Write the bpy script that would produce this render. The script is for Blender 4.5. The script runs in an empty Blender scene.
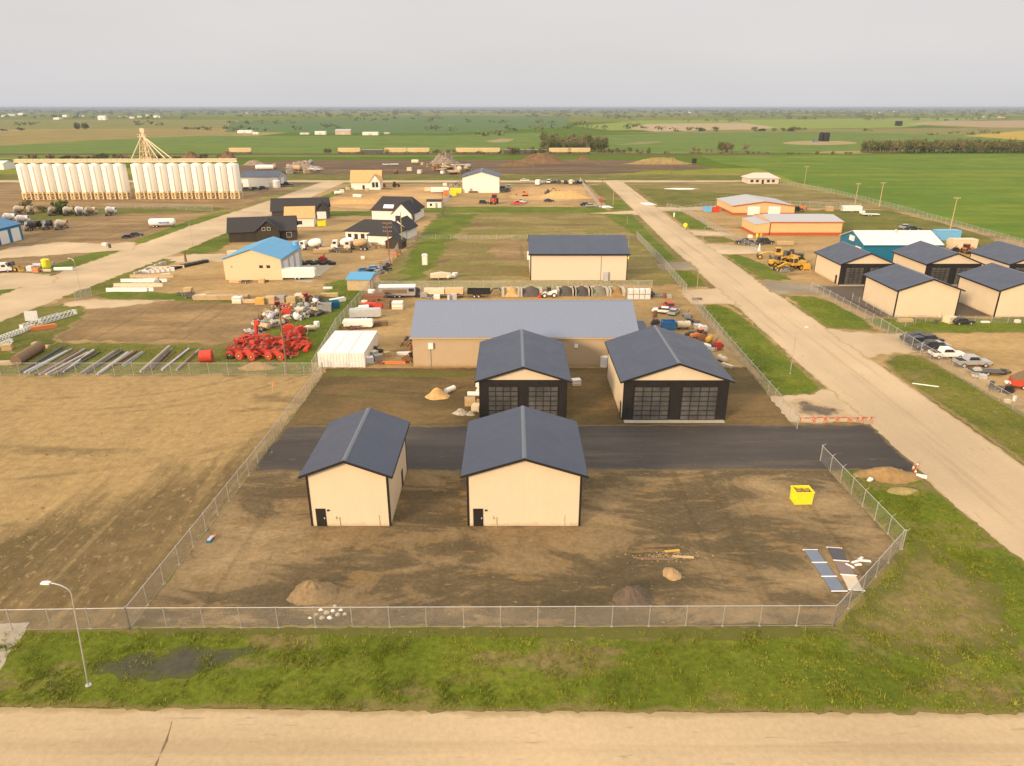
import bpy, math, random
import numpy as np
from mathutils import Vector, Matrix, noise as mnoise
from mathutils.geometry import delaunay_2d_cdt
R = math.radians
C = bpy.context.scene.collection
SC = bpy.context.scene
rnd = random.Random(7)

# ---------------------------------------------------------------- camera, sky, sun, exposure
F, CAMH, HY, CX, CY = 700.0, 40.0, 107.5, 512.0, 383.0
PITCH = math.atan((CY - HY) / F)
CP, SP = math.cos(PITCH), math.sin(PITCH)
cam = bpy.data.cameras.new('camera'); camo = bpy.data.objects.new('camera', cam); C.objects.link(camo)
camo.location = (0, 0, CAMH); camo.rotation_euler = (R(90) - PITCH, 0, 0)
cam.sensor_width = 36.0; cam.lens = F / 1024 * 36.0; cam.clip_start = 0.5; cam.clip_end = 120000
SC.camera = camo
SUN_EL, SUN_AZ = R(17), R(42)          # light travels towards +Y and +X
w = bpy.data.worlds.new('World'); SC.world = w; w.use_nodes = True
wt = w.node_tree; wt.nodes.clear()
def wn(t, **k):
    n = wt.nodes.new(t)
    for a, v in k.items(): setattr(n, a, v)
    return n
out = wn('ShaderNodeOutputWorld'); bg = wn('ShaderNodeBackground'); bg.inputs[1].default_value = 0.1
sky = wn('ShaderNodeTexSky'); sky.sky_type = 'NISHITA'; sky.sun_disc = False
sky.sun_elevation = SUN_EL; sky.sun_rotation = R(180) + SUN_AZ
sky.air_density = 1.0; sky.dust_density = 4.0; sky.ozone_density = 1.0
tc = wn('ShaderNodeTexCoord'); sep = wn('ShaderNodeSeparateXYZ'); wt.links.new(tc.outputs['Generated'], sep.inputs[0])
ov = wn('ShaderNodeValToRGB')                         # thin high overcast: grey, brighter towards the zenith
ov.color_ramp.elements[0].position = 0.0; ov.color_ramp.elements[0].color = (5.55, 5.5, 5.65, 1)
ov.color_ramp.elements[1].position = 1.0; ov.color_ramp.elements[1].color = (14.5, 13.8, 12.8, 1)
e = ov.color_ramp.elements.new(0.07); e.color = (5.85, 5.62, 5.55, 1)
e = ov.color_ramp.elements.new(0.22); e.color = (6.05, 5.72, 5.55, 1)
wt.links.new(sep.outputs['Z'], ov.inputs[0])
mp = wn('ShaderNodeMapping'); mp.inputs['Scale'].default_value = (1.0, 1.0, 4.0); wt.links.new(tc.outputs['Generated'], mp.inputs[0])
cn = wn('ShaderNodeTexNoise'); cn.inputs['Scale'].default_value = 2.2; cn.inputs['Detail'].default_value = 5; wt.links.new(mp.outputs[0], cn.inputs[0])
cr = wn('ShaderNodeMapRange'); cr.inputs['From Min'].default_value = 0.3; cr.inputs['From Max'].default_value = 0.7
cr.inputs['To Min'].default_value = 0.965; cr.inputs['To Max'].default_value = 1.035; wt.links.new(cn.outputs[0], cr.inputs[0])
cm = wn('ShaderNodeMixRGB', blend_type='MULTIPLY'); cm.inputs[0].default_value = 1.0
wt.links.new(ov.outputs[0], cm.inputs[1]); wt.links.new(cr.outputs[0], cm.inputs[2])
mx = wn('ShaderNodeMixRGB'); mx.inputs[0].default_value = 0.9
wt.links.new(sky.outputs[0], mx.inputs[1]); wt.links.new(cm.outputs[0], mx.inputs[2])
wt.links.new(mx.outputs[0], bg.inputs[0]); wt.links.new(bg.outputs[0], out.inputs[0])
sd = bpy.data.lights.new('sun', 'SUN'); sun = bpy.data.objects.new('sun', sd); C.objects.link(sun)
sd.energy = 3.4; sd.angle = R(11); sd.color = (1.0, 0.74, 0.46)
sun.rotation_euler = Vector((math.sin(SUN_AZ) * math.cos(SUN_EL), math.cos(SUN_AZ) * math.cos(SUN_EL), -math.sin(SUN_EL))).to_track_quat('-Z', 'Y').to_euler()
sun.location = (-60, -40, 80)
vs = SC.view_settings; vs.view_transform = 'Standard'; vs.look = 'None'; vs.gamma = 1.0; vs.use_curve_mapping = False
vs.exposure = 0.4
SC.cycles.max_bounces = 6; SC.cycles.diffuse_bounces = 2; SC.cycles.glossy_bounces = 2; SC.cycles.volume_bounces = 0
SC.cycles.use_denoising = True; SC.cycles.denoiser = 'OPENIMAGEDENOISE'; SC.cycles.denoising_input_passes = 'RGB_ALBEDO_NORMAL'; SC.cycles.denoising_prefilter = 'ACCURATE'

# ---------------------------------------------------------------- measuring: a pixel's point on the ground
def P(x, y, z=0.0):
    a = (x - CX) / F; b = (y - CY) / F
    d = (a, CP - b * SP, -SP - b * CP)
    t = (z - CAMH) / d[2]
    return (d[0] * t, d[1] * t)
def PX(pts): return [P(x, y) for x, y in pts]
def top(x, y, yt):
    X, Y = P(x, y); lo, hi = 0.0, 38.0
    for _ in range(40):
        m = (lo + hi) / 2; zz = m - CAMH
        v = CY + F * (-Y * SP - zz * CP) / (Y * CP - zz * SP)
        lo, hi = (m, hi) if v > yt else (lo, m)
    return lo

# ---------------------------------------------------------------- materials
MATS = {}
def newmat(name):
    m = bpy.data.materials.new(name); m.use_nodes = True
    t = m.node_tree; b = t.nodes['Principled BSDF']
    return m, t, b
class NB:
    """small node builder"""
    def __init__(s, t): s.t = t; s._pos = None
    def n(s, typ, ins=None, **k):
        nd = s.t.nodes.new(typ)
        for a, v in k.items(): setattr(nd, a, v)
        for i, v in (ins or {}).items():
            if hasattr(v, 'is_output'): s.t.links.new(v, nd.inputs[i])
            else: nd.inputs[i].default_value = v
        return nd
    def pos(s):
        if not s._pos: s._pos = s.n('ShaderNodeNewGeometry').outputs['Position']
        return s._pos
    def noise(s, scale, detail=6, rough=0.6, stretch=None, rot=0, vec=None, dist=0):
        v = vec or s.pos()
        if stretch or rot: v = s.n('ShaderNodeMapping', {0: v, 'Scale': stretch or (1, 1, 1), 'Rotation': (0, 0, rot)}).outputs[0]
        return s.n('ShaderNodeTexNoise', {'Vector': v, 'Scale': scale, 'Detail': detail, 'Roughness': rough, 'Distortion': dist}).outputs[0]
    def ramp(s, fac, stops):
        nd = s.n('ShaderNodeValToRGB', {0: fac}); el = nd.color_ramp.elements
        while len(el) < len(stops): el.new(0.5)
        for e_, (p_, c_) in zip(el, stops): e_.position = p_; e_.color = (*c_, 1)
        return nd.outputs[0]
    def rng(s, v, a, b, c=0, d=1):
        return s.n('ShaderNodeMapRange', {0: v, 1: a, 2: b, 3: c, 4: d}).outputs[0]
    def mix(s, f, a, b, mode='MIX'):
        def c4(v): return (*v, 1) if isinstance(v, tuple) and len(v) == 3 else v
        return s.n('ShaderNodeMixRGB', {0: f, 1: c4(a), 2: c4(b)}, blend_type=mode).outputs[0]
    def math(s, op, a, b): return s.n('ShaderNodeMath', {0: a, 1: b}, operation=op).outputs[0]
    def bump(s, h, strength, dist, b):
        s.t.links.new(s.n('ShaderNodeBump', {'Height': h, 'Strength': strength, 'Distance': dist}).outputs[0], b.inputs['Normal'])
    def col(s, v, b): s.t.links.new(v, b.inputs['Base Color'])

def pm(name, c, rough=0.6, metal=0.0, var=0.12, scale=2.0, dirt=0.0, ribs=None, spec=0.4, seam=0, rib_h=0.5, splash=0):
    """painted / bare surface with uneven tone, grime and optional pressed ribs"""
    if name in MATS: return MATS[name]
    m, t, b = newmat(name); g = NB(t)
    o = g.n('ShaderNodeTexCoord').outputs['Object']
    n1 = g.noise(scale, 5, 0.6, vec=o)
    v = g.rng(n1, 0.25, 0.75, 1 - var, 1 + var)
    col = g.mix(1.0, c, v, 'MULTIPLY')
    if dirt:
        n2 = g.noise(scale * 0.6, 7, 0.7, vec=o, stretch=(1, 1, 0.35))
        f = g.rng(n2, 0.5, 0.75, 0, dirt)
        col = g.mix(f, col, (0.20, 0.15, 0.09))
    if ribs:
        ax, sp = ribs
        s_ = g.n('ShaderNodeSeparateXYZ', {0: o})
        if ax == 'H': q = g.math('ADD', s_.outputs[0], s_.outputs[1])
        else: q = s_.outputs['XYZ'.index(ax)]
        fr = g.math('FRACT', g.math('MULTIPLY', q, 1 / sp), 0)
        tri = g.rng(fr, 0.0, 0.16, 0, 1)
        tri2 = g.rng(fr, 0.84, 1.0, 1, 0)
        hgt = g.math('MULTIPLY', tri, tri2)
        g.bump(hgt, rib_h, 0.03, b)
        if seam:
            fr2 = g.math('FRACT', g.math('MULTIPLY', q, 1 / (sp * 4)), 0)
            col = g.mix(g.rng(fr2, 0.0, 0.06, seam, 0), col, (0.12, 0.10, 0.08))
    if splash:                                          # mud thrown up along the foot of the wall
        zz = g.n('ShaderNodeSeparateXYZ', {0: o}).outputs[2]; ns = g.noise(1.6, 6, 0.7, vec=o)
        sp = g.math('SUBTRACT', g.math('MULTIPLY', ns, 1.1), zz)
        col = g.mix(g.rng(sp, 0.0, 0.55, 0, splash), col, (0.23, 0.16, 0.085))
    g.col(col, b)
    r = g.rng(n1, 0.3, 0.7, rough - 0.08, min(1, rough + 0.08)); t.links.new(r, b.inputs['Roughness'])
    b.inputs['Metallic'].default_value = metal; b.inputs['Specular IOR Level'].default_value = spec
    MATS[name] = m; return m

def gm(name, stops, scale, stretch=(1, 1, 1), rot=0, fine=(1.5, 0.25), edge=None, ew=2.5, bump=0.3, tone=False, second=None, rough=0.95, speck=None, dist=0.0, tracks=None, nr=0.62):
    """ground: big blotches, fine grain, optional second tone in patches, ragged border into another soil"""
    if name in MATS: return MATS[name]
    m, t, b = newmat(name); g = NB(t)
    n1 = g.noise(scale, 9, nr, stretch, rot, dist=dist)
    if tone: n1 = g.math('ADD', n1, g.math('MULTIPLY', g.n('ShaderNodeAttribute', attribute_name='tone').outputs['Fac'], 0.13))
    col = g.ramp(n1, stops)
    if second:
        c2, s2, lo, hi, st2 = second
        n3 = g.noise(s2, 7, 0.65, st2, rot)
        col = g.mix(g.rng(n3, lo, hi), col, c2)
    if tracks:
        c3, s3, amt = tracks
        n5 = g.noise(s3, 4, 0.55, (1.0, 0.03, 1), rot)
        col = g.mix(g.rng(n5, 0.56, 0.66, 0, amt), col, c3)
    n2 = g.noise(fine[0], 6, 0.7)
    col = g.mix(1.0, col, g.rng(n2, 0.25, 0.75, 1 - fine[1], 1 + fine[1]), 'MULTIPLY')
    n4 = g.noise(0.045, 3, 0.5)
    col = g.mix(1.0, col, g.rng(n4, 0.3, 0.7, 0.88, 1.12), 'MULTIPLY')
    if speck:
        c4, s4, th = speck
        n6 = g.noise(s4, 2, 0.5, stretch if stretch != (1, 1, 1) else None, rot)
        col = g.mix(g.rng(n6, th, th + 0.04, 0, 0.8), col, c4)
    if edge:
        ew = edge[1]
        at = g.n('ShaderNodeAttribute', attribute_name='edge').outputs['Fac']
        ne = g.noise(0.5, 7, 0.7)
        d = g.math('SUBTRACT', at, g.math('MULTIPLY', g.rng(ne, 0.25, 0.75, 0, 1), ew))
        f = g.rng(d, -0.25 * ew, 0.25 * ew, 1, 0)
        col = g.mix(f, col, edge[0])
    g.col(col, b)
    b.inputs['Roughness'].default_value = rough; b.inputs['Specular IOR Level'].default_value = 0.15
    g.bump(n2, bump, 0.25, b)
    MATS[name] = m; return m

# ---------------------------------------------------------------- mesh building
class MB:
    def __init__(s): s.v = []; s.f = []; s.m = []
    def add(s, vs, fs, mi=0):
        k = len(s.v); s.v += [tuple(p) for p in vs]; s.f += [tuple(i + k for i in f) for f in fs]; s.m += [mi] * len(fs); return s
    def box(s, x0, x1, y0, y1, z0, z1, mi=0):
        if x0 > x1: x0, x1 = x1, x0
        if y0 > y1: y0, y1 = y1, y0
        return s.add([(x0, y0, z0), (x1, y0, z0), (x1, y1, z0), (x0, y1, z0), (x0, y0, z1), (x1, y0, z1), (x1, y1, z1), (x0, y1, z1)],
                     [(3, 2, 1, 0), (4, 5, 6, 7), (0, 1, 5, 4), (1, 2, 6, 5), (2, 3, 7, 6), (3, 0, 4, 7)], mi)
    def cyl(s, p, q, r, r2=None, n=10, mi=0, cap=True):
        p, q = Vector(p), Vector(q); r2 = r if r2 is None else r2
        d = (q - p).normalized(); a = d.orthogonal().normalized(); b = d.cross(a)
        vs = []
        for c, rr in ((p, r), (q, r2)):
            for i in range(n):
                an = 2 * math.pi * i / n
                vs.append(c + (a * math.cos(an) + b * math.sin(an)) * rr)
        fs = [(i, (i + 1) % n, n + (i + 1) % n, n + i) for i in range(n)]
        if cap: fs += [tuple(range(n - 1, -1, -1)), tuple(range(n, 2 * n))]
        return s.add(vs, fs, mi)
    def tube(s, pts, r, n=8, mi=0):
        for a, b in zip(pts, pts[1:]): s.cyl(a, b, r, n=n, mi=mi)
        return s
    def lathe(s, prof, c=(0, 0, 0), n=16, axis='Z', mi=0):
        vs = []
        for r, z in prof:
            for i in range(n):
                an = 2 * math.pi * i / n; x, y = r * math.cos(an), r * math.sin(an)
                p = (x, y, z) if axis == 'Z' else ((z, x, y) if axis == 'X' else (y, z, x))
                vs.append((c[0] + p[0], c[1] + p[1], c[2] + p[2]))
        fs = []
        for k in range(len(prof) - 1):
            for i in range(n):
                j = (i + 1) % n; fs.append((k * n + i, k * n + j, (k + 1) * n + j, (k + 1) * n + i))
        fs.append(tuple(range(n - 1, -1, -1))); fs.append(tuple(range((len(prof) - 1) * n, len(prof) * n)))
        return s.add(vs, fs, mi)
    def prism(s, poly, a0, a1, axis='Y', mi=0):
        """polygon in the plane across `axis`, extruded along it (Y: poly=(x,z); X: poly=(y,z); Z: poly=(x,y))"""
        f = {'Y': lambda u, v, a: (u, a, v), 'X': lambda u, v, a: (a, u, v), 'Z': lambda u, v, a: (u, v, a)}[axis]
        n = len(poly)
        vs = [f(u, v, a0) for u, v in poly] + [f(u, v, a1) for u, v in poly]
        fs = [tuple(range(n)), tuple(range(2 * n - 1, n - 1, -1))] + [(i, n + i, n + (i + 1) % n, (i + 1) % n) for i in range(n)]
        return s.add(vs, fs, mi)
    def blob(s, c, r, seed=0, amp=0.15, nu=10, nv=6, mi=0):
        vs = []; rr = random.Random(seed); off = rr.random() * 50
        for j in range(nv + 1):
            th = math.pi * j / nv
            for i in range(nu):
                ph = 2 * math.pi * i / nu
                d = Vector((math.sin(th) * math.cos(ph), math.sin(th) * math.sin(ph), math.cos(th)))
                k = 1 + amp * 2 * mnoise.noise(d * 1.7 + Vector((off, 0, 0)))
                vs.append((c[0] + d.x * r[0] * k, c[1] + d.y * r[1] * k, c[2] + d.z * r[2] * k))
        fs = [(j * nu + i, (j + 1) * nu + i, (j + 1) * nu + (i + 1) % nu, j * nu + (i + 1) % nu) for j in range(nv) for i in range(nu)]
        return s.add(vs, fs, mi)
    def build(s, name, mats, parent=None, loc=None, rz=0, smooth=False):
        me = bpy.data.meshes.new(name); me.from_pydata(s.v, [], s.f)
        if not isinstance(mats, (list, tuple)): mats = [mats]
        for m in mats: me.materials.append(m)
        if len(mats) > 1: me.polygons.foreach_set('material_index', s.m)
        if smooth: me.polygons.foreach_set('use_smooth', [True] * len(s.f))
        me.validate(); me.update()
        import bmesh
        bm = bmesh.new(); bm.from_mesh(me); bmesh.ops.recalc_face_normals(bm, faces=bm.faces); bm.to_mesh(me); bm.free()
        if smooth:
            try: me.set_sharp_from_angle(angle=R(40))
            except Exception: pass
        o = bpy.data.objects.new(name, me); C.objects.link(o)
        if parent: o.parent = parent
        if loc is not None: o.location = loc; o.rotation_euler = (0, 0, rz)
        return o

def tag(o, label=None, cat=None, group=None, kind=None):
    if label: o['label'] = label
    if cat: o['category'] = cat
    if group: o['group'] = group
    if kind: o['kind'] = kind
    return o
def thing(name, label, cat, loc=(0, 0, 0), rz=0, group=None):
    o = bpy.data.objects.new(name, None); C.objects.link(o); o.empty_display_size = 0.2
    o.location = loc if len(loc) == 3 else (*loc, 0); o.rotation_euler = (0, 0, rz)
    return tag(o, label, cat, group)
def copy_tree(o, parent=None):
    c = o.copy(); C.objects.link(c); c.parent = parent
    for ch in list(o.children): copy_tree(ch, c)
    return c
PROTO = {}
def put(kind, builder, loc, rz=0, label=None, group=None, scale=None):
    """first time: build it; afterwards copy the thing with its parts and sub-parts"""
    if kind in PROTO: o = copy_tree(PROTO[kind])
    else: o = builder(); PROTO[kind] = o
    o.location = loc if len(loc) == 3 else (*loc, 0); o.rotation_euler = (0, 0, rz)
    o.scale = (scale,) * 3 if isinstance(scale, (int, float)) else (scale or (1, 1, 1))
    if label: o['label'] = label
    if group: o['group'] = group
    elif 'group' in o: del o['group']
    return o

def fbm(x, y, s):
    return mnoise.fractal(Vector((x * s, y * s, 3.7)), 1.0, 2.0, 4)
def inside(px, py, poly):
    n = len(poly); r = np.zeros(px.shape, bool); j = n - 1
    for i in range(n):
        xi, yi = poly[i]; xj, yj = poly[j]
        if yi != yj: r ^= ((yi > py) != (yj > py)) & (px < (xj - xi) * (py - yi) / (yj - yi) + xi)
        j = i
    return r
def edgedist(px, py, poly):
    d = np.full(px.shape, 1e9); n = len(poly)
    for i in range(n):
        ax, ay = poly[i]; bx, by = poly[(i + 1) % n]; dx, dy = bx - ax, by - ay
        L = dx * dx + dy * dy + 1e-9
        t = np.clip(((px - ax) * dx + (py - ay) * dy) / L, 0, 1)
        d = np.minimum(d, np.hypot(px - ax - t * dx, py - ay - t * dy))
    return d
LAYER = [0.0]; LAID = []
def sheet(name, poly, mat, jit=0.4, seg=None, res=None, label=None, dz=0.004, tone=None):
    """one flat piece of ground with an uneven border; each lies 4 mm above the one before"""
    dx0, dx1 = min(p[0] for p in poly), max(p[0] for p in poly); dy0, dy1 = min(p[1] for p in poly), max(p[1] for p in poly)
    dense = lambda q: np.array([(q[i][0] + (q[(i + 1) % len(q)][0] - q[i][0]) * k / 24, q[i][1] + (q[(i + 1) % len(q)][1] - q[i][1]) * k / 24) for i in range(len(q)) for k in range(24)])
    mine = dense(poly); z = 0.0
    for q, qd, qz, bb in LAID:
        if qz >= z and dx0 - 3 < bb[1] and bb[0] < dx1 + 3 and dy0 - 3 < bb[3] and bb[2] < dy1 + 3:
            if inside(mine[:, 0], mine[:, 1], q).any() or inside(qd[:, 0], qd[:, 1], poly).any() or edgedist(mine[:, 0], mine[:, 1], q).min() < 3: z = qz
    z += dz; LAID.append((poly, mine, z, (dx0, dx1, dy0, dy1)))
    xs = [p[0] for p in poly]; ys = [p[1] for p in poly]
    per = sum(math.dist(poly[i], poly[(i + 1) % len(poly)]) for i in range(len(poly)))
    seg = seg or max(0.5, per / 700); res = res or max(1.2, math.sqrt((max(xs) - min(xs)) * (max(ys) - min(ys))) / 60)
    b = []
    for i in range(len(poly)):
        a, c = poly[i], poly[(i + 1) % len(poly)]; L = math.dist(a, c); k = max(1, int(L / seg))
        nx, ny = -(c[1] - a[1]) / (L + 1e-9), (c[0] - a[0]) / (L + 1e-9)
        for q in range(k):
            x = a[0] + (c[0] - a[0]) * q / k; y = a[1] + (c[1] - a[1]) * q / k
            o = jit * 1.6 * fbm(x, y, 0.35 / max(jit, 0.3)) if jit else 0
            b.append((x + nx * o, y + ny * o))
    gx, gy = np.meshgrid(np.arange(min(xs), max(xs), res), np.arange(min(ys), max(ys), res))
    gx = gx.ravel(); gy = gy.ravel()
    ok = inside(gx, gy, b); gx, gy = gx[ok], gy[ok]
    if len(gx):
        d = edgedist(gx, gy, b); ok = d > 0.35 * seg; gx, gy, d = gx[ok], gy[ok], d[ok]
    else: d = np.zeros(0)
    pts = [Vector(p) for p in b] + [Vector((float(x), float(y))) for x, y in zip(gx, gy)]
    nb = len(b)
    v2, _, f2, ov_, _, _ = delaunay_2d_cdt(pts, [(i, (i + 1) % nb) for i in range(nb)], [list(range(nb))], 1, 1e-5)
    me = bpy.data.meshes.new(name); me.from_pydata([(p.x, p.y, z) for p in v2], [], [tuple(f) for f in f2])
    at = me.attributes.new('edge', 'FLOAT', 'POINT')
    vals = [0.0 if (not ol or min(ol) < nb) else float(d[min(ol) - nb]) for ol in ov_]
    at.data.foreach_set('value', vals)
    if tone:
        ta = me.attributes.new('tone', 'FLOAT', 'POINT'); X = np.array([(p.x, p.y) for p in v2]); tv = np.zeros(len(X))
        for (tx, ty, rx, ry, a) in tone: tv += a * np.exp(-(((X[:, 0] - tx) / rx) ** 2 + ((X[:, 1] - ty) / ry) ** 2))
        ta.data.foreach_set('value', tv.astype(np.float32))
    import bmesh
    bm = bmesh.new(); bm.from_mesh(me); bm.normal_update()
    for fc in bm.faces:
        if fc.normal.z < 0: fc.normal_flip()
    bm.to_mesh(me); bm.free()
    me.materials.append(mat); o = bpy.data.objects.new(name, me); C.objects.link(o)
    o['kind'] = 'structure'
    if label: o['label'] = label
    return o
def rect(x0, x1, y0, y1): return [(x0, y0), (x1, y0), (x1, y1), (x0, y1)]
# ================================================================= ground, fields, roads
TAN = (0.36, 0.235, 0.10); BROWN = (0.125, 0.08, 0.035); DRY = (0.22, 0.17, 0.06); GREEN = (0.085, 0.115, 0.018)
def far_ground():
    m, t, b = newmat('prairie'); g = NB(t)
    mpn = g.n('ShaderNodeMapping', {0: g.pos(), 'Scale': (1 / 1500, 1 / 800, 0.0)}).outputs[0]
    vo = g.n('ShaderNodeTexVoronoi', {'Vector': mpn, 'Scale': 1.0, 'Randomness': 0.55}, distance='CHEBYCHEV')
    sx = g.n('ShaderNodeSeparateColor', {0: vo.outputs['Color']}).outputs[0]
    col = g.ramp(sx, [(0.0, (0.11, 0.15, 0.02)), (0.2, (0.19, 0.20, 0.03)), (0.38, (0.09, 0.14, 0.02)), (0.55, (0.27, 0.25, 0.05)), (0.68, (0.14, 0.19, 0.03)), (0.85, (0.32, 0.24, 0.10)), (1.0, (0.10, 0.15, 0.02))])
    n = g.noise(0.004, 6, 0.6, (1, 1, 0)); n2 = g.noise(0.05, 6, 0.7)
    col = g.mix(g.rng(n, 0.5, 0.68, 0, 0.8), col, (0.11, 0.115, 0.03))
    col = g.mix(1.0, col, g.rng(n2, 0.25, 0.75, 0.8, 1.2), 'MULTIPLY')
    g.col(col, b); b.inputs['Roughness'].default_value = 1; b.inputs['Specular IOR Level'].default_value = 0
    return m
S = 45000.0
o = MB().add([(-S, -400, 0), (S, -400, 0), (S, S, 0), (-S, S, 0)], [(0, 1, 2, 3)]).build('ground', far_ground()); tag(o, kind='structure')

def field(name, px, cols, sc=0.01, st=(1, 4, 1), label=None, jit=3.0, rot=0.0):
    mname = 'crop ' + str(len(MATS))
    m = gm(mname, cols, sc, st, rot, fine=(0.25, 0.16), bump=0.1)
    return sheet(name, PX(px) if px else None, m, jit=jit, seg=18, res=60, dz=0.03)
G1 = [(0.3, (0.092, 0.145, 0.018)), (0.5, (0.112, 0.165, 0.02)), (0.7, (0.16, 0.185, 0.028))]
field('field', [(-400, 131), (-400, 123), (-60, 119.6), (130, 119.5), (240, 120), (235, 127.5), (90, 129)], [(0.3, (0.15, 0.15, 0.03)), (0.6, (0.21, 0.19, 0.045)), (0.75, (0.10, 0.13, 0.03))])
field('field', [(-400, 150), (-400, 140), (0, 134), (180, 128.6), (245, 132.5), (240, 137), (100, 141), (0, 147)], [(0.3, (0.17, 0.15, 0.035)), (0.55, (0.27, 0.20, 0.06)), (0.75, (0.16, 0.15, 0.04))])
field('field', [(225, 132), (232, 122), (450, 116.6), (570, 117.4), (565, 127), (440, 133.5)], [(0.3, (0.06, 0.12, 0.03)), (0.6, (0.10, 0.15, 0.035)), (0.75, (0.15, 0.16, 0.05))])
field('field', [(-400, 162), (-400, 148.5), (0, 146), (100, 140), (200, 136), (445, 135.6), (545, 132.5), (545, 153), (450, 157), (240, 157.5), (0, 158)], G1)
field('field', [(540, 153.5), (545, 139), (600, 135.5), (700, 132), (835, 131), (1250, 137), (1250, 150), (860, 152.5), (700, 154), (590, 155)], G1)
field('field', [(575, 126), (640, 120.6), (800, 119.2), (1010, 117.2), (930, 124), (905, 127.5), (740, 129.6), (610, 130.4)], [(0.3, (0.17, 0.22, 0.03)), (0.55, (0.21, 0.25, 0.03)), (0.75, (0.15, 0.19, 0.03))])
field('field', [(628, 128.5), (648, 124), (745, 123), (775, 127.5), (740, 131.5), (655, 131.8)], [(0.3, (0.34, 0.25, 0.13)), (0.6, (0.40, 0.30, 0.17)), (0.75, (0.22, 0.20, 0.07))])
field('field', [(905, 124), (930, 121.5), (1250, 117.6), (1250, 126), (1000, 128)], [(0.3, (0.36, 0.24, 0.14)), (0.7, (0.32, 0.24, 0.12))])
field('field', [(600, 133.4), (720, 129.8), (1000, 127.5), (1250, 129), (1250, 138.5), (1000, 135.8), (835, 131.8)], [(0.3, (0.24, 0.19, 0.05)), (0.5, (0.17, 0.16, 0.04)), (0.7, (0.30, 0.22, 0.06))], st=(1, 6, 1))
field('field', [(965, 136), (1020, 131), (1250, 129.5), (1250, 142), (1020, 140)], [(0.3, (0.42, 0.29, 0.04)), (0.7, (0.36, 0.26, 0.05))])
field('field', [(700, 156), (760, 154.8), (1250, 153.5), (1250, 290), (1100, 262), (1024, 246), (905, 211), (850, 195), (800, 183), (765, 170), (720, 163)],
      [(0.3, (0.080, 0.140, 0.007)), (0.5, (0.105, 0.165, 0.009)), (0.7, (0.19, 0.20, 0.014))], sc=0.014, st=(0.6, 3, 1), jit=1.5)
E0 = [(783 + 37 + 37 * math.cos(a / 20 * 6.283), 143 + 2.2 * math.sin(a / 20 * 6.283)) for a in range(20)]
field('gravel_pad', E0, [(0.3, (0.34, 0.25, 0.12)), (0.7, (0.30, 0.24, 0.11))], jit=1)
field('gravel_pad', [(808, 153), (830, 151.2), (905, 150.6), (900, 153), (850, 154)], [(0.3, (0.30, 0.24, 0.09)), (0.7, (0.26, 0.2, 0.07))], jit=1)
field('gravel_pad', [(484, 141.4), (502, 138.6), (515, 139), (508, 142), (492, 142.6)], [(0.3, (0.32, 0.24, 0.11)), (0.7, (0.28, 0.22, 0.1))], jit=1)
field('gravel_pad', [(615, 145), (640, 141.5), (668, 141.3), (650, 144)], [(0.3, (0.22, 0.2, 0.08)), (0.7, (0.18, 0.18, 0.06))], jit=1)

WEED = gm('weedy pasture', [(0.28, (0.16, 0.105, 0.045)), (0.42, (0.21, 0.155, 0.055)), (0.50, (0.17, 0.15, 0.035)), (0.58, (0.27, 0.20, 0.075)), (0.66, (0.22, 0.16, 0.06)), (0.74, (0.14, 0.14, 0.028))], 0.05, (0.6, 1.8, 1), fine=(0.8, 0.3), second=((0.15, 0.095, 0.045), 0.03, 0.56, 0.66, (0.6, 2, 1)), dist=0.4)
DIRT = gm('bare tan soil', [(0.3, (0.25, 0.16, 0.07)), (0.45, (0.33, 0.215, 0.09)), (0.62, (0.40, 0.265, 0.115)), (0.75, (0.24, 0.16, 0.07))], 0.07, (0.6, 1.5, 1), fine=(0.7, 0.22), second=((0.12, 0.10, 0.03), 0.05, 0.6, 0.7, (0.7, 1.6, 1)))
YARDDIRT = gm('brown yard soil', [(0.3, (0.17, 0.11, 0.05)), (0.5, (0.24, 0.155, 0.07)), (0.65, (0.34, 0.22, 0.10)), (0.75, (0.19, 0.125, 0.055))], 0.08, (0.5, 1.6, 1), fine=(0.8, 0.25), tracks=((0.13, 0.09, 0.04), 0.5, 0.5))
DARK = gm('dark scrap yard soil', [(0.3, (0.07, 0.05, 0.03)), (0.5, (0.13, 0.085, 0.045)), (0.68, (0.20, 0.13, 0.06))], 0.03, (0.4, 2.5, 1), fine=(0.3, 0.3))
GRASS = gm('mown green grass', [(0.28, (0.075, 0.105, 0.010)), (0.5, (0.11, 0.14, 0.012)), (0.7, (0.165, 0.17, 0.022))], 0.12, fine=(1.6, 0.35), bump=0.6, edge=((0.21, 0.165, 0.06), 0.7), second=((0.18, 0.145, 0.04), 0.08, 0.58, 0.72, (1, 1, 1)))
ROUGHGRASS = gm('rough grass and weeds', [(0.28, (0.08, 0.09, 0.015)), (0.5, (0.13, 0.13, 0.020)), (0.7, (0.19, 0.155, 0.04))], 0.1, fine=(1.3, 0.35), bump=0.7, edge=((0.25, 0.18, 0.075), 1.0), second=((0.20, 0.145, 0.06), 0.12, 0.55, 0.68, (1, 1, 1)))
DRYGRASS = gm('dry trampled grass', [(0.28, (0.15, 0.105, 0.038)), (0.5, (0.21, 0.155, 0.06)), (0.7, (0.15, 0.135, 0.035))], 0.2, fine=(1.5, 0.35), bump=0.7, edge=((0.12, 0.115, 0.025), 3))
GRAVEL = gm('pale gravel', [(0.3, (0.45, 0.335, 0.205)), (0.5, (0.495, 0.37, 0.23)), (0.7, (0.53, 0.40, 0.25))], 0.09, (1, 1, 1), fine=(2.5, 0.07), bump=0.15, edge=((0.40, 0.29, 0.15), 0.7))
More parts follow.
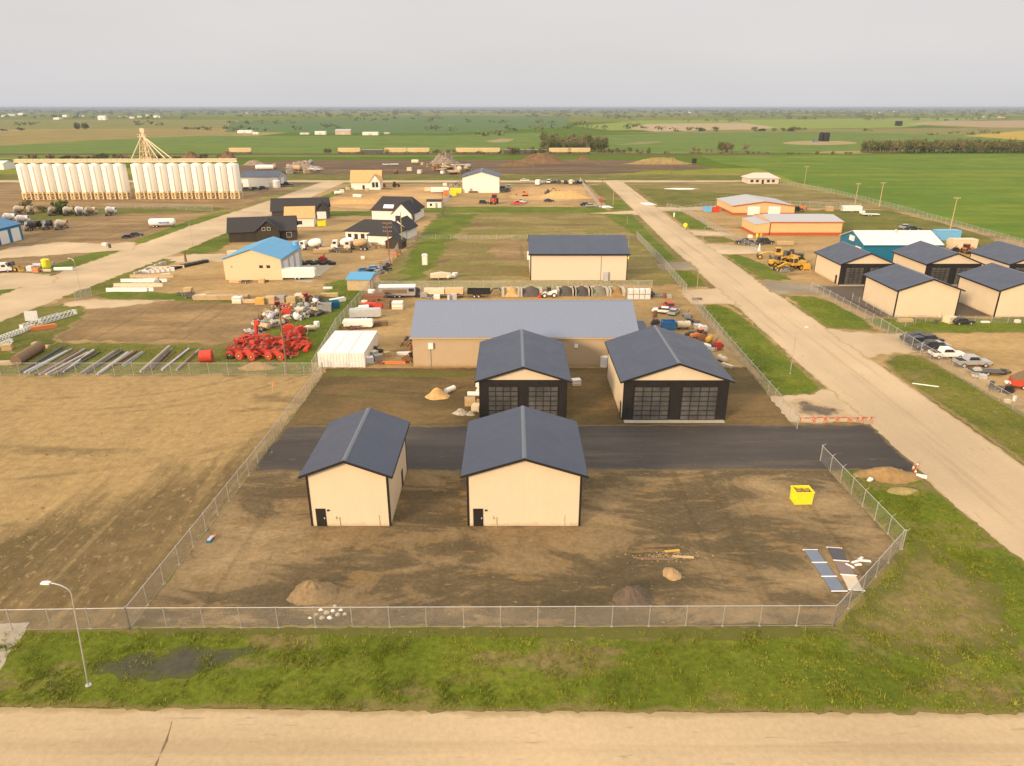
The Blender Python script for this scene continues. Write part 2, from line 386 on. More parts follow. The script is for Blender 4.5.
GRAVELY = gm('pale gravel with wheel tracks', [(0.3, (0.44, 0.33, 0.205)), (0.5, (0.495, 0.37, 0.23)), (0.7, (0.535, 0.40, 0.25))], 0.09, (1, 0.15, 1), fine=(2.5, 0.07), bump=0.15, edge=((0.40, 0.29, 0.155), 0.6), tracks=((0.40, 0.295, 0.18), 0.55, 0.8), speck=((0.33, 0.25, 0.16), 2.5, 0.70))
GRAVELX = gm('pale gravel with wheel tracks across', [(0.3, (0.43, 0.315, 0.185)), (0.5, (0.485, 0.36, 0.215)), (0.7, (0.53, 0.395, 0.24))], 0.09, (0.15, 1, 1), fine=(2.5, 0.11), bump=0.15, edge=((0.36, 0.26, 0.135), 0.8), tracks=((0.41, 0.30, 0.175), 0.45, 0.75), speck=((0.35, 0.26, 0.16), 3.0, 0.68))
nd = GRAVELX.node_tree
for n_ in nd.nodes:                                     # tracks of this road run east-west
    if n_.type == 'MAPPING' and abs(n_.inputs['Scale'].default_value[1] - 0.03) < 1e-4: n_.inputs['Scale'].default_value = (0.03, 1, 1)
ASPHALT = gm('fresh asphalt', [(0.3, (0.050, 0.043, 0.039)), (0.5, (0.066, 0.056, 0.049)), (0.7, (0.092, 0.077, 0.064))], 0.12, (0.25, 1.6, 1), fine=(2.5, 0.12), bump=0.12, rough=0.75, edge=((0.15, 0.105, 0.05), 0.7), second=((0.125, 0.098, 0.070), 0.14, 0.53, 0.72, (0.22, 1.6, 1)), speck=((0.16, 0.13, 0.09), 1.6, 0.70))
GREYPAD = gm('grey gravel pad', [(0.3, (0.20, 0.165, 0.12)), (0.5, (0.25, 0.205, 0.145)), (0.7, (0.32, 0.25, 0.165))], 0.1, fine=(2, 0.1), edge=((0.3, 0.21, 0.10), 1.2))
MUD = gm('damp brown yard', [(0.30, (0.088, 0.064, 0.032)), (0.42, (0.115, 0.083, 0.042)), (0.495, (0.140, 0.099, 0.049)), (0.515, (0.192, 0.132, 0.065)), (0.60, (0.24, 0.165, 0.081)), (0.75, (0.31, 0.215, 0.108))], 0.15, (0.65, 1.25, 1), nr=0.7, fine=(2.2, 0.26), dist=1.0, tone=True, second=((0.21, 0.135, 0.057), 0.33, 0.57, 0.62, (0.5, 1.4, 1)), tracks=((0.085, 0.057, 0.025), 0.55, 0.45), speck=((0.27, 0.19, 0.09), 3.0, 0.68), bump=0.5, rough=0.85)
MUD2 = gm('damp and shaded yard behind', [(0.30, (0.085, 0.060, 0.025)), (0.48, (0.12, 0.083, 0.034)), (0.60, (0.17, 0.11, 0.046)), (0.72, (0.13, 0.09, 0.036))], 0.1, (0.5, 1.5, 1), fine=(1.3, 0.22), dist=0.7, second=((0.12, 0.11, 0.03), 0.12, 0.60, 0.72, (0.5, 1.6, 1)), bump=0.5, tone=True)
CONC = gm('concrete slab', [(0.3, (0.36, 0.30, 0.22)), (0.7, (0.44, 0.37, 0.27))], 0.3, fine=(2, 0.08), bump=0.1)
def left_field_mat():
    m, t, b = newmat('field worked in strips'); g = NB(t)
    s_ = g.n('ShaderNodeSeparateXYZ', {0: g.pos()}); x, y = s_.outputs[0], s_.outputs[1]
    n1 = g.noise(0.07, 7, 0.65, (1.1, 0.45, 1)); n2 = g.noise(0.9, 6, 0.7); n3 = g.noise(0.35, 5, 0.6, (1.2, 0.10, 1), R(4))
    edge = g.math('ADD', y, g.math('MULTIPLY', g.rng(n1, 0.25, 0.75, -1, 1), 12))
    edge = g.math('ADD', edge, g.math('MULTIPLY', g.rng(n3, 0.3, 0.7, -1, 1), 4))
    xr = g.math('MAXIMUM', g.math('ADD', x, 46.0), -10.0)
    edge = g.math('ADD', edge, g.math('MULTIPLY', xr, -1.2))
    f = g.rng(edge, 58.0, 68.0)
    tan = g.ramp(n1, [(0.3, (0.28, 0.185, 0.08)), (0.5, (0.355, 0.238, 0.10)), (0.7, (0.30, 0.20, 0.087))])
    tan = g.mix(g.rng(n3, 0.6, 0.7, 0, 0.35), tan, (0.27, 0.175, 0.07))
    bro = g.ramp(n1, [(0.3, (0.115, 0.082, 0.036)), (0.5, (0.145, 0.10, 0.043)), (0.7, (0.18, 0.122, 0.052))])
    bro = g.mix(g.rng(n3, 0.54, 0.62, 0, 0.7), bro, (0.22, 0.15, 0.065))
    n6 = g.noise(0.8, 3, 0.55, (1.0, 0.05, 1), R(2)); bro = g.mix(g.rng(n6, 0.58, 0.66, 0, 0.6), bro, (0.26, 0.18, 0.08))
    sp = g.noise(1.7, 4, 0.65, (1, 0.5, 1)); bro = g.mix(g.rng(sp, 0.58, 0.64, 0, 0.75), bro, (0.31, 0.215, 0.10))
    gp = g.noise(0.11, 5, 0.6); bro = g.mix(g.rng(gp, 0.62, 0.72, 0, 0.5), bro, (0.12, 0.11, 0.03))
    col = g.mix(f, bro, tan)
    dv = g.n('ShaderNodeVectorMath', {0: g.pos(), 1: (-66.0, 128.0, 0.0)}, operation='DISTANCE').outputs['Value']      # curved tyre tracks
    cv = g.n('ShaderNodeCombineXYZ', {0: dv, 1: g.math('MULTIPLY', x, 0.03), 2: 0.0}).outputs[0]
    tr = g.noise(0.55, 3, 0.5, vec=cv); col = g.mix(g.math('MULTIPLY', g.rng(tr, 0.56, 0.64, 0, 0.6), g.rng(n1, 0.42, 0.56)), col, (0.20, 0.135, 0.06))
    far = g.noise(0.09, 5, 0.6, (0.5, 1.6, 1))
    col = g.mix(g.math('MULTIPLY', g.rng(far, 0.57, 0.66, 0, 0.75), f), col, (0.15, 0.105, 0.045))
    col = g.mix(1.0, col, g.rng(n2, 0.25, 0.75, 0.74, 1.26), 'MULTIPLY')
    g.col(col, b); b.inputs['Roughness'].default_value = 0.95; b.inputs['Specular IOR Level'].default_value = 0.15
    g.bump(g.math('ADD', n2, n3), 0.5, 0.3, b)
    return m

# big parcels
sheet('pasture', [(-420, -20), (46, -20), (200, -20), (200, 205), (165, 215), (163, 340), (158, 415), (160, 470), (-420, 470)], WEED, jit=0, seg=10, res=25)
sheet('dirt_yard', [(-300, 100), (-119, 100), (-118, 405), (-300, 405)], YARDDIRT, jit=1.5)
sheet('dirt_yard', [(-104, 110), (-36, 112), (-33, 175), (-31, 245), (-30, 285), (40, 288), (47, 405), (-100, 405)], DIRT, jit=1.2)
sheet('dirt_yard', [(-38, 104), (47.5, 104), (47.5, 166), (-36, 166)], DIRT, jit=1.2)
sheet('dirt_yard', [(62, 84), (163, 84), (161, 298), (150, 305), (62, 305)], DIRT, jit=1.5)
sheet('scrap_yard_soil', [(-230, 425), (-190, 600), (60, 608), (120, 590), (150, 520), (60, 470), (-40, 462), (-230, 470)], DARK, jit=5, seg=4)
sheet('grass_strip', [(-420, 428), (150, 428), (150, 462), (-30, 462), (-180, 470), (-420, 470)], ROUGHGRASS, jit=2, seg=4)
# the grassy lot in the middle and its neighbours
sheet('weedy_lot', PX([(392, 284), (404, 262), (425, 234), (441, 211), (520, 209.5), (612, 212), (640, 238), (662, 262), (630, 283), (560, 292), (470, 291)]), WEED, jit=1.5)
sheet('grass_strip', PX([(400, 283), (405, 262), (424, 232), (440, 215), (475, 214), (468, 226), (452, 240), (438, 262), (426, 282)]), GRASS, jit=1.8)
sheet('grass_strip', PX([(412, 212.5), (430, 206.5), (600, 207), (616, 213), (520, 213.2)]), GRASS, jit=0.8)
sheet('sand_patch', PX([(508, 200), (508, 187), (586, 186), (596, 199), (560, 202)]), gm('orange sand', [(0.3, (0.42, 0.25, 0.10)), (0.7, (0.52, 0.33, 0.15))], 0.08, fine=(0.6, 0.15), edge=((0.33, 0.2, 0.09), 3)), jit=2)
sheet('sand_patch', PX([(322, 207), (330, 197), (352, 196), (425, 186), (452, 197), (420, 206), (380, 210)]), MATS['orange sand'], jit=2)
sheet('dirt_patch', PX([(490, 252), (500, 240), (528, 240), (530, 262), (505, 262)]), YARDDIRT, jit=1.5)
sheet('grass_strip', PX([(318, 216), (330, 211), (395, 211.5), (372, 216)]), GRASS, jit=0.8)
# left field and the strips beside it
sheet('ploughed_field', [(-190, 45.6), (-31.3, 45.6), (-30.6, 105), (-190, 105)], left_field_mat(), jit=0.3, res=3)
sheet('grass_strip', [(-190, 104.6), (-32, 104.6), (-32.5, 119), (-48, 121.5), (-95, 122), (-103, 126), (-104, 150), (-119, 150), (-190, 132)], ROUGHGRASS, jit=0.9)
sheet('dirt_yard', [(-93, 124), (-50, 122), (-47, 140), (-52, 153), (-62, 157), (-98, 158), (-102, 140)], YARDDIRT, jit=1.4)
sheet('grass_strip', [(-47.5, 120), (-33, 106), (-32.3, 122), (-33, 165), (-38, 178), (-46, 168), (-42, 156), (-51, 153.5), (-46, 138)], GRASS, jit=1.1)
sheet('grass_strip', PX([(88, 297), (110, 289), (150, 292), (255, 299), (252, 304), (170, 301), (120, 300)]), GRASS, jit=0.8)
# verges of the left road
sheet('grass_verge', PX([(-60, 352), (-60, 322), (48, 306), (76, 303), (92, 311), (70, 330), (55, 345), (35, 352)]), ROUGHGRASS, jit=1.0)
sheet('grass_verge', PX([(50, 298), (88, 282), (128, 271), (160, 258), (182, 260), (150, 273), (112, 291), (78, 299)]), ROUGHGRASS, jit=0.8)
sheet('grass_verge', PX([(168, 251.5), (226, 231), (242, 236), (216, 252), (196, 256)]), GRASS, jit=0.8)
sheet('grass_verge', PX([(-40, 298), (-40, 278), (0, 284), (26, 283), (38, 287), (0, 297)]), GRASS, jit=0.6)
sheet('grass_verge', PX([(30, 273), (60, 262), (95, 252), (118, 249), (133, 251), (80, 268), (50, 274)]), GRASS, jit=0.8)
sheet('grass_verge', PX([(126, 243.5), (165, 229), (205, 215), (228, 211), (238, 213.5), (190, 228), (150, 243)]), GRASS, jit=0.8)
sheet('grass_strip', PX([(15, 219), (40, 210), (110, 208), (205, 206), (235, 209), (205, 213), (100, 214), (40, 222)]), ROUGHGRASS, jit=1.6)
sheet('grass_verge', PX([(292, 208), (325, 195), (352, 184.5), (358, 186), (330, 198), (306, 210)]), GRASS, jit=0.8)
# roads
sheet('road', [(-116, 98), (-104.5, 98), (-98.5, 210), (-96, 300), (-95.8, 418), (-109.5, 418), (-112, 330), (-116.5, 260), (-117.5, 180)], GRAVEL, jit=0.5)
sheet('road', [(-420, 416), (100, 416), (132, 420), (150, 424), (132, 427), (100, 427), (-420, 428)], GRAVEL, jit=0.8, seg=3)
sheet('driveway', PX([(78, 300), (115, 300), (175, 300), (110, 309), (60, 306)]), GRAVEL, jit=0.8)
sheet('driveway', PX([(160, 258), (196, 254), (236, 254), (225, 262), (180, 263)]), GRAVEL, jit=0.8)
sheet('driveway', PX([(-60, 300), (-60, 275), (28, 273), (54, 275), (60, 283), (30, 286)]), GRAVEL, jit=0.8)
sheet('driveway', PX([(-40, 262), (10, 248), (60, 242), (110, 244), (136, 242), (134, 250), (70, 254)]), GRAVEL, jit=0.8)
sheet('road', [(49.6, 40), (61.5, 30), (61.2, 110), (61, 240), (62.5, 330), (64, 420), (53.5, 420), (50.8, 300), (48.8, 220), (48.4, 150), (48.0, 100), (47.6, 60)], GRAVELY, jit=0.2)
sheet('road', [(-420, 10), (420, 10), (420, 37.4), (70, 37.5), (0, 37.75), (-44, 38.2), (-420, 38.4)], GRAVELX, jit=0.12)
sheet('driveway', [(39, 148), (39.2, 161), (49, 163), (49.5, 146), (46, 149)], GRAVEL, jit=0.5)
sheet('driveway', [(39, 183.5), (39.5, 191), (49.5, 194), (49.5, 182)], GREYPAD, jit=0.5)
sheet('driveway', [(38, 292), (52, 298), (51.5, 284), (30, 290)], GRAVEL, jit=0.5)
sheet('driveway', [(36, 86.5), (37, 95.5), (48.5, 99), (49, 86.5)], GRAVEL, jit=0.5)
sheet('asphalt_patch', [(39.5, 88.6), (40, 94.0), (43, 95.2), (47, 91.5), (47.4, 88.6)], gm('worn dark patch', [(0.3, (0.10, 0.08, 0.062)), (0.7, (0.17, 0.13, 0.09))], 0.3, fine=(2, .2), edge=((0.45, 0.32, 0.18), 2.2)), jit=0.6)
sheet('driveway', [(60.5, 112), (60.5, 131), (64, 128.5), (76, 126.5), (76, 116), (64, 115)], GRAVEL, jit=0.5)
sheet('driveway', [(60.5, 156), (60.5, 172), (72, 168), (78, 166), (78, 155), (66, 158)], GREYPAD, jit=0.5)
sheet('driveway', [(60.5, 204), (60.5, 222), (75, 216), (75, 205)], GRAVEL, jit=0.5)
sheet('driveway', [(61, 236), (61, 248), (72, 244), (76, 236)], GRAVEL, jit=0.5)
sheet('driveway', [(61.5, 296), (61.5, 310), (72, 306), (110, 322), (112, 310), (74, 298)], GRAVEL, jit=0.8)
sheet('asphalt_yard', [(74, 138.5), (72.5, 152), (72, 165), (150, 166), (150, 140)], gm('aged asphalt', [(0.3, (0.10, 0.078, 0.06)), (0.7, (0.13, 0.10, 0.075))], 0.1, fine=(2, 0.12), edge=((0.2, 0.14, 0.07), 1)), jit=0.2)
# verges of the right road
sheet('grass_verge', [(39.6, 96.5), (40.2, 147), (44.5, 148.8), (46.5, 145), (47.6, 138), (47.4, 110), (47.5, 100), (45.5, 96.8)], GRASS, jit=0.25)
sheet('grass_verge', [(40.6, 162.5), (41, 182.5), (47.2, 182), (47.2, 166)], GRASS, jit=0.45)
sheet('grass_verge', [(41.8, 193), (41, 240), (36, 288), (48.5, 287), (47.4, 235), (47.2, 197)], GRASS, jit=0.6)
sheet('grass_verge', [(42, 300), (41, 335), (51.2, 333), (50.6, 300)], GRASS, jit=0.6)
sheet('grass_verge', [(42, 345), (42, 400), (53, 400), (52.2, 345)], ROUGHGRASS, jit=0.6)
sheet('grass_verge', [(61.4, 131), (61.8, 146), (62.6, 156), (69, 155), (71, 146), (71.5, 137), (70, 129), (65, 130)], GRASS, jit=0.5)
sheet('grass_verge', [(62, 45), (61.6, 105), (62.5, 111), (66, 115), (71, 114.5), (71.5, 100), (72.5, 84), (95, 60), (120, 40), (75, 40)], ROUGHGRASS, jit=0.25)
sheet('grass_verge', [(62, 173), (62, 203), (66, 204), (69.5, 190), (69.5, 172), (66, 171)], GRASS, jit=0.5)
sheet('grass_verge', [(62.3, 222.5), (62.3, 235), (70, 234), (73, 224)], ROUGHGRASS, jit=0.5)
sheet('grass_verge', [(62.5, 250), (63, 295), (70, 294), (71.3, 262), (71.3, 248)], GRASS, jit=0.5)
sheet('grass_verge', [(64, 312), (65.5, 390), (82, 380), (110, 360), (125, 330), (150, 310), (158, 300), (112, 323), (76, 308)], ROUGHGRASS, jit=1.6)
sheet('grass_strip', [(72, 127.2), (72, 137.5), (150, 138), (150, 128.8)], GRASS, jit=0.7)
sheet('grass_strip', [(118, 214), (104, 262), (104, 290), (120, 300), (158, 300), (160, 240), (152, 212)], ROUGHGRASS, jit=1.6)
# front verge and yard
sheet('grass_verge', [(-100, 38.2), (-44, 38.2), (0, 37.75), (49, 37.5), (49, 41), (47.9, 62), (47.3, 72.6), (44.6, 74), (38.3, 74.0), (38.2, 57.6), (26.8, 46.4), (-31.5, 46.2), (-44.5, 46.0), (-47, 45), (-100, 44)],
      gm('verge grass', [(0.28, (0.085, 0.112, 0.009)), (0.5, (0.12, 0.146, 0.011)), (0.7, (0.165, 0.172, 0.020))], 0.16, fine=(1.8, 0.42), bump=0.9, edge=((0.19, 0.15, 0.05), 0.7), second=((0.20, 0.152, 0.055), 0.13, 0.52, 0.62, (0.6, 1.4, 1))), jit=0.22)
sheet('grass_strip', [(26.5, 45.8), (38.2, 57.2), (40, 60), (43.5, 52), (41, 45), (36, 42.5), (30, 43.5)], DRYGRASS, jit=0.6)
sheet('grass_strip', [(-31, 46.2), (26, 46.4), (27, 45.6), (18, 44.9), (-8, 45.3), (-30, 45.5)], DRYGRASS, jit=0.25)
sheet('road_crack', PX([(172, 722), (173, 722), (167, 742), (157.4, 764), (150, 790), (148.8, 790), (156.2, 764), (165.6, 742)]), gm('tar filled crack', [(0.3, (0.16, 0.11, 0.06)), (0.7, (0.22, 0.15, 0.08))], 1.0), jit=0.06)
sheet('driveway', PX([(-60, 626), (30, 623), (24, 634), (8, 655), (-10, 690), (-60, 700)]), CONC, jit=0.1)
sheet('mud_puddle', PX([(86, 664), (130, 655), (190, 648), (255, 652), (232, 665), (190, 676), (150, 679), (100, 675)]), gm('wet dark silt', [(0.3, (0.055, 0.048, 0.032)), (0.7, (0.085, 0.074, 0.046))], 0.6, fine=(2, 0.25), rough=0.6, edge=((0.078, 0.082, 0.022), 1.0)), jit=0.6)
tone = []
for x, y, rx, ry, a in [(215, 565, 5, 6, 1), (270, 545, 4, 5, .8), (235, 500, 3, 3, .6), (340, 535, 7, 2, .9), (520, 535, 9, 1.6, .8), (610, 505, 5, 3, 1.1), (560, 560, 6, 2.5, .5), (460, 570, 6, 2, .7), (790, 505, 6, 2, .9), (840, 530, 5, 3, .6), (815, 575, 5, 3, 1.2), (700, 560, 4, 2, .7), (730, 590, 5, 2, .7), (120, 600, 5, 3, .6), (760, 485, 8, 1.2, .8), (880, 545, 2, 5, .8),
                        (690, 515, 6, 4, -1.1), (390, 580, 8, 4, -.9), (640, 575, 8, 4, -.9), (435, 505, 3.5, 6, -.9), (290, 500, 5, 3, -.5), (560, 600, 6, 2, -.8), (760, 560, 4, 3, -.7), (180, 605, 3, 2, -.6), (265, 600, 3, 2, -.6), (520, 590, 5, 2, -.5), (800, 540, 5, 2, -.4)]:
    q = P(x, y); tone.append((q[0], q[1], rx, ry, a))
sheet('yard', [(-31.3, 46.6), (26.6, 46.8), (37.7, 57.6), (37.4, 73.4), (-30.6, 73.4)], MUD, jit=0.15, tone=tone, res=0.7)
sheet('yard', [(-30.2, 85.7), (37.8, 85.7), (38.8, 108.5), (-30.4, 108)], MUD2, jit=0.2, res=0.8, tone=[(*P(380, 400), 7, 4, 1.2), (*P(765, 412), 4, 4, 1.1), (*P(590, 410), 4, 5, -.9), (*P(450, 402), 7, 3, -.8), (*P(330, 420), 3, 3, -.6), (*P(400, 378), 14, 1.5, .4)])  # dark tone between the two door shops is painted shade; other blobs are soil
sheet('asphalt_yard', [(-31.1, 72.9), (38, 73.2), (45, 73.2), (48.2, 72.2), (48.5, 86.1), (-30.6, 85.7)], ASPHALT, jit=0.18)
sheet('grass_strip', PX([(322, 377), (330, 371), (480, 373), (480, 377), (400, 378)]), DRYGRASS, jit=0.5)
sheet('driveway', PX([(255, 272), (295, 281), (310, 283), (333, 266), (312, 264)]), CONC, jit=0.1)

# ---------------------------------------------------------------- the hazy evening air
hm = bpy.data.materials.new('hazy air'); hm.use_nodes = True; ht = hm.node_tree; ht.nodes.clear()
ho = ht.nodes.new('ShaderNodeOutputMaterial'); hv = ht.nodes.new('ShaderNodeVolumePrincipled')
hv.inputs['Color'].default_value = (0.44, 0.53, 0.68, 1); hv.inputs['Density'].default_value = 9.5e-5; hv.inputs['Anisotropy'].default_value = 0.0
ht.links.new(hv.outputs[0], ho.inputs['Volume'])
hz = MB().box(-46000, 46000, -500, 46000, -1, 44).build('haze', hm); tag(hz, kind='stuff')
# ================================================================= materials for things
CREAM = pm('cream ribbed siding', (0.66, 0.54, 0.385), 0.55, var=0.03, ribs=('H', 0.3), scale=0.5, seam=0.05, dirt=0.05, rib_h=0.22, splash=0.5)
TANSIDE = pm('tan ribbed siding', (0.46, 0.345, 0.22), 0.55, var=0.04, ribs=('H', 0.3), scale=0.5, dirt=0.08, rib_h=0.25, splash=0.5)
GREYSIDE = pm('grey ribbed siding', (0.42, 0.42, 0.41), 0.55, var=0.05, ribs=('H', 0.4), scale=0.3)
WHITESIDE = pm('white ribbed siding', (0.78, 0.74, 0.68), 0.5, var=0.03, ribs=('H', 0.4), scale=0.3)
BLACKSIDE = pm('black ribbed siding', (0.016, 0.014, 0.013), 0.5, var=0.15, ribs=('H', 0.3))
def roofm(name, c, ax, rough=0.42, metal=0.0, sp=0.6): return pm(name, c, rough, metal, var=0.03, scale=0.35, ribs=(ax, sp), spec=0.5)
ROOF_Y = roofm('charcoal metal roof', (0.039, 0.048, 0.079), 'Y', 0.42); ROOF_X = roofm('charcoal metal roof across', (0.047, 0.056, 0.090), 'X')
ROOFG_X = roofm('galvanised roof', (0.20, 0.225, 0.29), 'X', 0.34, 0.3)
ROOFN_X = roofm('slate blue metal roof', (0.043, 0.055, 0.088), 'X')
ROOFB_Y = roofm('sky blue metal roof', (0.07, 0.30, 0.52), 'Y', 0.4)
ROOFW_X = roofm('white metal roof', (0.68, 0.65, 0.62), 'X', 0.45)
ROOFGR = roofm('pale grey roof', (0.42, 0.40, 0.40), 'X', 0.5)
SHINGLE = pm('dark asphalt shingles', (0.040, 0.036, 0.036), 0.9, var=0.25, scale=1.5)
OSB = pm('bare wood sheathing', (0.60, 0.36, 0.15), 0.85, var=0.15, scale=1.2)
TRIM = pm('black trim', (0.018, 0.016, 0.015), 0.45, var=0.1)
RIDGE = pm('bright ridge flashing', (0.15, 0.158, 0.185), 0.35, 0.3, var=0.08)
WHITE = pm('white paint', (0.78, 0.76, 0.72), 0.45, var=0.05, dirt=0.12)
WHITEC = pm('clean white cladding', (0.80, 0.75, 0.68), 0.6, var=0.04)
CREAMP = pm('cream paint', (0.66, 0.55, 0.38), 0.5, var=0.08, dirt=0.2)
BEIGE = pm('weathered beige paint', (0.50, 0.37, 0.21), 0.7, var=0.15, dirt=0.35)
GREY = pm('grey paint', (0.30, 0.30, 0.30), 0.6, var=0.15, dirt=0.25)
LGREY = pm('light grey metal', (0.52, 0.52, 0.52), 0.45, 0.2, var=0.1, dirt=0.15)
DGREY = pm('dark grey steel', (0.085, 0.082, 0.08), 0.6, 0.1, var=0.25, dirt=0.25)
BLACK = pm('black rubber', (0.015, 0.014, 0.014), 0.85, var=0.3, dirt=0.3)
GALV = pm('galvanised steel', (0.52, 0.50, 0.47), 0.4, 0.55, var=0.1)
RUST = pm('rusty steel', (0.20, 0.085, 0.04), 0.85, var=0.3, scale=4)
WOODP = pm('weathered pole wood', (0.20, 0.125, 0.07), 0.9, var=0.25, scale=3)
WOODR = pm('red brown pole wood', (0.26, 0.11, 0.05), 0.9, var=0.2, scale=3)
WOODL = pm('pale treated wood', (0.50, 0.36, 0.18), 0.8, var=0.15, scale=3)
LUMBER = pm('raw lumber', (0.60, 0.42, 0.22), 0.8, var=0.2, scale=3)
RED = pm('farm red paint', (0.54, 0.05, 0.024), 0.55, var=0.2, dirt=0.25)
ORANGE = pm('orange paint', (0.58, 0.18, 0.05), 0.6, var=0.15, dirt=0.25)
YELLOW = pm('bright yellow paint', (0.78, 0.68, 0.025), 0.55, var=0.08, dirt=0.14)
CATY = pm('machine yellow paint', (0.60, 0.34, 0.04), 0.6, var=0.2, dirt=0.35)
BLUE = pm('blue paint', (0.05, 0.20, 0.45), 0.45, var=0.1)
LBLUE = pm('light blue paint', (0.16, 0.40, 0.65), 0.45, var=0.1)
TEAL = pm('teal ribbed siding', (0.008, 0.14, 0.25), 0.5, var=0.06, ribs=('H', 0.4), scale=0.4)
BLUESIDE = pm('bright blue siding', (0.012, 0.16, 0.32), 0.5, var=0.06, ribs=('H', 0.4), scale=0.4)
PEACH = pm('peach cladding', (0.64, 0.43, 0.21), 0.6, var=0.04, scale=0.5, ribs=('H', 0.4))
REDBASE = pm('rust red base band', (0.42, 0.09, 0.025), 0.6, var=0.1)
GLASS = pm('dark window glass', (0.035, 0.038, 0.042), 0.12, var=0.3, spec=0.6)
GARGLASS = pm('overhead door glass', (0.085, 0.082, 0.08), 0.22, var=0.45, scale=0.45, spec=0.5)
STONE = pm('pale field stone', (0.42, 0.36, 0.27), 0.9, var=0.25, scale=4)
CONCRETE = pm('concrete', (0.46, 0.41, 0.33), 0.9, var=0.15, scale=2, dirt=0.2)
SILOW = pm('silo white steel', (0.83, 0.78, 0.67), 0.45, var=0.03, scale=0.3, dirt=0.06)
GALLERY = pm('pale beige gallery steel', (0.78, 0.66, 0.46), 0.6, var=0.08, scale=1.5)
SILOB = pm('silo stained beige steel', (0.72, 0.54, 0.30), 0.6, var=0.2, scale=1.5)

# ================================================================= buildings
def opening(parent, face, u0, u1, z0, z1, kind, x0, x1, y0, y1, glassm=None):
    """a door or window 3 cm proud of a wall face; its pane, handle or panels are sub-parts"""
    def place(mb, ua, ub, za, zb, d0, d1, mi=0):
        if face == 'S': mb.box(ua, ub, y0 - d1, y0 - d0, za, zb, mi)
        elif face == 'N': mb.box(ua, ub, y1 + d0, y1 + d1, za, zb, mi)
        elif face == 'W': mb.box(x0 - d1, x0 - d0, ua, ub, za, zb, mi)
        else: mb.box(x1 + d0, x1 + d1, ua, ub, za, zb, mi)
    if kind in ('window', 'bwindow'):
        f = MB(); place(f, u0, u1, z0, z1, 0.003, 0.04); fo = f.build('window', TRIM if kind == 'bwindow' else WHITE, parent)
        g = MB(); place(g, u0 + .08, u1 - .08, z0 + .08, z1 - .08, 0.042, 0.055); g.build('pane', GLASS, fo)
    elif kind in ('door', 'wdoor', 'gdoor'):
        f = MB(); place(f, u0, u1, z0, z1, 0.003, 0.06); fo = f.build('door', {'door': TRIM, 'wdoor': WHITE, 'gdoor': GREY}[kind], parent)
        g = MB(); place(g, u1 - .2, u1 - .08, z0 + .95, z0 + 1.1, 0.062, 0.13); g.build('handle', LGREY, fo)
    elif kind in ('overhead', 'greyoverhead'):
        f = MB(); place(f, u0, u1, z0, z1, 0.003, 0.05); n = max(3, int((z1 - z0) / 0.9))
        for k in range(1, n): zz = z0 + (z1 - z0) * k / n; place(f, u0 + .02, u1 - .02, zz - .02, zz + .02, 0.052, 0.07)
        f.build('overhead_door', WHITE if kind == 'overhead' else LGREY, parent)
    elif kind == 'glassdoor':
        f = MB(); nz, nu = 7, 4
        g = MB(); place(g, u0 + .02, u1 - .02, z0 + .02, z1 - .02, 0.003, 0.02)
        for k in range(nz + 1):
            zz = z0 + (z1 - z0) * k / nz; place(f, u0, u1, zz - .05, zz + .05, 0.022, 0.07)
        for k in range(nu + 1):
            uu = u0 + (u1 - u0) * k / nu; place(f, uu - .045, uu + .045, z0, z1, 0.024, 0.068)
        fo = f.build('overhead_door', TRIM, parent); g.build('door_glass', glassm or GARGLASS, fo)
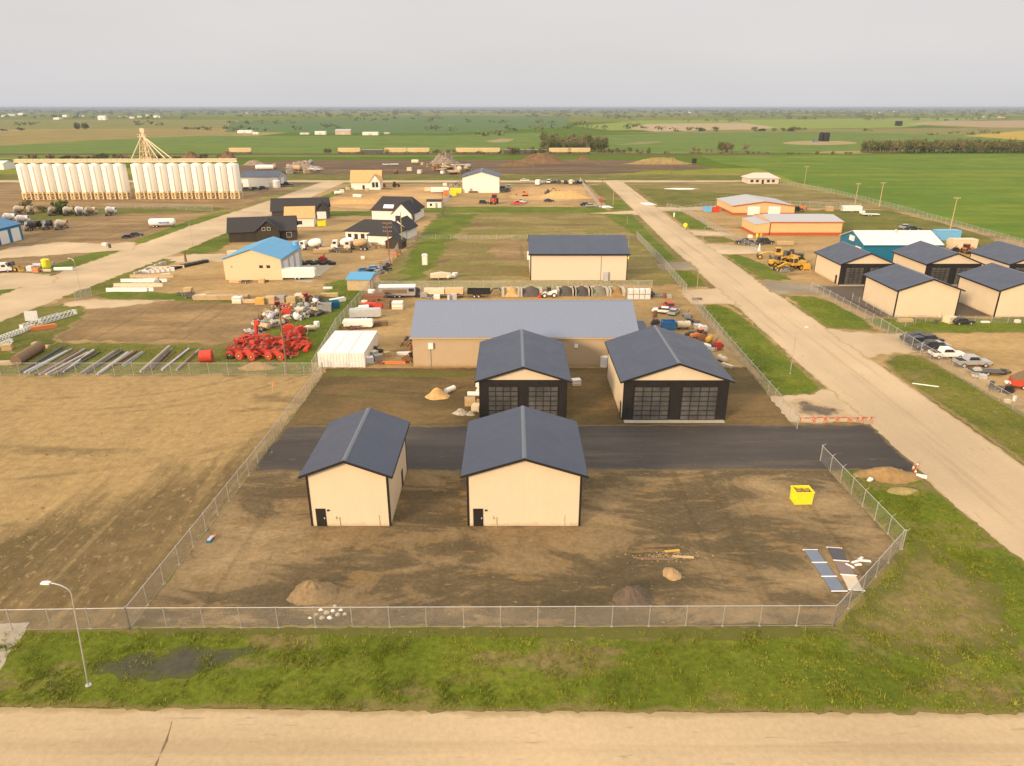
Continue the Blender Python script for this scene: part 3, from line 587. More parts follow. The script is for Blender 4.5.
def block(parent, x0, x1, y0, y1, eave, ridge, axis, wallm, roofmt, ov=0.4, hip=0.0, z0=0.0, th=0.16, shed=False, gable_m=None, ovf=None):
    """walls with closed gables, and a roof of two slabs (or a hip, or one slope)"""
    m = MB(); xm, ym = (x0 + x1) / 2, (y0 + y1) / 2
    if shed:                                           # one slope, high side towards +y (axis x) or +x (axis y)
        if axis == 'x': m.prism([(y0, z0), (y1, z0), (y1, ridge), (y0, eave)], x0, x1, 'X')
        else: m.prism([(x0, z0), (x1, z0), (x1, ridge), (x0, eave)], y0, y1, 'Y')
        m.build('wall', wallm, parent); r = MB()
        if axis == 'x':
            s = (ridge - eave) / (y1 - y0); r.prism([(y0 - ov, eave - s * ov + .02), (y1 + ov, ridge + s * ov + .02), (y1 + ov, ridge + s * ov + th), (y0 - ov, eave - s * ov + th)], x0 - ov, x1 + ov, 'X')
        else:
            s = (ridge - eave) / (x1 - x0); r.prism([(x0 - ov, eave - s * ov + .02), (x1 + ov, ridge + s * ov + .02), (x1 + ov, ridge + s * ov + th), (x0 - ov, eave - s * ov + th)], y0 - ov, y1 + ov, 'Y')
        return r.build('roof', roofmt, parent)
    if hip:
        m.box(x0, x1, y0, y1, z0, eave); m.build('wall', wallm, parent)
        a0, a1, b0, b1 = x0 - ov, x1 + ov, y0 - ov, y1 + ov; r = MB()
        rd = [(a0 + hip, ym, ridge), (a1 - hip, ym, ridge)] if axis == 'x' else [(xm, b0 + hip, ridge), (xm, b1 - hip, ridge)]
        ec = [(a0, b0), (a1, b0), (a1, b1), (a0, b1)]
        vs = [(x, y, eave - .12) for x, y in ec] + [(x, y, eave + .06) for x, y in ec] + rd
        fs = [(3, 2, 1, 0)] + [(i, (i + 1) % 4, 4 + (i + 1) % 4, 4 + i) for i in range(4)]
        fs += [(4, 5, 9, 8), (5, 6, 9), (6, 7, 8, 9), (7, 4, 8)] if axis == 'x' else [(4, 5, 8), (5, 6, 9, 8), (6, 7, 9), (7, 4, 8, 9)]
        r.add(vs, fs); return r.build('roof', roofmt, parent)
    if axis == 'y': m.prism([(x0, z0), (x1, z0), (x1, eave), (xm, ridge), (x0, eave)], y0, y1, 'Y'); half = xm - x0
    else: m.prism([(y0, z0), (y1, z0), (y1, eave), (ym, ridge), (y0, eave)], x0, x1, 'X'); half = ym - y0
    m.build('wall', wallm, parent)
    s = (ridge - eave) / half; r = MB(); g = ov if ovf is None else ovf
    c, lo, hi = (xm, x0 - ov, x1 + ov) if axis == 'y' else (ym, y0 - ov, y1 + ov)
    e0 = eave - s * ov
    r.prism([(lo, e0 + .02), (c, ridge + .02), (hi, e0 + .02), (hi, e0 + th), (c, ridge + th), (lo, e0 + th)], *((y0 - g, y1 + ov) if axis == 'y' else (x0 - ov, x1 + ov)), axis='Y' if axis == 'y' else 'X')
    ro = r.build('roof', roofmt, parent)
    return ro
def ridge_cap(ro, axis, x0, x1, y0, y1, ridge, slope, w=0.22, th=0.16, mat=None):
    xm, ym = (x0 + x1) / 2, (y0 + y1) / 2; z = ridge + th
    pr = lambda c: [(c - w, z - slope * w + .005), (c, z + .005), (c + w, z - slope * w + .005), (c + w, z - slope * w + .035), (c, z + .04), (c - w, z - slope * w + .035)]
    m = MB()
    if axis == 'y': m.prism(pr(xm), y0, y1, 'Y')
    else: m.prism(pr(ym), x0, x1, 'X')
    return m.build('ridge_cap', mat or RIDGE, ro)

def shop(label, x0, x1, y0, y1, eave, ridge, front='plain', ov=0.55, group=None, doors=True, small=False):
    """cream metal shop with charcoal roof and black trim; front = 'plain' (man door) or 'doors' (black wall with two glazed doors)"""
    cx, cy = (x0 + x1) / 2, (y0 + y1) / 2; hw, hd = (x1 - x0) / 2, (y1 - y0) / 2
    t = thing('metal_shop', label, 'shop building', (cx, cy, 0), 0, group)
    ro = block(t, -hw, hw, -hd, hd, eave, ridge, 'y', CREAM, ROOF_Y, ov=ov, th=0.17)
    s = (ridge - eave) / hw
    ridge_cap(ro, 'y', -hw, hw, -hd - ov, hd + ov, ridge, s, th=0.17)
    e0 = eave - s * ov                                  # dark rake boards along both gables and eaves
    for yy in (-hd - ov - .05, hd + ov + .005):
        MB().prism([(-hw - ov, e0 - .10), (0, ridge - .10), (hw + ov, e0 - .10), (hw + ov, e0 + .165), (0, ridge + .165), (-hw - ov, e0 + .165)], yy, yy + .045, 'Y').build('fascia', TRIM, ro)
    for sx in (-1, 1): MB().box(sx * (hw + ov + .003), sx * (hw + ov + .05), -hd - ov, hd + ov, e0 - .10, e0 + .15).build('gutter', TRIM, ro)
    for sx in (-1, 1):
        for sy in (-1, 1):
            MB().box(sx * (hw - .16), sx * (hw + .05), sy * (hd - .16), sy * (hd + .05), 0, eave - .12).build('corner_trim', TRIM, t)
    if front == 'bare': pass
    elif front == 'plain':
        opening(t, 'S', -hw + .55, -hw + 1.55, 0.05, 2.15, 'door', -hw, hw, -hd, hd)
        MB().box(-hw + 1.75, -hw + 1.95, -hd - .14, -hd - .003, 1.9, 2.05).build('wall_light', TRIM, t)
        MB().tube([(-hw + 2.5, -hd - .08, 1.15), (-hw + 2.9, -hd - .08, 1.15), (-hw + 2.9, -hd - .08, 0)], .035, 6).box(-hw + 2.35, -hw + 2.6, -hd - .18, -hd - .02, 1.0, 1.25).build('gas_meter', CREAMP, t)
        MB().box(-hw + .4, -hw + 1.8, -hd - 1.0, -hd - .02, 0, .07).build('door_step', CONCRETE, t)
        opening(t, 'E', hd - 4.0, hd - 3.2, 0.05, 2.1, 'door', -hw, hw, -hd, hd)
        if not small: MB().cyl((hw * .72, -hd - .05, .1), (hw * .72, -hd - .05, 1.4), .03, n=6).build('conduit', CREAMP, t)
    else:
        MB().box(-hw + .02, hw - .02, -hd - .06, -hd - .003, 0.02, eave - .02).build('front_panel', BLACKSIDE, t)
        dw = hw * 0.68; gap = hw * .12
        for sx in (-1, 1):
            a, b = (gap * sx, (gap + dw) * sx) if sx > 0 else ((gap + dw) * sx, gap * sx)
            opening(t, 'S', a, b, .12, eave - .95, 'glassdoor', -hw, hw, -hd - .062, hd)
        MB().box(-hw + .2, hw - .2, -hd - 1.0, -hd - .07, 0, .11).build('concrete_apron', CONCRETE, t)
        opening(t, 'W', -hd + 1.2, -hd + 2.1, 0.05, 2.1, 'door', -hw, hw, -hd, hd)
    return t

GS = 'cream metal shops with charcoal roofs'
shop('narrow cream metal shop with charcoal roof and small black door, nearest to the ploughed field', -20.5, -12.4, 61.4, 73.2, 6.2, 7.75, group=GS)
shop('wide cream metal shop with charcoal roof and black man door, south of the asphalt strip', -4.5, 6.95, 61.4, 73.2, 6.2, 8.0, group=GS)
shop('cream shop with black door wall, half hidden behind the wide cream shop', -4.4, 7.4, 87.6, 103.4, 6.0, 7.9, front='doors', group=GS)
shop('wide cream shop with two glazed doors in a black wall, facing the asphalt strip', 15.1, 29.2, 87.6, 103.8, 5.95, 8.4, front='doors', group=GS)
GE = 'cream metal shops of the fenced lot across the road'
shop('cream shop with two glazed doors beside the yellow machines across the road', 79, 91.5, 166.5, 181, 5.2, 7.7, front='doors', group=GE)
shop('windowless cream shop standing alone at the fence corner across the road', 78, 90.6, 138.3, 152, 5.8, 8.0, front='bare', group=GE, small=True)
shop('cream shop with glazed doors in front of the teal building', 99.5, 112.5, 166.5, 182, 5.2, 7.7, front='doors', group=GE)
shop('cream shop cut by the frame above the strip of grass across the road', 98.6, 112, 138.3, 152, 5.8, 8.2, front='bare', group=GE, small=True)
shop('cream shop farther back at the frame edge, next to the far field fence', 119.5, 133, 166.5, 182, 5.2, 7.7, front='doors', group=GE)

# long workshop behind the shops
t = thing('workshop', 'long tan workshop with plain galvanised roof behind the two glazed door shops', 'building', (2.2, 118, 0))
ro = block(t, -18.5, 18.3, -9, 9, 5.2, 8.8, 'x', TANSIDE, ROOFG_X, ov=0.35)
ridge_cap(ro, 'x', -18.8, 18.6, -9, 9, 8.8, 0.4, mat=ROOFG_X)
MB().box(-18.9, 18.7, -9.42, -9.36, 4.92, 5.18).build('gutter', TANSIDE, ro)
MB().cyl((-15.6, -9.06, 0), (-15.6, -9.06, 3.2), .05, n=6).build('conduit', GREY, t)
MB().box(-15.9, -15.1, -9.35, -9.02, 3.2, 4.2).build('meter_box', WHITE, t)
MB().box(8.0, 8.6, -9.3, -9.02, 3.4, 4.0).build('vent_hood', WHITE, t)
MB().box(18.34, 21.4, -2, 4, 0, 3.4).build('annexe', GREYSIDE, t)
MB().prism([(-2.3, 3.4), (4.3, 3.9), (4.3, 4.02), (-2.3, 3.52)], 18.34, 21.7, 'X').build('annexe_roof', ROOFN_X, t)
opening(t, 'E', -7, -3, 0, 3.6, 'overhead', -18.5, 18.3, -9, 9)

# pale shed in the middle
t = thing('shed', 'large cream shed with slate roof standing alone on the weedy lot', 'shed', (16.4, 180, 0))
ro = block(t, -11.8, 12, -8.6, 8.6, 6.7, 9.6, 'x', WHITESIDE if False else pm('pale cream siding', (0.66, 0.56, 0.43), 0.5, var=0.03, ribs=('H', 0.4)), ROOFN_X, ov=0.5)
MB().box(-12.4, 12.6, -9.2, -9.12, 6.3, 6.62).build('gutter', TRIM, ro)
for sx in (-11.8, 12): MB().box(sx - .1, sx + .1, -8.7, -8.55, 0, 6.4).build('corner_trim', TRIM, t)
MB().box(5.5, 5.65, -8.68, -8.605, 0, 6.4).build('downspout', GREY, t)
opening(t, 'E', -5, 0, 0, 4.4, 'overhead', -11.8, 12, -8.6, 8.6)
opening(t, 'E', 3, 7, 0, 4.0, 'overhead', -11.8, 12, -8.6, 8.6)
MB().cyl((12.02, -8.0, 5.6), (12.35, -8.0, 5.6), .75, n=14).build('round_sign', YELLOW, t)
MB().box(-12.5, -11.82, -2, 2, 3.8, 5.2).build('air_unit', WHITE, t)
MB().box(6.2, 7.4, -9.2, -8.62, 0, 2.2).build('utility_box', LGREY, t)

# blue roofed shop on the left
t = thing('workshop', 'cream workshop with bright sky blue roof and white overhead doors', 'workshop', (-64.2, 180.5, 0))
ro = block(t, -7.1, 7.1, -8.8, 8.8, 5.3, 7.6, 'y', pm('pale peach siding', (0.66, 0.52, 0.33), 0.55, var=0.03, ribs=('H', 0.4)), ROOFB_Y, ov=0.4)
for a in (2.1, 3.9): opening(t, 'S', a - .45, a + .45, 3.0, 3.7, 'bwindow', -7.1, 7.1, -8.8, 8.8)
for a in (-6.5, -1.8, 3.2): opening(t, 'E', a, a + 3.2, 0, 4.2, 'overhead', -7.1, 7.1, -8.8, 8.8)
MB().box(7.105, 7.12, -8.8, 8.8, 0, 5.2).build('side_shade', GREYSIDE, t)  # grey sheet over the cream side wall: its shade put into the colour
MB().box(-5.4, -5.1, -8.95, -8.81, 3.2, 3.5).build('wall_light', GREY, t)
MB().cyl((6.4, 7.0, 5.4), (6.4, 7.0, 6.8), .8, n=12).build('roof_vent', LBLUE, t)

# teal building with a white roof
t = thing('warehouse', 'teal metal warehouse with white roof among the cream shops', 'warehouse', (108.2, 201.6, 0))
ro = block(t, -10.7, 10.8, -7.6, 7.6, 4.7, 7.3, 'x', TEAL, ROOFW_X, ov=0.35)
MB().box(-11.2, 11.3, -8.05, -7.98, 4.4, 4.66).build('gutter', TEAL, ro)
MB().box(-11.15, -10.72, -1.2, 1.2, 4.6, 6.0).build('gable_sign', WHITE, t)
opening(t, 'W', -6, -2.5, 0, 3.6, 'overhead', -10.7, 10.8, -7.6, 7.6)
MB().cyl((0.6, -1.2, 7.0), (0.6, -1.2, 7.9), .3, n=8).build('roof_vent', LGREY, ro)

# the two peach buildings
t = thing('office_building', 'long peach building with rust red base and pale roof, nearer of the pair', 'building', (98.5, 246, 0))
block(t, -11.9, 12, -9, 9, 4.5, 5.6, 'x', PEACH, ROOFGR, ov=0.3)
MB().box(-11.95, 12.05, -9.06, 9.06, 0, 1.0).build('base_band', REDBASE, t)
MB().box(-12.25, 12.35, -9.40, -9.33, 4.2, 4.5).build('gutter', REDBASE, t)
block(t, -17.2, -12.32, -9, 5, 3.6, 4.2, 'y', PEACH, ROOFGR, ov=0.2, shed=True)
MB().box(-17.25, -12.33, -9.05, 5.05, 0, 0.9).build('annexe_base', REDBASE, t)
MB().box(11.9, 12.1, -9.1, -8.9, 1.0, 4.2).build('corner_trim', REDBASE, t); MB().box(-12.32, -12.2, -9.1, -8.9, 1.0, 4.2).build('corner_trim', REDBASE, t)
t = thing('office_building', 'peach building with low gable and two white doors, behind the long one', 'building', (100.2, 297, 0))
block(t, -12, 12.5, -12, 12, 3.5, 5.2, 'y', PEACH, ROOFGR, ov=0.4)
MB().box(-12.05, 12.55, -12.06, 12.06, 0, 0.9).build('base_band', REDBASE, t)
for a in (-3.8, 4.4): opening(t, 'S', a - 2.4, a + 2.4, 0, 3.4, 'overhead', -12, 12.5, -12.08, 12)
for sx in (-1, 1): MB().prism([(-12.7 if sx < 0 else 0.25, 3.3 if sx < 0 else 5.05), (0.25 if sx < 0 else 13.2, 5.05 if sx < 0 else 3.3), (0.25 if sx < 0 else 13.2, 5.4 if sx < 0 else 3.65), (-12.7 if sx < 0 else 0.25, 3.65 if sx < 0 else 5.4)], -12.48, -12.42, 'Y').build('fascia', REDBASE, t)

# farmhouse beyond the right road
t = thing('farmhouse', 'low white bungalow with pale hipped roof at the edge of the green field', 'house', (141, 414, 0))
block(t, -8, 9, -6, 6, 3.0, 5.6, 'x', pm('pale house siding', (0.62, 0.54, 0.44), 0.7), pm('pale shingles', (0.55, 0.49, 0.41), 0.9), ov=0.7, hip=5)
for a in (-6, -3, 3.2, 6): opening(t, 'S', a - .8, a + .8, .8, 2.2, 'bwindow', -8, 9, -6, 6)
opening(t, 'S', -.5, .7, 0, 2.2, 'door', -8, 9, -6, 6)
opening(t, 'E', -4, 2, 0, 2.5, 'overhead', -8, 9, -6, 6)

# white shop in the middle distance
t = thing('shop_building', 'white gabled shop with charcoal roof beside the sand piles', 'shop building', (-15.6, 374, 0))
ro = block(t, -9.2, 9.2, -11, 11, 7.6, 10.2, 'y', WHITEC, ROOF_Y, ov=0.6)
ridge_cap(ro, 'y', -9, 9, -11.6, 11.6, 10.2, 0.28, w=.35)
for a in (-5, 1): opening(t, 'E', a, a + 4, 0, 4.5, 'greyoverhead', -9.2, 9.2, -11, 11)
opening(t, 'S', -5.5, -4.3, 0, 2.2, 'gdoor', -9.2, 9.2, -11, 11)

# grey shed beside the silos
q = P(241, 188)
t = thing('shed', 'grey metal shed with dark blue roof at the end of the silo row', 'shed', (P(262, 187)[0], P(262, 187)[1] + 8, 0))
block(t, -11, 9, -8, 8, 5.2, 7.6, 'x', GREYSIDE, ROOFN_X, ov=0.4)
opening(t, 'S', -10.5, -7, 0, 4, 'overhead', -11, 9, -8, 8)
opening(t, 'E', -3, 3, 0, 4.2, 'overhead', -11, 9, -8, 8)
opening(t, 'S', 4, 5.2, 0, 2.2, 'gdoor', -11, 9, -8, 8)

# blue building cut by the left edge
q0, q1 = P(24, 239), P(-60, 262)
ang = math.atan2(q0[1] - q1[1], q0[0] - q1[0])
t = thing('garage_building', 'bright blue garage building with white overhead doors cut by the frame edge', 'garage', (q0[0], q0[1], 0), ang)
block(t, -26, 0, 0, 14, 4.9, 7.2, 'x', BLUESIDE, BLUESIDE if False else roofm('blue metal roof', (0.015, 0.16, 0.33), 'X'), ov=0.3)
for k in range(4): opening(t, 'S', -5.2 - k * 5.6, -1.2 - k * 5.6, 0, 4.1, 'overhead', -26, 0, 0, 14)

# houses being built
def house(name, label, loc, rz, blocks, wallm, roofmt, ops=(), extra=None):
    t = thing(name, label, 'house', loc, rz)
    for (x0, x1, y0, y1, ev, rg, ax, hip) in blocks: block(t, x0, x1, y0, y1, ev, rg, ax, wallm, roofmt, ov=.5, hip=hip)
    for o_ in ops: opening(t, *o_)
    if extra: extra(t)
    return t
q = P(262, 241.5)
house('unfinished_house', 'black clad bungalow with dark shingles and one front gable', (q[0] - .5, q[1] + 5, 0), R(14), [(-10.5, 10, -4.8, 5.5, 3.4, 7.0, 'x', 0), (-2.2, 5, -6.2, 0.5, 3.6, 6.6, 'y', 0)],
      pm('dark brown cladding', (0.045, 0.035, 0.022), 0.8), SHINGLE, [('S', -7, -5.4, 1, 2.4, 'bwindow', -10.5, 10, -4.8, 5.5), ('S', 7, 8.6, 1, 2.6, 'window', -10.5, 10, -4.8, 5.5), ('S', -.2, .8, 3.6, 4.6, 'window', -2.2, 5, -6.2, .5), ('S', 1.4, 2.4, 3.6, 4.6, 'window', -2.2, 5, -6.2, .5)])
q = P(302, 227)
house('unfinished_house', 'small white house with bare wood sheathed roof between two dark houses', (q[0] - 1.0, q[1] + 4, 0), R(10), [(-5.2, 4.6, -4, 4.5, 3.4, 6.6, 'x', 0)], WHITEC, OSB, [('S', -1, .5, .9, 2.2, 'bwindow', -5.2, 4.6, -4, 4.5)])
q = P(308, 220)
house('unfinished_house', 'dark shingled house with white end bay, farther of the dark pair', (q[0] - 1, q[1] + 8, 0), R(10), [(-14, 7, -4, 5, 3.3, 7.2, 'x', 0), (2.2, 7.2, -6.5, 0, 3.2, 6.0, 'y', 0)], pm('charcoal cladding', (0.05, 0.045, 0.04), 0.8), SHINGLE,
      [('S', 3, 6.4, 0.1, 2.8, 'overhead', 2.2, 7.2, -6.5, 0)])
q = P(376, 243)
house('unfinished_house', 'white bungalow with dark hipped roof and tall windows beside the red brown pole', (q[0] - .5, q[1] + 6.5, 0), R(-12), [(-9, 9, -4.8, 6, 3.2, 6.3, 'x', 5.0), (0.6, 8.6, -9.4, -1, 3.0, 5.4, 'y', 4.0), (3, 9.5, 2, 11, 3.3, 6.2, 'y', 0)], WHITEC, SHINGLE,
      [('S', -8.2, -7, .7, 2.4, 'bwindow', -9, 9, -4.8, 6), ('S', -6, -4.8, .7, 2.4, 'bwindow', -9, 9, -4.8, 6), ('S', -3.8, -2.5, 0, 2.5, 'bwindow', -9, 9, -4.8, 6), ('S', -1.6, -.6, .6, 2.5, 'bwindow', -9, 9, -4.8, 6)])
q = P(396, 224)
house('unfinished_house', 'white house with big dark roof and bright skylight, behind the hipped bungalow', (q[0] - 1, q[1] + 14, 0), R(-10), [(-9, 8, -5, 7, 3.6, 8.2, 'x', 3), (1.0, 8.4, -10.5, 0, 3.4, 7.0, 'y', 0)], WHITEC, SHINGLE,
      [('S', 2.2, 4.2, .6, 2.6, 'bwindow', 1.0, 8.4, -10.5, 0), ('E', -9, -6.5, .4, 2.6, 'bwindow', 1, 8.4, -10.5, 0)],
      lambda t: MB().prism([(-4.6, 4.38), (-3.2, 5.45), (-3.2, 5.6), (-4.6, 4.53)], -4.5, -.5, 'X').build('skylight', WHITE, t))
q = P(366, 190)
house('unfinished_house', 'white house with bare wood roof and arched front window near the back road', (q[0] - .5, q[1] + 7, 0), R(4), [(-7.8, 7.6, -5, 6, 4.0, 9.2, 'x', 0), (2.0, 7.4, -6.2, 0, 4.0, 7.6, 'y', 0)], WHITEC, OSB,
      [('S', 3.2, 4.6, 1.2, 3.8, 'bwindow', 2.0, 7.4, -6.2, 0), ('S', 5.0, 6.4, 1.2, 3.8, 'bwindow', 2.0, 7.4, -6.2, 0), ('S', -2, -.8, .2, 2.2, 'bwindow', -7.8, 7.6, -5, 6)])
q = P(395, 249)
t = thing('garden_shed', 'small dark gabled shed in front of the white hipped bungalow', 'shed', (q[0], q[1] + 2, 0), R(-10)); block(t, -2.6, 2.6, -2, 2.4, 2.2, 3.6, 'y', pm('dark brown cladding', (0.045, 0.035, 0.022), 0.8), SHINGLE, ov=.3)
q = P(361, 291)
t = thing('garden_shed', 'small tan shed with sky blue roof beside the chain link fence', 'shed', (q[0] - .3, q[1] + 2.2, 0), R(-3)); block(t, -2.8, 2.6, -2, 2.4, 2.6, 3.3, 'x', BEIGE, ROOFB_Y, ov=.3, shed=True)
opening(t, 'E', -1, .2, 0, 2, 'wdoor', -2.8, 2.6, -2, 2.4)
q = P(434, 208)
t = thing('site_cabin', 'small white site cabin at the lane fence corner', 'cabin', (q[0], q[1] + 2, 0)); block(t, -3, 3, -1.6, 1.8, 2.7, 3.3, 'x', WHITEC, SHINGLE, ov=.3)
opening(t, 'S', -1.8, -.8, .8, 1.8, 'bwindow', -3, 3, -1.6, 1.8); opening(t, 'S', .6, 1.5, 0, 2, 'gdoor', -3, 3, -1.6, 1.8)
# far farm sheds beyond the railway
for px, y, wd, ht, nm, lb, mt, rm in [(321, 134.5, 17, 5, 'quonset', 'white rounded farm shed far beyond the railway', WHITEC, ROOFW_X), (344, 134.5, 24, 8, 'barn', 'big tan barn far beyond the railway, tallest of the farm sheds', pm('tan barn siding', (.55, .40, .27), .7), ROOFGR),
                                  (371, 135, 24, 4.5, 'barn', 'long low white barn right of the big tan barn', WHITEC, ROOFW_X), (246, 133, 24, 4.5, 'barn', 'low white barn far beyond the silos, among bushes', WHITEC, ROOFW_X), (256, 134.2, 9, 3, 'hut', 'tiny white hut right of the low white barn', WHITEC, ROOFW_X),
                                  (103, 120, 26, 14, 'barn', 'large white arched barn in the far town', WHITEC, ROOFW_X), (305, 134.3, 14, 2.6, 'hut', 'small pale hut left of the rounded farm shed', WHITEC, ROOFGR), (387, 134, 9, 2.5, 'hut', 'tiny pale hut at the far end of the farm sheds', BEIGE, ROOFGR)]:
    q = P(px, y); t = thing(nm, lb, 'farm building', (q[0], q[1], 0)); block(t, -wd / 2, wd / 2, -wd * .3, wd * .3, ht * .72, ht, 'x', mt, rm, ov=.3)
    opening(t, 'S', -wd * .12, wd * .12, 0, ht * .5, 'greyoverhead', -wd / 2, wd / 2, -wd * .3, wd * .3)
rr = random.Random(5)
for k, (px, y) in enumerate([(5, 117), (12, 116), (38, 117.5), (66, 117), (82, 116.5), (122, 117), (132, 118.5), (148, 116), (170, 114.5), (58, 119.5), (22, 115), (128, 116.5), (140, 117.4), (158, 117.6), (240, 114), (247, 113.6), (303, 114.4), (465, 112.2), (690, 112.8), (880, 113.4), (1004, 112.4), (895, 112), (984, 117), (1002, 118)]):
    q = P(px, y); wd = rr.uniform(16, 34) * (q[1] / 4500) ** .5; h = wd * rr.uniform(.25, .4)
    t = thing('town_building', 'pale building of the far town on the horizon plain', 'building', (q[0], q[1], 0), rr.uniform(-.4, .4), 'buildings of the far town'); block(t, -wd / 2, wd / 2, -wd / 3, wd / 3, h * .75, h, 'x', [WHITEC, WHITEC, BEIGE][k % 3], [ROOFW_X, ROOFGR, SHINGLE][k % 3], ov=.3)
# ================================================================= fences
def fence(label, pts, h=2.1, gap=3.0, sp=0.10, wr=0.0055, post_r=0.045, arms=False, rail=True, mat=None, group='chain link fences'):
    """posts, top rail and a woven wire mesh along a line of ground points"""
    mat = mat or GALV; wr *= 0.62
    t = thing('chain_link_fence', label, 'fence', (*pts[0], 0), 0, group); ox, oy = pts[0]
    mesh = MB(); rl = MB(); posts = []
    for (ax, ay), (bx, by) in zip(pts, pts[1:]):
        ax -= ox; ay -= oy; bx -= ox; by -= oy
        L = math.hypot(bx - ax, by - ay); ux, uy = (bx - ax) / L, (by - ay) / L; n = max(1, round(L / gap))
        for k in range(n + 1): posts.append((ax + ux * L * k / n, ay + uy * L * k / n, k in (0, n)))
        if rail: rl.cyl((ax, ay, h), (bx, by, h), post_r * .75, n=6); rl.cyl((ax, ay, .08), (bx, by, .08), .012, n=4)
        nx, ny = -uy, ux
        def wire(u0, z0, u1, z1):
            du, dz = (u1 - u0), (z1 - z0); l = math.hypot(du, dz)
            if l < 1e-3: return
            pu, pz = -dz / l * wr, du / l * wr
            vs = []
            for u, z in ((u0, z0), (u1, z1)):
                for a, b in ((1, 0), (-.5, .87), (-.5, -.87)):
                    vs.append((ax + ux * (u + pu * a) + nx * wr * b, ay + uy * (u + pu * a) + ny * wr * b, z + pz * a))
            mesh.add(vs, [(0, 1, 4, 3), (1, 2, 5, 4), (2, 0, 3, 5)])
        hh = h - .05; d = sp * 1.414; k = -hh
        while k < L:
            for sgn in (1, -1):
                u0, z0, u1, z1 = k, .03, k + hh, hh
                if u0 < 0: z0 += -u0; u0 = 0
                if u1 > L: z1 -= u1 - L; u1 = L
                if sgn < 0: z0, z1 = hh + .03 - z0, hh + .03 - z1
                if u1 > u0: wire(u0, z0, u1, z1)
            k += d
    seen = set(); nposts = 0
    for x, y, end in posts:
        key = (round(x, 2), round(y, 2))
        if key in seen: continue
        seen.add(key); m = MB(); r = post_r * (1.4 if end else 1)
        m.cyl((x, y, 0), (x, y, h + (.12 if end else .04)), r, n=8).lathe([(r * 1.25, 0), (r * 1.25, .05), (0.005, .1)], (x, y, h + (.08 if end else .0)), 8)
        m.cyl((x, y, 0), (x, y, .08), .11, n=8)
        if arms: m.cyl((x, y, h - .02), (x + .35, y, h + .3), .022, n=5)
        nposts += 1
        if nposts <= 99: m.build('post', mat, t)
    if rail: rl.build('rail', mat, t)
    mesh.build('wire_mesh', mat, t)
    return t
fence('chain link fence running along the front of the yard beside the gravel road', [(-44.2, 46.0), (-31.5, 46.3), (26.6, 46.6)], gap=3.05, sp=.10, wr=.0042)
fence('short chain link fence cutting diagonally across the corner of the yard', [(26.6, 46.6), (37.7, 57.4)], gap=3.0, wr=.0045)
fence('chain link fence with barb arms on the east side of the yard by the asphalt', [(37.9, 57.4), (37.4, 75.6)], gap=2.6, arms=True, wr=.0045)
fence('long chain link fence between the ploughed field and the shop yard', [(-31.5, 46.3), (-30.6, 75), (-30.3, 105)], gap=3.0, sp=.11, wr=.006)
fence('chain link fence with barb arms between the workshop lot and the green verge', [(38.0, 84.6), (38.6, 118), (39.5, 150)], gap=3.0, arms=True, sp=.12, wr=.007)
fence('chain link fence along the top of the ploughed field in front of the stored pipes', [(-30.3, 105), (-82, 105), (-130, 104.6)], gap=3.0, sp=.13, wr=.006)
fence('chain link fence climbing from the white containers past the red brown pole', [(-32.2, 106), (-34.0, 130), (-33.5, 160), (-34, 205), (-35, 222)], gap=3.2, sp=.15, wr=.009)
fence('chain link fence between the cream shed and the right road', [(40.2, 158), (41, 190), (41, 232)], gap=3.2, sp=.15, wr=.009)
fence('chain link fence behind the row of material bunkers', [(-34, 161.5), (0, 161.8), (33, 162)], gap=3.4, sp=.16, wr=.008)
fence('chain link fence of the cream shop lot beside the right road', [(71.0, 88), (70.9, 115), (71.3, 130), (70.6, 152), (69.8, 160)], gap=3.0, sp=.13, wr=.008, arms=True)
fence('chain link fence in front of the peach buildings', [(72.6, 205), (71, 240), (70.5, 262), (71.5, 290), (66, 305)], gap=3.3, sp=.18, wr=.011)
fence('long chain link fence along the edge of the bright green field', [(150, 405), (160, 362), (161.9, 300), (160, 262), (158.3, 225), (156.5, 190)], gap=3.4, sp=.2, wr=.012)
fence('low wire fence of the lane through the weedy lot', [(-33, 222), (-30, 230), (10, 229), (31, 230), (41, 232)], h=1.5, gap=5, sp=.24, wr=.008, rail=False)
fence('lane fence leaning past the site cabin towards the white shop', [P(x, y) for x, y in [(442, 209), (451, 196), (461, 183)]], gap=4, sp=.22, wr=.014)
fence('lane fence at the right end of the sand piles', [P(x, y) for x, y in [(600, 208), (590, 195), (580, 181)]], gap=4, sp=.22, wr=.014)
fence('chain link fence behind the peach buildings', [P(x, y) for x, y in [(680, 212), (720, 205), (790, 206), (860, 208)]], gap=4, sp=.22, wr=.012)
fence('wire fence along the gravel pad beside the row of mixer trucks', [P(x, y) for x, y in [(110, 208), (170, 209), (213, 211)]], gap=4, sp=.22, wr=.012)
fence('short bright gate fence beside the left road', [P(x, y) for x, y in [(76, 301), (92, 296)]], h=2.2, gap=1.6, sp=.15, wr=.012)
fence('bare fence in front of the windowless cream shop', [P(x, y) for x, y in [(852, 300), (905, 327), (925, 322), (1024, 324)]], h=1.4, gap=3, sp=.2, wr=.008, rail=False)

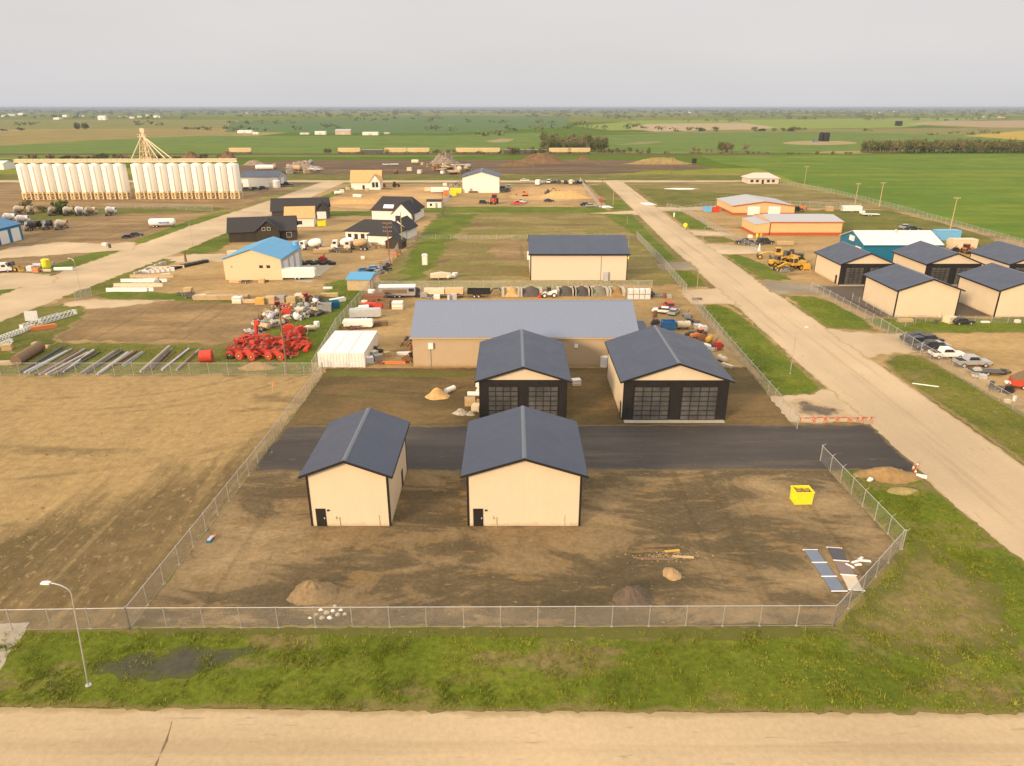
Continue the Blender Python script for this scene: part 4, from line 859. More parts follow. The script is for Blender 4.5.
# ================================================================= silos and elevator
def make_silo():
    t = thing('grain_silo', 'white grain silo', 'silo', (0, 0, 0))
    r = 2.72
    MB().lathe([(r * .55, 2.9), (r, 3.4), (r, 15.4), (r * .96, 15.55), (.35, 16.4), (.3, 16.6)], n=28).build('bin', SILOW, t, smooth=True)
    MB().lathe([(.35, .7), (r * .98, 3.38), (r * 1.005, 3.5)], n=20).build('hopper', SILOB, t, smooth=True)
    lg = []
    for k in range(8):
        a = k * math.pi / 4; MB().box(r * math.cos(a) - .24, r * math.cos(a) + .24, r * math.sin(a) - .24, r * math.sin(a) + .24, 0, 3.4).build('leg', SILOB, t)
    b = MB()
    for k in range(8):
        a0, a1 = k * math.pi / 4, (k + 1) * math.pi / 4
        p0, p1 = (r * math.cos(a0), r * math.sin(a0)), (r * math.cos(a1), r * math.sin(a1))
        b.cyl((*p0, .2), (*p1, 2.6), .13, n=5).cyl((*p1, .2), (*p0, 2.6), .13, n=5).cyl((*p0, 2.9), (*p1, 2.9), .3, n=6).cyl((*p0, .25), (*p1, .25), .2, n=6)
    b.build('brace', SILOB, t)
    MB().tube([(0.5, -r - .12, .4), (0.5, -r - .12, 15)], .09, 5).build('ladder', SILOB, t)
    return t
ORD = ['first', 'second', 'third', 'fourth', 'fifth', 'sixth', 'seventh', 'eighth', 'ninth', 'tenth', 'eleventh', 'twelfth', 'thirteenth', 'fourteenth', 'fifteenth', 'sixteenth', 'seventeenth', 'eighteenth']
sx0, sx1 = -225.4, -130.2
for half in (0, 1):
    for k in range(9):
        f = (k + 9 * half) / 17.0
        x = sx0 + (sx1 - sx0 - 2.6) * f + (2.6 if half else 0); y = 336.6 + 4.0 * f
        put('silo', make_silo, (x, y), 0, 'white steel grain silo, %s from the left in the %s block of nine' % (ORD[k], 'right' if half else 'left'), 'grain silos in a row')
t = thing('conveyor_gallery', 'long beige conveyor gallery on top of the silo row', 'conveyor', (sx0, 336.6, 16.75))
L = sx1 - sx0 + 5.4; m = MB(); m.box(-3.2, L - 3, -.5, .5, .1, .5)
for k in range(int(L / 2.7)):
    x = -3 + k * 2.7; yy = x / L * 4
    m.box(x, x + .12, -1.0, -.88, 0, 1.5); m.box(x, x + .12, .9, 1.02, 0, 1.5); m.cyl((x, -.95, .1), (x + 2.7, -.95, 1.4), .05, n=4)
m.box(-3.1, L - 3, -1.02, -.9, 1.4, 1.52).box(-3.1, L - 3, .9, 1.02, 1.4, 1.52).box(-3.1, L - 3, -.98, .98, 0, .09)
m.build('truss', GALLERY, t); MB().box(-2.9, L - 3.2, -.6, .6, .55, 1.2).build('conveyor_cover', CREAMP, t)
t.rotation_euler = (0, 0, math.atan2(4.0, sx1 - sx0)); t.location.z = 16.45
t = thing('elevator_leg', 'beige grain elevator tower with fanned spouts rising behind the silos', 'elevator', (-172, 346, 0))
m = MB(); W = 1.6
for sx in (-1, 1):
    for sy in (-1, 1): m.cyl((sx * 5.2, sy * 3.0, 0), (sx * 1.0, sy * 1.0, 28.5), .26, .2, 6)
for k in range(11):
    z, z2 = k * 2.6, k * 2.6 + 2.6; wa, wb = 5.2 - 4.2 * z / 28.5, 5.2 - 4.2 * z2 / 28.5; va, vb = 3 - 2 * z / 28.5, 3 - 2 * z2 / 28.5
    for (a, b) in (((-1, -1), (1, -1)), ((1, -1), (1, 1)), ((1, 1), (-1, 1)), ((-1, 1), (-1, -1))):
        m.cyl((a[0] * wa, a[1] * va, z), (b[0] * wb, b[1] * vb, z2), .11, n=4); m.cyl((a[0] * wa, a[1] * va, z), (b[0] * wa, b[1] * va, z), .11, n=4)
m.build('lattice_tower', SILOB, t)
MB().box(-.5, .5, -.4, .4, 0, 30).box(-.9, 1.0, -.6, .6, 29.2, 31.0).build('bucket_leg', CREAMP, t)
MB().box(-2.0, 2.0, -2.0, 2.0, 27.2, 27.4).box(-2.0, 2.0, -2.05, -1.98, 28.3, 28.4).box(-2.0, 2.0, 1.98, 2.05, 28.3, 28.4).build('platform', SILOB, t)
for ex, ez in ((-4.0, 18), (8.0, 18), (11.5, 18), (14.5, 18)):
    MB().cyl((0, -1.2, 28), (ex, -6.5, ez), .26, n=7).build('spout', CREAMP, t)

# ================================================================= vehicles
def wheels(t, pos, r=.36, wd=.26, rim=LGREY, tyre=None):
    for x, y in pos:
        o = MB().lathe([(r * .6, -wd / 2), (r * .93, -wd / 2), (r, -wd * .3), (r, wd * .3), (r * .93, wd / 2), (r * .6, wd / 2)], (x, y, r), 14, 'Y').build('wheel', tyre or BLACK, t, smooth=True)
        MB().cyl((x, y - wd * .52, r), (x, y + wd * .52, r), r * .58, n=10).build('rim', rim, o)
def make_car(paint, kind='pickup'):
    """x forward; kind pickup, sedan, suv or van"""
    def f():
        t = thing('parked_' + {'pickup': 'pickup', 'sedan': 'car', 'suv': 'car', 'van': 'van'}[kind], 'x', {'pickup': 'pickup truck', 'sedan': 'car', 'suv': 'car', 'van': 'van'}[kind])
        if kind == 'pickup':
            b = MB(); b.prism([(-2.75, .55), (2.65, .55), (2.75, .8), (2.7, 1.02), (1.2, 1.14), (1.1, 1.16), (-2.75, 1.16)], -.92, .92, 'Y')
            b.prism([(1.12, 1.15), (.45, 1.85), (-1.0, 1.88), (-1.25, 1.15)], -.78, .78, 'Y'); b.build('body', paint, t)
            MB().box(-2.6, -1.35, -.76, .76, 1.165, 1.18).build('bed_liner', BLACK, t)
            m = MB()
            for s in (-1, 1): m.add([(.85, s * .79, 1.24), (.36, s * .79, 1.76), (-.9, s * .79, 1.78), (-1.05, s * .79, 1.24)], [(0, 1, 2, 3)])
            m.prism([(1.14, 1.2), (1.16, 1.2), (.52, 1.8), (.50, 1.8)], -.68, .68, 'Y').build('window', GLASS, t)
            for s in (-1, 1): MB().box(2.70, 2.77, s * .82 - .13, s * .82 + .05, .82, .98).build('headlight', WHITE, t)
            MB().box(2.62, 2.84, -.9, .9, .45, .68).box(-2.9, -2.74, -.9, .9, .5, .7).build('bumper', DGREY, t)
            wheels(t, [(1.75, .8), (1.75, -.8), (-1.75, .8), (-1.75, -.8)], .4, .28)
        elif kind == 'van':
            b = MB().prism([(-2.8, .45), (2.8, .45), (2.8, 1.1), (2.1, 1.4), (1.5, 2.35), (-2.75, 2.4)], -.98, .98, 'Y'); b.build('body', paint, t)
            MB().prism([(2.13, 1.42), (2.16, 1.42), (1.6, 2.25), (1.57, 2.25)], -.85, .85, 'Y').box(.6, 1.5, -1.0, -.985, 1.4, 2.0).box(.6, 1.5, .985, 1.0, 1.4, 2.0).build('window', GLASS, t)
            MB().box(-2.0, .3, -1.0, -.985, .95, 1.55).build('side_stripe', BLUE, t)
            wheels(t, [(1.8, .85), (1.8, -.85), (-1.7, .85), (-1.7, -.85)], .36)
        else:
            hgt = 1.45 if kind == 'sedan' else 1.75
            b = MB().prism([(-2.3, .42), (2.25, .42), (2.3, .7), (2.1, .88), (1.1, .98), (-2.3, 1.0)], -.88, .88, 'Y'); b.build('body', paint, t)
            MB().prism([(1.05, .97), (.25, hgt), (-1.35, hgt) if kind == 'sedan' else (-1.95, hgt), (-2.1, .99)], -.74, .74, 'Y').build('cabin', GLASS, t)
            MB().prism([(.3, hgt - .03), (.2, hgt + .03), (-1.3, hgt + .03) if kind == 'sedan' else (-1.95, hgt + .03), (-1.4, hgt - .03) if kind == 'sedan' else (-2.0, hgt - .03)], -.76, .76, 'Y').build('car_roof', paint, t)
            wheels(t, [(1.4, .78), (1.4, -.78), (-1.35, .78), (-1.35, -.78)], .34)
        return t
    return f
def make_mixer(drum, cab):
    def f():
        t = thing('mixer_truck', 'x', 'concrete mixer')
        MB().box(-4.2, 3.6, -.5, .5, .85, 1.15).build('chassis', DGREY, t)
        c = MB().prism([(2.2, .7), (4.3, .7), (4.35, 1.5), (4.0, 1.9), (3.8, 2.9), (2.25, 3.0)], -1.15, 1.15, 'Y').build('cab', cab, t)
        MB().prism([(4.04, 1.92), (4.07, 1.92), (3.87, 2.8), (3.84, 2.8)], -1.0, 1.0, 'Y').box(2.6, 3.7, -1.17, -1.155, 1.9, 2.7).box(2.6, 3.7, 1.155, 1.17, 1.9, 2.7).build('window', GLASS, c)
        d = MB().lathe([(.45, -2.6), (.95, -2.0), (1.25, -.8), (1.3, .6), (1.05, 1.7), (.5, 2.3)], n=18, axis='X').build('drum', drum, t, loc=(-.9, 0, 2.45), smooth=True)
        d.rotation_euler = (0, R(11), 0)
        MB().prism([(-3.6, 2.6), (-3.3, 3.5), (-2.9, 3.6), (-3.2, 2.6)], -.5, .5, 'Y').cyl((-3.6, 0, 2.7), (-4.7, .2, 1.5), .22, n=7).build('chute', GREY, t)
        MB().box(-2.9, -2.6, -.5, .5, 1.15, 2.6).box(1.6, 1.8, -.5, .5, 1.15, 2.0).build('drum_support', DGREY, t)
        wheels(t, [(3.2, 1.0), (3.2, -1.0), (-1.4, 1.0), (-1.4, -1.0), (-2.7, 1.0), (-2.7, -1.0)], .52, .32)
        return t
    return f
def make_tanker():
    t = thing('tanker_trailer', 'x', 'tank trailer')
    MB().lathe([(.3, -4.6), (1.0, -4.35), (1.3, -3.8), (1.3, 3.8), (1.0, 4.35), (.3, 4.6)], (0, 0, 1.75), 20, 'X').build('tank', WHITE, t, smooth=True)
    m = MB(); k = random.Random(3)
    for i in range(9):                                      # dark lettering, too small to read in the picture
        x = -.9 + i * .42; h = k.choice([.4, .55, .7])
        m.box(x, x + .26, -1.335, -1.28, 1.75 - h / 2, 1.75 + h / 2)
        if i % 2: m.box(x - .1, x + .3, -1.335, -1.285, 1.62, 1.74)
    m.build('lettering', BLUE, t)
    MB().box(-3.8, 3.8, -.5, .5, .45, .65).build('frame', DGREY, t)
    wheels(t, [(-2.9, .9), (-2.9, -.9), (-1.8, .9), (-1.8, -.9)], .45); return t
def make_digger(paint):
    def f():
        t = thing('excavator', 'x', 'excavator')
        for s in (-1, 1): MB().prism([(-1.5, .15), (-1.2, 0), (1.2, 0), (1.5, .15), (1.5, .5), (1.2, .65), (-1.2, .65), (-1.5, .5)], s * 1.05 - .25, s * 1.05 + .25, 'Y').build('track', BLACK, t)
        MB().box(-1.6, 1.1, -1.1, 1.1, .75, 1.5).box(-1.6, -.4, -1.1, 1.1, 1.5, 1.9).build('body', paint, t)
        c = MB().prism([(-.3, 1.5), (1.1, 1.5), (1.1, 2.2), (.8, 2.8), (-.3, 2.8)], .15, 1.1, 'Y').build('cab', paint, t); MB().box(0, .8, 1.1, 1.12, 1.8, 2.65).box(1.11, 1.13, .25, 1.0, 1.6, 2.2).build('window', GLASS, c)
        bm_ = MB().tube([(.9, -.3, 1.3), (2.9, -.3, 3.6), (4.4, -.3, 2.9)], .18, 6).tube([(4.4, -.3, 2.9), (4.7, -.3, 1.0)], .14, 6).build('boom', paint, t)
        MB().prism([(4.4, .9), (5.0, 1.0), (5.1, .3), (4.5, .2)], -.7, .1, 'Y').build('bucket', DGREY, bm_); return t
    return f
def make_loader(paint, big=True):
    def f():
        t = thing('wheel_loader', 'x', 'loader')
        MB().box(-2.6, -.3, -.85, .85, .9, 2.0).box(-.3, 1.6, -.5, .5, .8, 1.4).build('body', paint, t)
        c = MB().prism([(-.9, 1.9), (.5, 1.9), (.35, 3.1), (-.8, 3.1)], -.75, .75, 'Y').build('cab', DGREY, t)
        MB().box(-.75, .3, -.765, -.752, 2.1, 2.95).box(-.75, .3, .752, .765, 2.1, 2.95).build('window', GLASS, c)
        MB().tube([(.6, -.6, 1.5), (2.4, -.6, .8)], .13, 6).tube([(.6, .6, 1.5), (2.4, .6, .8)], .13, 6).build('lift_arm', paint, t)
        MB().prism([(2.3, .2), (3.3, .1), (2.6, .5), (2.5, 1.3), (2.3, 1.2)], -1.3, 1.3, 'Y').build('bucket', paint, t)
        wheels(t, [(1.2, .95), (1.2, -.95), (-1.7, .95), (-1.7, -.95)], .72, .5, rim=paint); return t
    return f
def make_grader():
    t = thing('road_grader', 'x', 'grader')
    MB().box(-4, -1, -.75, .75, 1.2, 2.2).build('engine_hood', CATY, t)
    c = MB().prism([(-1, 1.3), (.5, 1.3), (.6, 3.3), (-1, 3.3)], -.75, .75, 'Y').build('cab', CATY, t); MB().box(-.85, .4, -.765, -.752, 2, 3.1).box(-.85, .4, .752, .765, 2, 3.1).box(.56, .61, -.65, .65, 2.0, 3.1).build('window', GLASS, c)
    MB().tube([(.5, 0, 1.8), (2.5, 0, 2.0), (4.8, 0, 1.2)], .22, 7).build('frame_beam', CATY, t)
    MB().prism([(1.4, .2), (1.7, .25), (1.6, .9), (1.45, .9)], -2.0, 2.0, 'Y').build('blade', DGREY, t)
    wheels(t, [(4.6, 1.05), (4.6, -1.05), (-1.9, 1.05), (-1.9, -1.05), (-3.4, 1.05), (-3.4, -1.05)], .68, .4, rim=CATY); return t
def make_tractor(paint):
    def f():
        t = thing('tractor', 'x', 'tractor')
        MB().prism([(-.2, .9), (2.0, .8), (2.1, 1.3), (1.9, 1.6), (-.2, 1.7)], -.42, .42, 'Y').build('hood', paint, t)
        c = MB().box(-1.5, -.1, -.75, .75, 1.3, 1.7).box(-1.45, -.15, -.7, .7, 2.65, 2.8).build('cab', paint, t); MB().box(-1.4, -.2, -.68, .68, 1.7, 2.65).build('window', GLASS, c)
        wheels(t, [(-.9, .85), (-.9, -.85)], .85, .45, rim=paint); wheels(t, [(1.5, .7), (1.5, -.7)], .48, .3, rim=paint); return t
    return f
DREDP = pm('faded dark red paint', (0.30, 0.035, 0.02), .7, var=.3, dirt=.3)
def make_seeder():
    """red air seeder cart section: hopper, frame and big lugged wheels with yellow hubs"""
    t = thing('farm_implement', 'x', 'farm implement')
    MB().prism([(-.8, 1.5), (-.35, .95), (.3, .95), (.75, 1.5), (.75, 2.15), (-.8, 2.15)], -.75, .75, 'Y').build('hopper', RED, t)
    sh = MB()
    for k in range(8): sh.tube([(-2.0 + k * .58, -1.35 if k % 2 else 1.35, 1.0), (-2.15 + k * .58, -1.5 if k % 2 else 1.5, .5), (-1.95 + k * .58, -1.45 if k % 2 else 1.45, .05)], .05, 5)
    sh.tube([(-2.1, -1.3, 1.0), (-1.0, -1.2, 2.3), (.9, -1.2, 2.3), (2.2, -1.3, 1.0)], .08, 5).tube([(-2.1, 1.3, 1.0), (-1.0, 1.2, 2.3), (.9, 1.2, 2.3), (2.2, 1.3, 1.0)], .08, 5).build('shank', DREDP, t)
    MB().box(-2.2, 2.3, -.9, -.7, .85, 1.05).box(-2.2, 2.3, .7, .9, .85, 1.05).box(-2.2, -2.0, -1.4, 1.4, .85, 1.05).box(2.1, 2.3, -1.4, 1.4, .85, 1.05).build('frame', RED, t)
    MB().tube([(2.2, 0, .95), (3.6, 0, .6)], .09, 6).build('drawbar', RED, t)
    MB().lathe([(.35, 0), (.35, .22), (.1, .3)], (0, 0, 2.15), 10).build('lid', DGREY, t)
    for x, y in ((-1.4, -1.35), (1.3, -1.35), (-1.4, 1.35), (1.3, 1.35)):
        o = MB().lathe([(.4, -.25), (.82, -.25), (.88, -.12), (.88, .12), (.82, .25), (.4, .25)], (x, y, .88), 16, 'Y').build('wheel', RED if y < 0 else DREDP, t, smooth=True)
        MB().cyl((x, y - .27, .88), (x, y + .27, .88), .42, n=12).build('rim', DGREY, o); MB().cyl((x, y - .31, .88), (x, y + .31, .88), .16, n=8).build('hub', YELLOW, o)
    return t
def make_gooseneck():
    t = thing('dump_trailer', 'x', 'trailer')
    b = MB().box(-2.6, 2.6, -1.05, 1.05, .85, .95).box(-2.6, 2.6, -1.05, -.98, .95, 1.85).box(-2.6, 2.6, .98, 1.05, .95, 1.85).box(-2.6, -2.52, -.98, .98, .95, 1.85).box(2.52, 2.6, -.98, .98, .95, 1.85)
    for k in range(6): b.box(-2.4 + k * .93, -2.3 + k * .93, -1.1, -1.052, .9, 1.8)
    b.build('dump_box', TRIM, t)
    MB().tube([(2.5, 0, .8), (3.2, 0, 1.9), (4.6, 0, 2.1), (4.9, 0, 1.4)], .12, 6).build('gooseneck', TRIM, t)
    wheels(t, [(-1.0, .95), (-1.0, -.95), (.0, .95), (.0, -.95)], .38); return t
def make_hopper_car(mat=None):
    t = thing('grain_hopper_car', 'x', 'rail car')
    MB().prism([(-8.8, 1.9), (-6.2, 1.2), (6.2, 1.2), (8.8, 1.9), (8.8, 4.3), (-8.8, 4.3)], -1.5, 1.5, 'Y').build('body', mat or pm('tan rail car paint', (0.60, 0.44, 0.22), .7, var=.1, dirt=.2, ribs=('X', 1.6), scale=.4), t)
    MB().box(-8.6, 8.6, -.7, .7, 4.3, 4.5).build('roof_walk', CREAMP, t)
    for k in (-4.2, 0, 4.2): MB().prism([(k - 1.8, 1.2), (k + 1.8, 1.2), (k + .4, .5), (k - .4, .5)], -.9, .9, 'Y').build('hopper_bay', DGREY, t)
    for x in (-7.2, 7.2): MB().box(x - 1.3, x + 1.3, -1.1, 1.1, .45, .9).cyl((x - .8, -1.0, .45), (x - .8, 1.0, .45), .45, n=10).cyl((x + .8, -1.0, .45), (x + .8, 1.0, .45), .45, n=10).build('wheel_truck', DGREY, t)
    return t
def make_semi_trailer(paint, L=9.0):
    def f():
        t = thing('enclosed_trailer', 'x', 'trailer')
        m = MB().prism([(-L / 2, .6), (L / 2 - .5, .6), (L / 2, 1.0), (L / 2, 2.4), (L / 2 - .4, 2.8), (-L / 2, 2.8)], -1.15, 1.15, 'Y').build('body', paint, t)
        MB().box(-L / 2 - .03, -L / 2 - .005, -1.05, 1.05, .7, 2.65).build('rear_door', LGREY, t)
        wheels(t, [(-.9, 1.0), (-.9, -1.0), (0.1, 1.0), (0.1, -1.0)], .36); MB().tube([(L / 2 - .2, 0, .65), (L / 2 + 1.2, 0, .55)], .06, 5).build('hitch', DGREY, t); return t
    return f

# ================================================================= street furniture
def make_pole(h=11, mat=None, arms=1, r=.17, arm_l=1.2, lean=0):
    def f():
        t = thing('utility_pole', 'x', 'utility pole'); m = mat or WOODP
        MB().cyl((0, 0, 0), (lean, 0, h), r, r * .62, n=9).build('pole', m, t)
        for k in range(arms):
            z = h - .4 - k * 1.1; a = MB().box(-arm_l, arm_l, -.07, .07, z - .08, z + .08).build('crossarm', m, t)
            for x in (-arm_l * .92, -arm_l * .45, arm_l * .45, arm_l * .92): MB().lathe([(.05, 0), (.09, .08), (.05, .22)], (x, 0, z + .08), 6).build('insulator', LGREY, a)
        return t
    return f
def make_lamp(h=8.6, arm=1.7, r=.085):
    def f():
        t = thing('street_lamp', 'x', 'street lamp')
        MB().cyl((0, 0, 0), (0, 0, h), r, r * .6, n=10).cyl((0, 0, 0), (0, 0, .12), .22, n=10).build('pole', GALV, t, smooth=False)
        pts = [(arm * (1 - math.cos(a)) , 0, h + .9 * math.sin(a)) for a in [k * math.pi / 2 / 6 for k in range(7)]]
        a_ = MB().tube(pts, .045, 7).build('arm', GALV, t)
        MB().prism([(arm - .1, h + .84), (arm + .2, h + .79), (arm + .5, h + .82), (arm + .52, h + .88), (arm + .2, h + .96), (arm - .1, h + .95)], -.14, .14, 'Y').build('lamp_head', WHITE, a_); return t
    return f
# ================================================================= yard goods
def make_container(paint, L=6.06, ribbed=True):
    def f():
        t = thing('shipping_container', 'x', 'container')
        W, Hh = 1.22, 2.59
        MB().box(-W, W, -L / 2, L / 2, .08, Hh).build('body', paint, t)
        m = MB()
        for sx in (-W, W):
            for sy in (-L / 2, L / 2): m.box(sx - .06, sx + .06, sy - .06, sy + .06, 0, Hh + .03)
        for sy in (-L / 2, L / 2): m.box(-W - .05, W + .05, sy - .055, sy + .055, Hh - .12, Hh + .025)
        for sx in (-W, W): m.box(sx - .055, sx + .055, -L / 2, L / 2, Hh - .1, Hh + .02)
        m.build('corner_frame', paint, t)
        d = MB().box(-W + .08, W - .08, -L / 2 - .09, -L / 2 - .062, .2, Hh - .2).build('end_door', paint, t)
        b = MB()
        for x in (-.8, -.3, .3, .8): b.cyl((x, -L / 2 - .11, .2), (x, -L / 2 - .11, Hh - .2), .022, n=5)
        b.build('lock_bar', LGREY, d); return t
    return f
def make_bin(paint, w=2.3, d=1.7, h=1.5, fill=None):
    def f():
        t = thing('waste_bin', 'x', 'waste bin'); a, b = w / 2, d / 2; m = MB()
        m.box(-a, a, -b, b, .1, .18)
        m.prism([(-b, .18), (-b + .06, .18), (-b - .02, h), (-b - .08, h)], -a, a, 'X').prism([(b, .18), (b - .06, .18), (b + .02, h), (b + .08, h)], -a, a, 'X')
        m.box(-a, -a + .06, -b, b, .18, h).box(a - .06, a, -b, b, .18, h).build('bin_body', paint, t)
        MB().box(-a - .06, a + .06, -b - .12, -b - .02, h - .1, h + .02).box(-a - .06, a + .06, b + .02, b + .12, h - .1, h + .02).box(-a - .06, -a + .03, -b, b, h - .1, h + .02).box(a - .03, a + .06, -b, b, h - .1, h + .02).build('lip', paint, t)
        for sx in (-1, 1): MB().box(sx * (a + .05) - .05, sx * (a + .05) + .05, -.3, .3, .5, .85).build('fork_pocket', paint, t)
        if fill:
            k = random.Random(4); g = MB()
            for i in range(16):
                x, y = k.uniform(-a + .3, a - .3), k.uniform(-b + .3, b - .3); s = k.uniform(.12, .3); g.blob((x, y, h - .5 + k.uniform(0, .3)), (s, s, s * .8), i, .3, 6, 4)
            g.box(-a + .07, a - .07, -b + .08, b - .08, .19, h - .5).build('rubbish', fill, t)
        return t
    return f
def mound(name, label, cat, loc, rx, ry, h, mat, seed=1, n=26, rough=.18, flat=0.0, group=None):
    rr = random.Random(seed); off = rr.random() * 90; vs = []; fs = []; m = MB()
    K = 9
    for k in range(K + 1):
        r = k / K
        for i in range(n):
            a = 2 * math.pi * i / n; q = Vector((math.cos(a) * 1.3 + off, math.sin(a) * 1.3, r * 2)) if r else Vector((off, 0, 0))
            rad = r * (1 + .22 * mnoise.noise(q)); z = h * (.5 + .5 * math.cos(math.pi * min(1, max(0, (r - flat) / (1 - flat)) ** .92))) * (1 + rough * min(1, r * 2.5) * mnoise.noise(q * 2.3)) if r < 1 else -.05
            vs.append((rx * rad * math.cos(a), ry * rad * math.sin(a), z + (rough * h * .25 * mnoise.noise(q * 5) if 0 < r < 1 else 0)))
    fs = [(k * n + i, (k + 1) * n + i, (k + 1) * n + (i + 1) % n, k * n + (i + 1) % n) for k in range(K) for i in range(n)]
    fs.append(tuple(range(n))); m.add(vs, fs)
    o = m.build(name, mat, loc=(*loc, 0), smooth=True); return tag(o, label, cat, group)
def soilmat(name, a, b, sc=1.2): return pm(name, tuple((x + y) / 2 for x, y in zip(a, b)), .95, var=.3, scale=sc, dirt=.15, spec=.1)
SAND = soilmat('sand', (0.5, 0.30, 0.12), (0.58, 0.36, 0.16)); SOIL = soilmat('heaped soil', (0.26, 0.16, 0.065), (0.34, 0.21, 0.09)); GRAV = soilmat('heaped gravel', (0.20, 0.15, 0.10), (0.30, 0.22, 0.14), 3)
DARKGRAV = soilmat('dark gravel', (0.085, 0.07, 0.06), (0.12, 0.1, 0.085), 3); DSOIL = soilmat('dark soil heap', (0.09, 0.06, 0.03), (0.13, 0.085, 0.045), 2); REDSOIL = soilmat('reddish soil heap', (0.15, 0.088, 0.045), (0.20, 0.12, 0.06), .3)
SCRAPM = pm('mixed scrap metal', (0.26, 0.20, 0.15), .8, .1, var=.75, scale=.9, dirt=.4)

def one(name, cat, mb, mat, **k):
    """a thing that is a single piece"""
    def f(): return tag(mb.build(name, mat, loc=(0, 0, 0), **k), 'x', cat)
    return f
def b_crate(paint):
    def f():
        t = thing('crate', 'x', 'crate'); MB().box(-.75, .75, -.6, .6, .14, 1.1).build('box', paint, t); MB().box(-.8, .8, -.65, -.5, 0, .135).box(-.8, .8, .5, .65, 0, .135).box(-.8, .8, -.07, .07, 0, .135).build('pallet', WOODL, t)
        MB().box(-.78, .78, -.63, -.605, .3, .4).box(-.78, .78, -.63, -.605, .85, .95).box(-.78, .78, .605, .63, .85, .95).build('strap', WOODL, t); return t
    return f
def b_tote(paint):
    def f():
        t = thing('liquid_tote', 'x', 'tote tank'); MB().box(-.55, .55, -.55, .55, .18, 1.1).lathe([(.16, 1.1), (.16, 1.17)], n=10).build('tank', paint, t)
        m = MB().box(-.6, .6, -.6, .6, 0, .16)
        for k in range(5):
            x = -.58 + k * .29
            for y in (-.585, .585): m.box(x - .012, x + .012, y - .012, y + .012, .16, 1.12)
            for y in (-.585, .585): m.box(y - .012, y + .012, x - .012, x + .012, .16, 1.12)
        for z in (.45, .8, 1.1):
            m.box(-.6, .6, -.6, -.575, z, z + .025).box(-.6, .6, .575, .6, z, z + .025).box(-.6, -.575, -.6, .6, z, z + .025).box(.575, .6, -.6, .6, z, z + .025)
        m.build('cage', LGREY, t); return t
    return f
def b_tank(paint, r=.7, L=2.4):
    def f():
        t = thing('storage_tank', 'x', 'tank'); MB().lathe([(r * .3, -L / 2 - r * .35), (r * .8, -L / 2 - r * .22), (r, -L / 2), (r, L / 2), (r * .8, L / 2 + r * .22), (r * .3, L / 2 + r * .35)], (0, 0, r + .25), 16, 'X').build('shell', paint, t, smooth=True)
        MB().box(-L * .35, -L * .25, -r * .8, r * .8, 0, .45).box(L * .25, L * .35, -r * .8, r * .8, 0, .45).build('saddle', DGREY, t); MB().cyl((0, 0, 2 * r + .2), (0, 0, 2 * r + .42), .2, n=10).build('hatch', GREY, t); return t
    return f
def b_upright(paint, r=.9, h=2.2):
    def f():
        t = thing('upright_tank', 'x', 'tank'); MB().lathe([(r, 0), (r, h * .9), (r * .75, h * .97), (.25, h)], n=18).build('shell', paint, t, smooth=True)
        MB().cyl((0, 0, h - .02), (0, 0, h + .14), .28, n=10).build('hatch', GREY, t); MB().cyl((r, 0, .2), (r + .2, 0, .2), .07, n=6).build('valve', DGREY, t); return t
    return f
def b_drum(paint): return one('steel_drum', 'drum', MB().lathe([(.29, 0), (.3, .03), (.285, .06), (.285, .28), (.3, .3), (.285, .32), (.285, .58), (.3, .6), (.285, .62), (.285, .84), (.3, .87), (.27, .88)], n=14), paint, smooth=True)
def b_tyre(paint=None):
    return one('tractor_tyre', 'tyre', MB().lathe([(.35, -.2), (.62, -.22), (.7, -.12), (.7, .12), (.62, .22), (.35, .2)], (0, 0, .22), 18, 'Z'), paint or BLACK, smooth=True)
def b_engine(paint):
    def f():
        t = thing('engine_block', 'x', 'engine'); MB().box(-.7, .7, -.35, .35, .2, 1.0).box(-.5, .5, -.25, .25, 1.0, 1.25).build('block', paint, t)
        MB().cyl((.7, 0, .55), (.95, 0, .55), .38, n=12).cyl((-.7, .1, .7), (-1.0, .1, .7), .2, n=8).build('flywheel', DGREY, t); MB().tube([(-.3, .4, 1.1), (.2, .5, 1.3), (.4, .45, 1.7)], .09, 6).build('exhaust', RUST, t); MB().box(-.8, -.6, -.5, .5, 0, .2).box(.6, .8, -.5, .5, 0, .2).build('skid', WOODL, t); return t
    return f
def b_frame(paint):
    def f():
        t = thing('cultivator_frame', 'x', 'farm implement'); m = MB()
        for y in (-.9, 0, .9): m.box(-1.8, 1.8, y - .06, y + .06, .55, .68)
        for x in (-1.7, -.6, .6, 1.7): m.box(x - .05, x + .05, -1.0, 1.0, .685, .78)
        m.build('frame', paint, t); s = MB()
        for k in range(7):
            for y in (-.9, .9): s.tube([(-1.6 + k * .53, y, .55), (-1.75 + k * .53, y, .3), (-1.55 + k * .53, y, .02)], .035, 5)
        s.build('shank', DGREY, t); wheels(t, [(.3, 1.15), (.3, -1.15)], .36, .2); return t
    return f
def b_lumber(paint, L=4.2, w=1.2, h=.9):
    def f():
        t = thing('lumber_stack', 'x', 'lumber'); m = MB(); k = random.Random(int(L * 10 + h * 7)); nz = max(2, int(h / .2))
        for z in range(nz):
            for y in range(5):
                e = k.uniform(-.12, .12); y0 = -w / 2 + y * w / 5; m.box(-L / 2 + e, L / 2 + e, y0 + .01, y0 + w / 5 - .02, .12 + z * h / nz, .12 + (z + 1) * h / nz - .025)
        m.build('boards', paint, t); MB().box(-L * .3, -L * .3 + .1, -w / 2, w / 2, 0, .115).box(L * .3, L * .3 + .1, -w / 2, w / 2, 0, .115).build('bearer', WOODL, t); return t
    return f
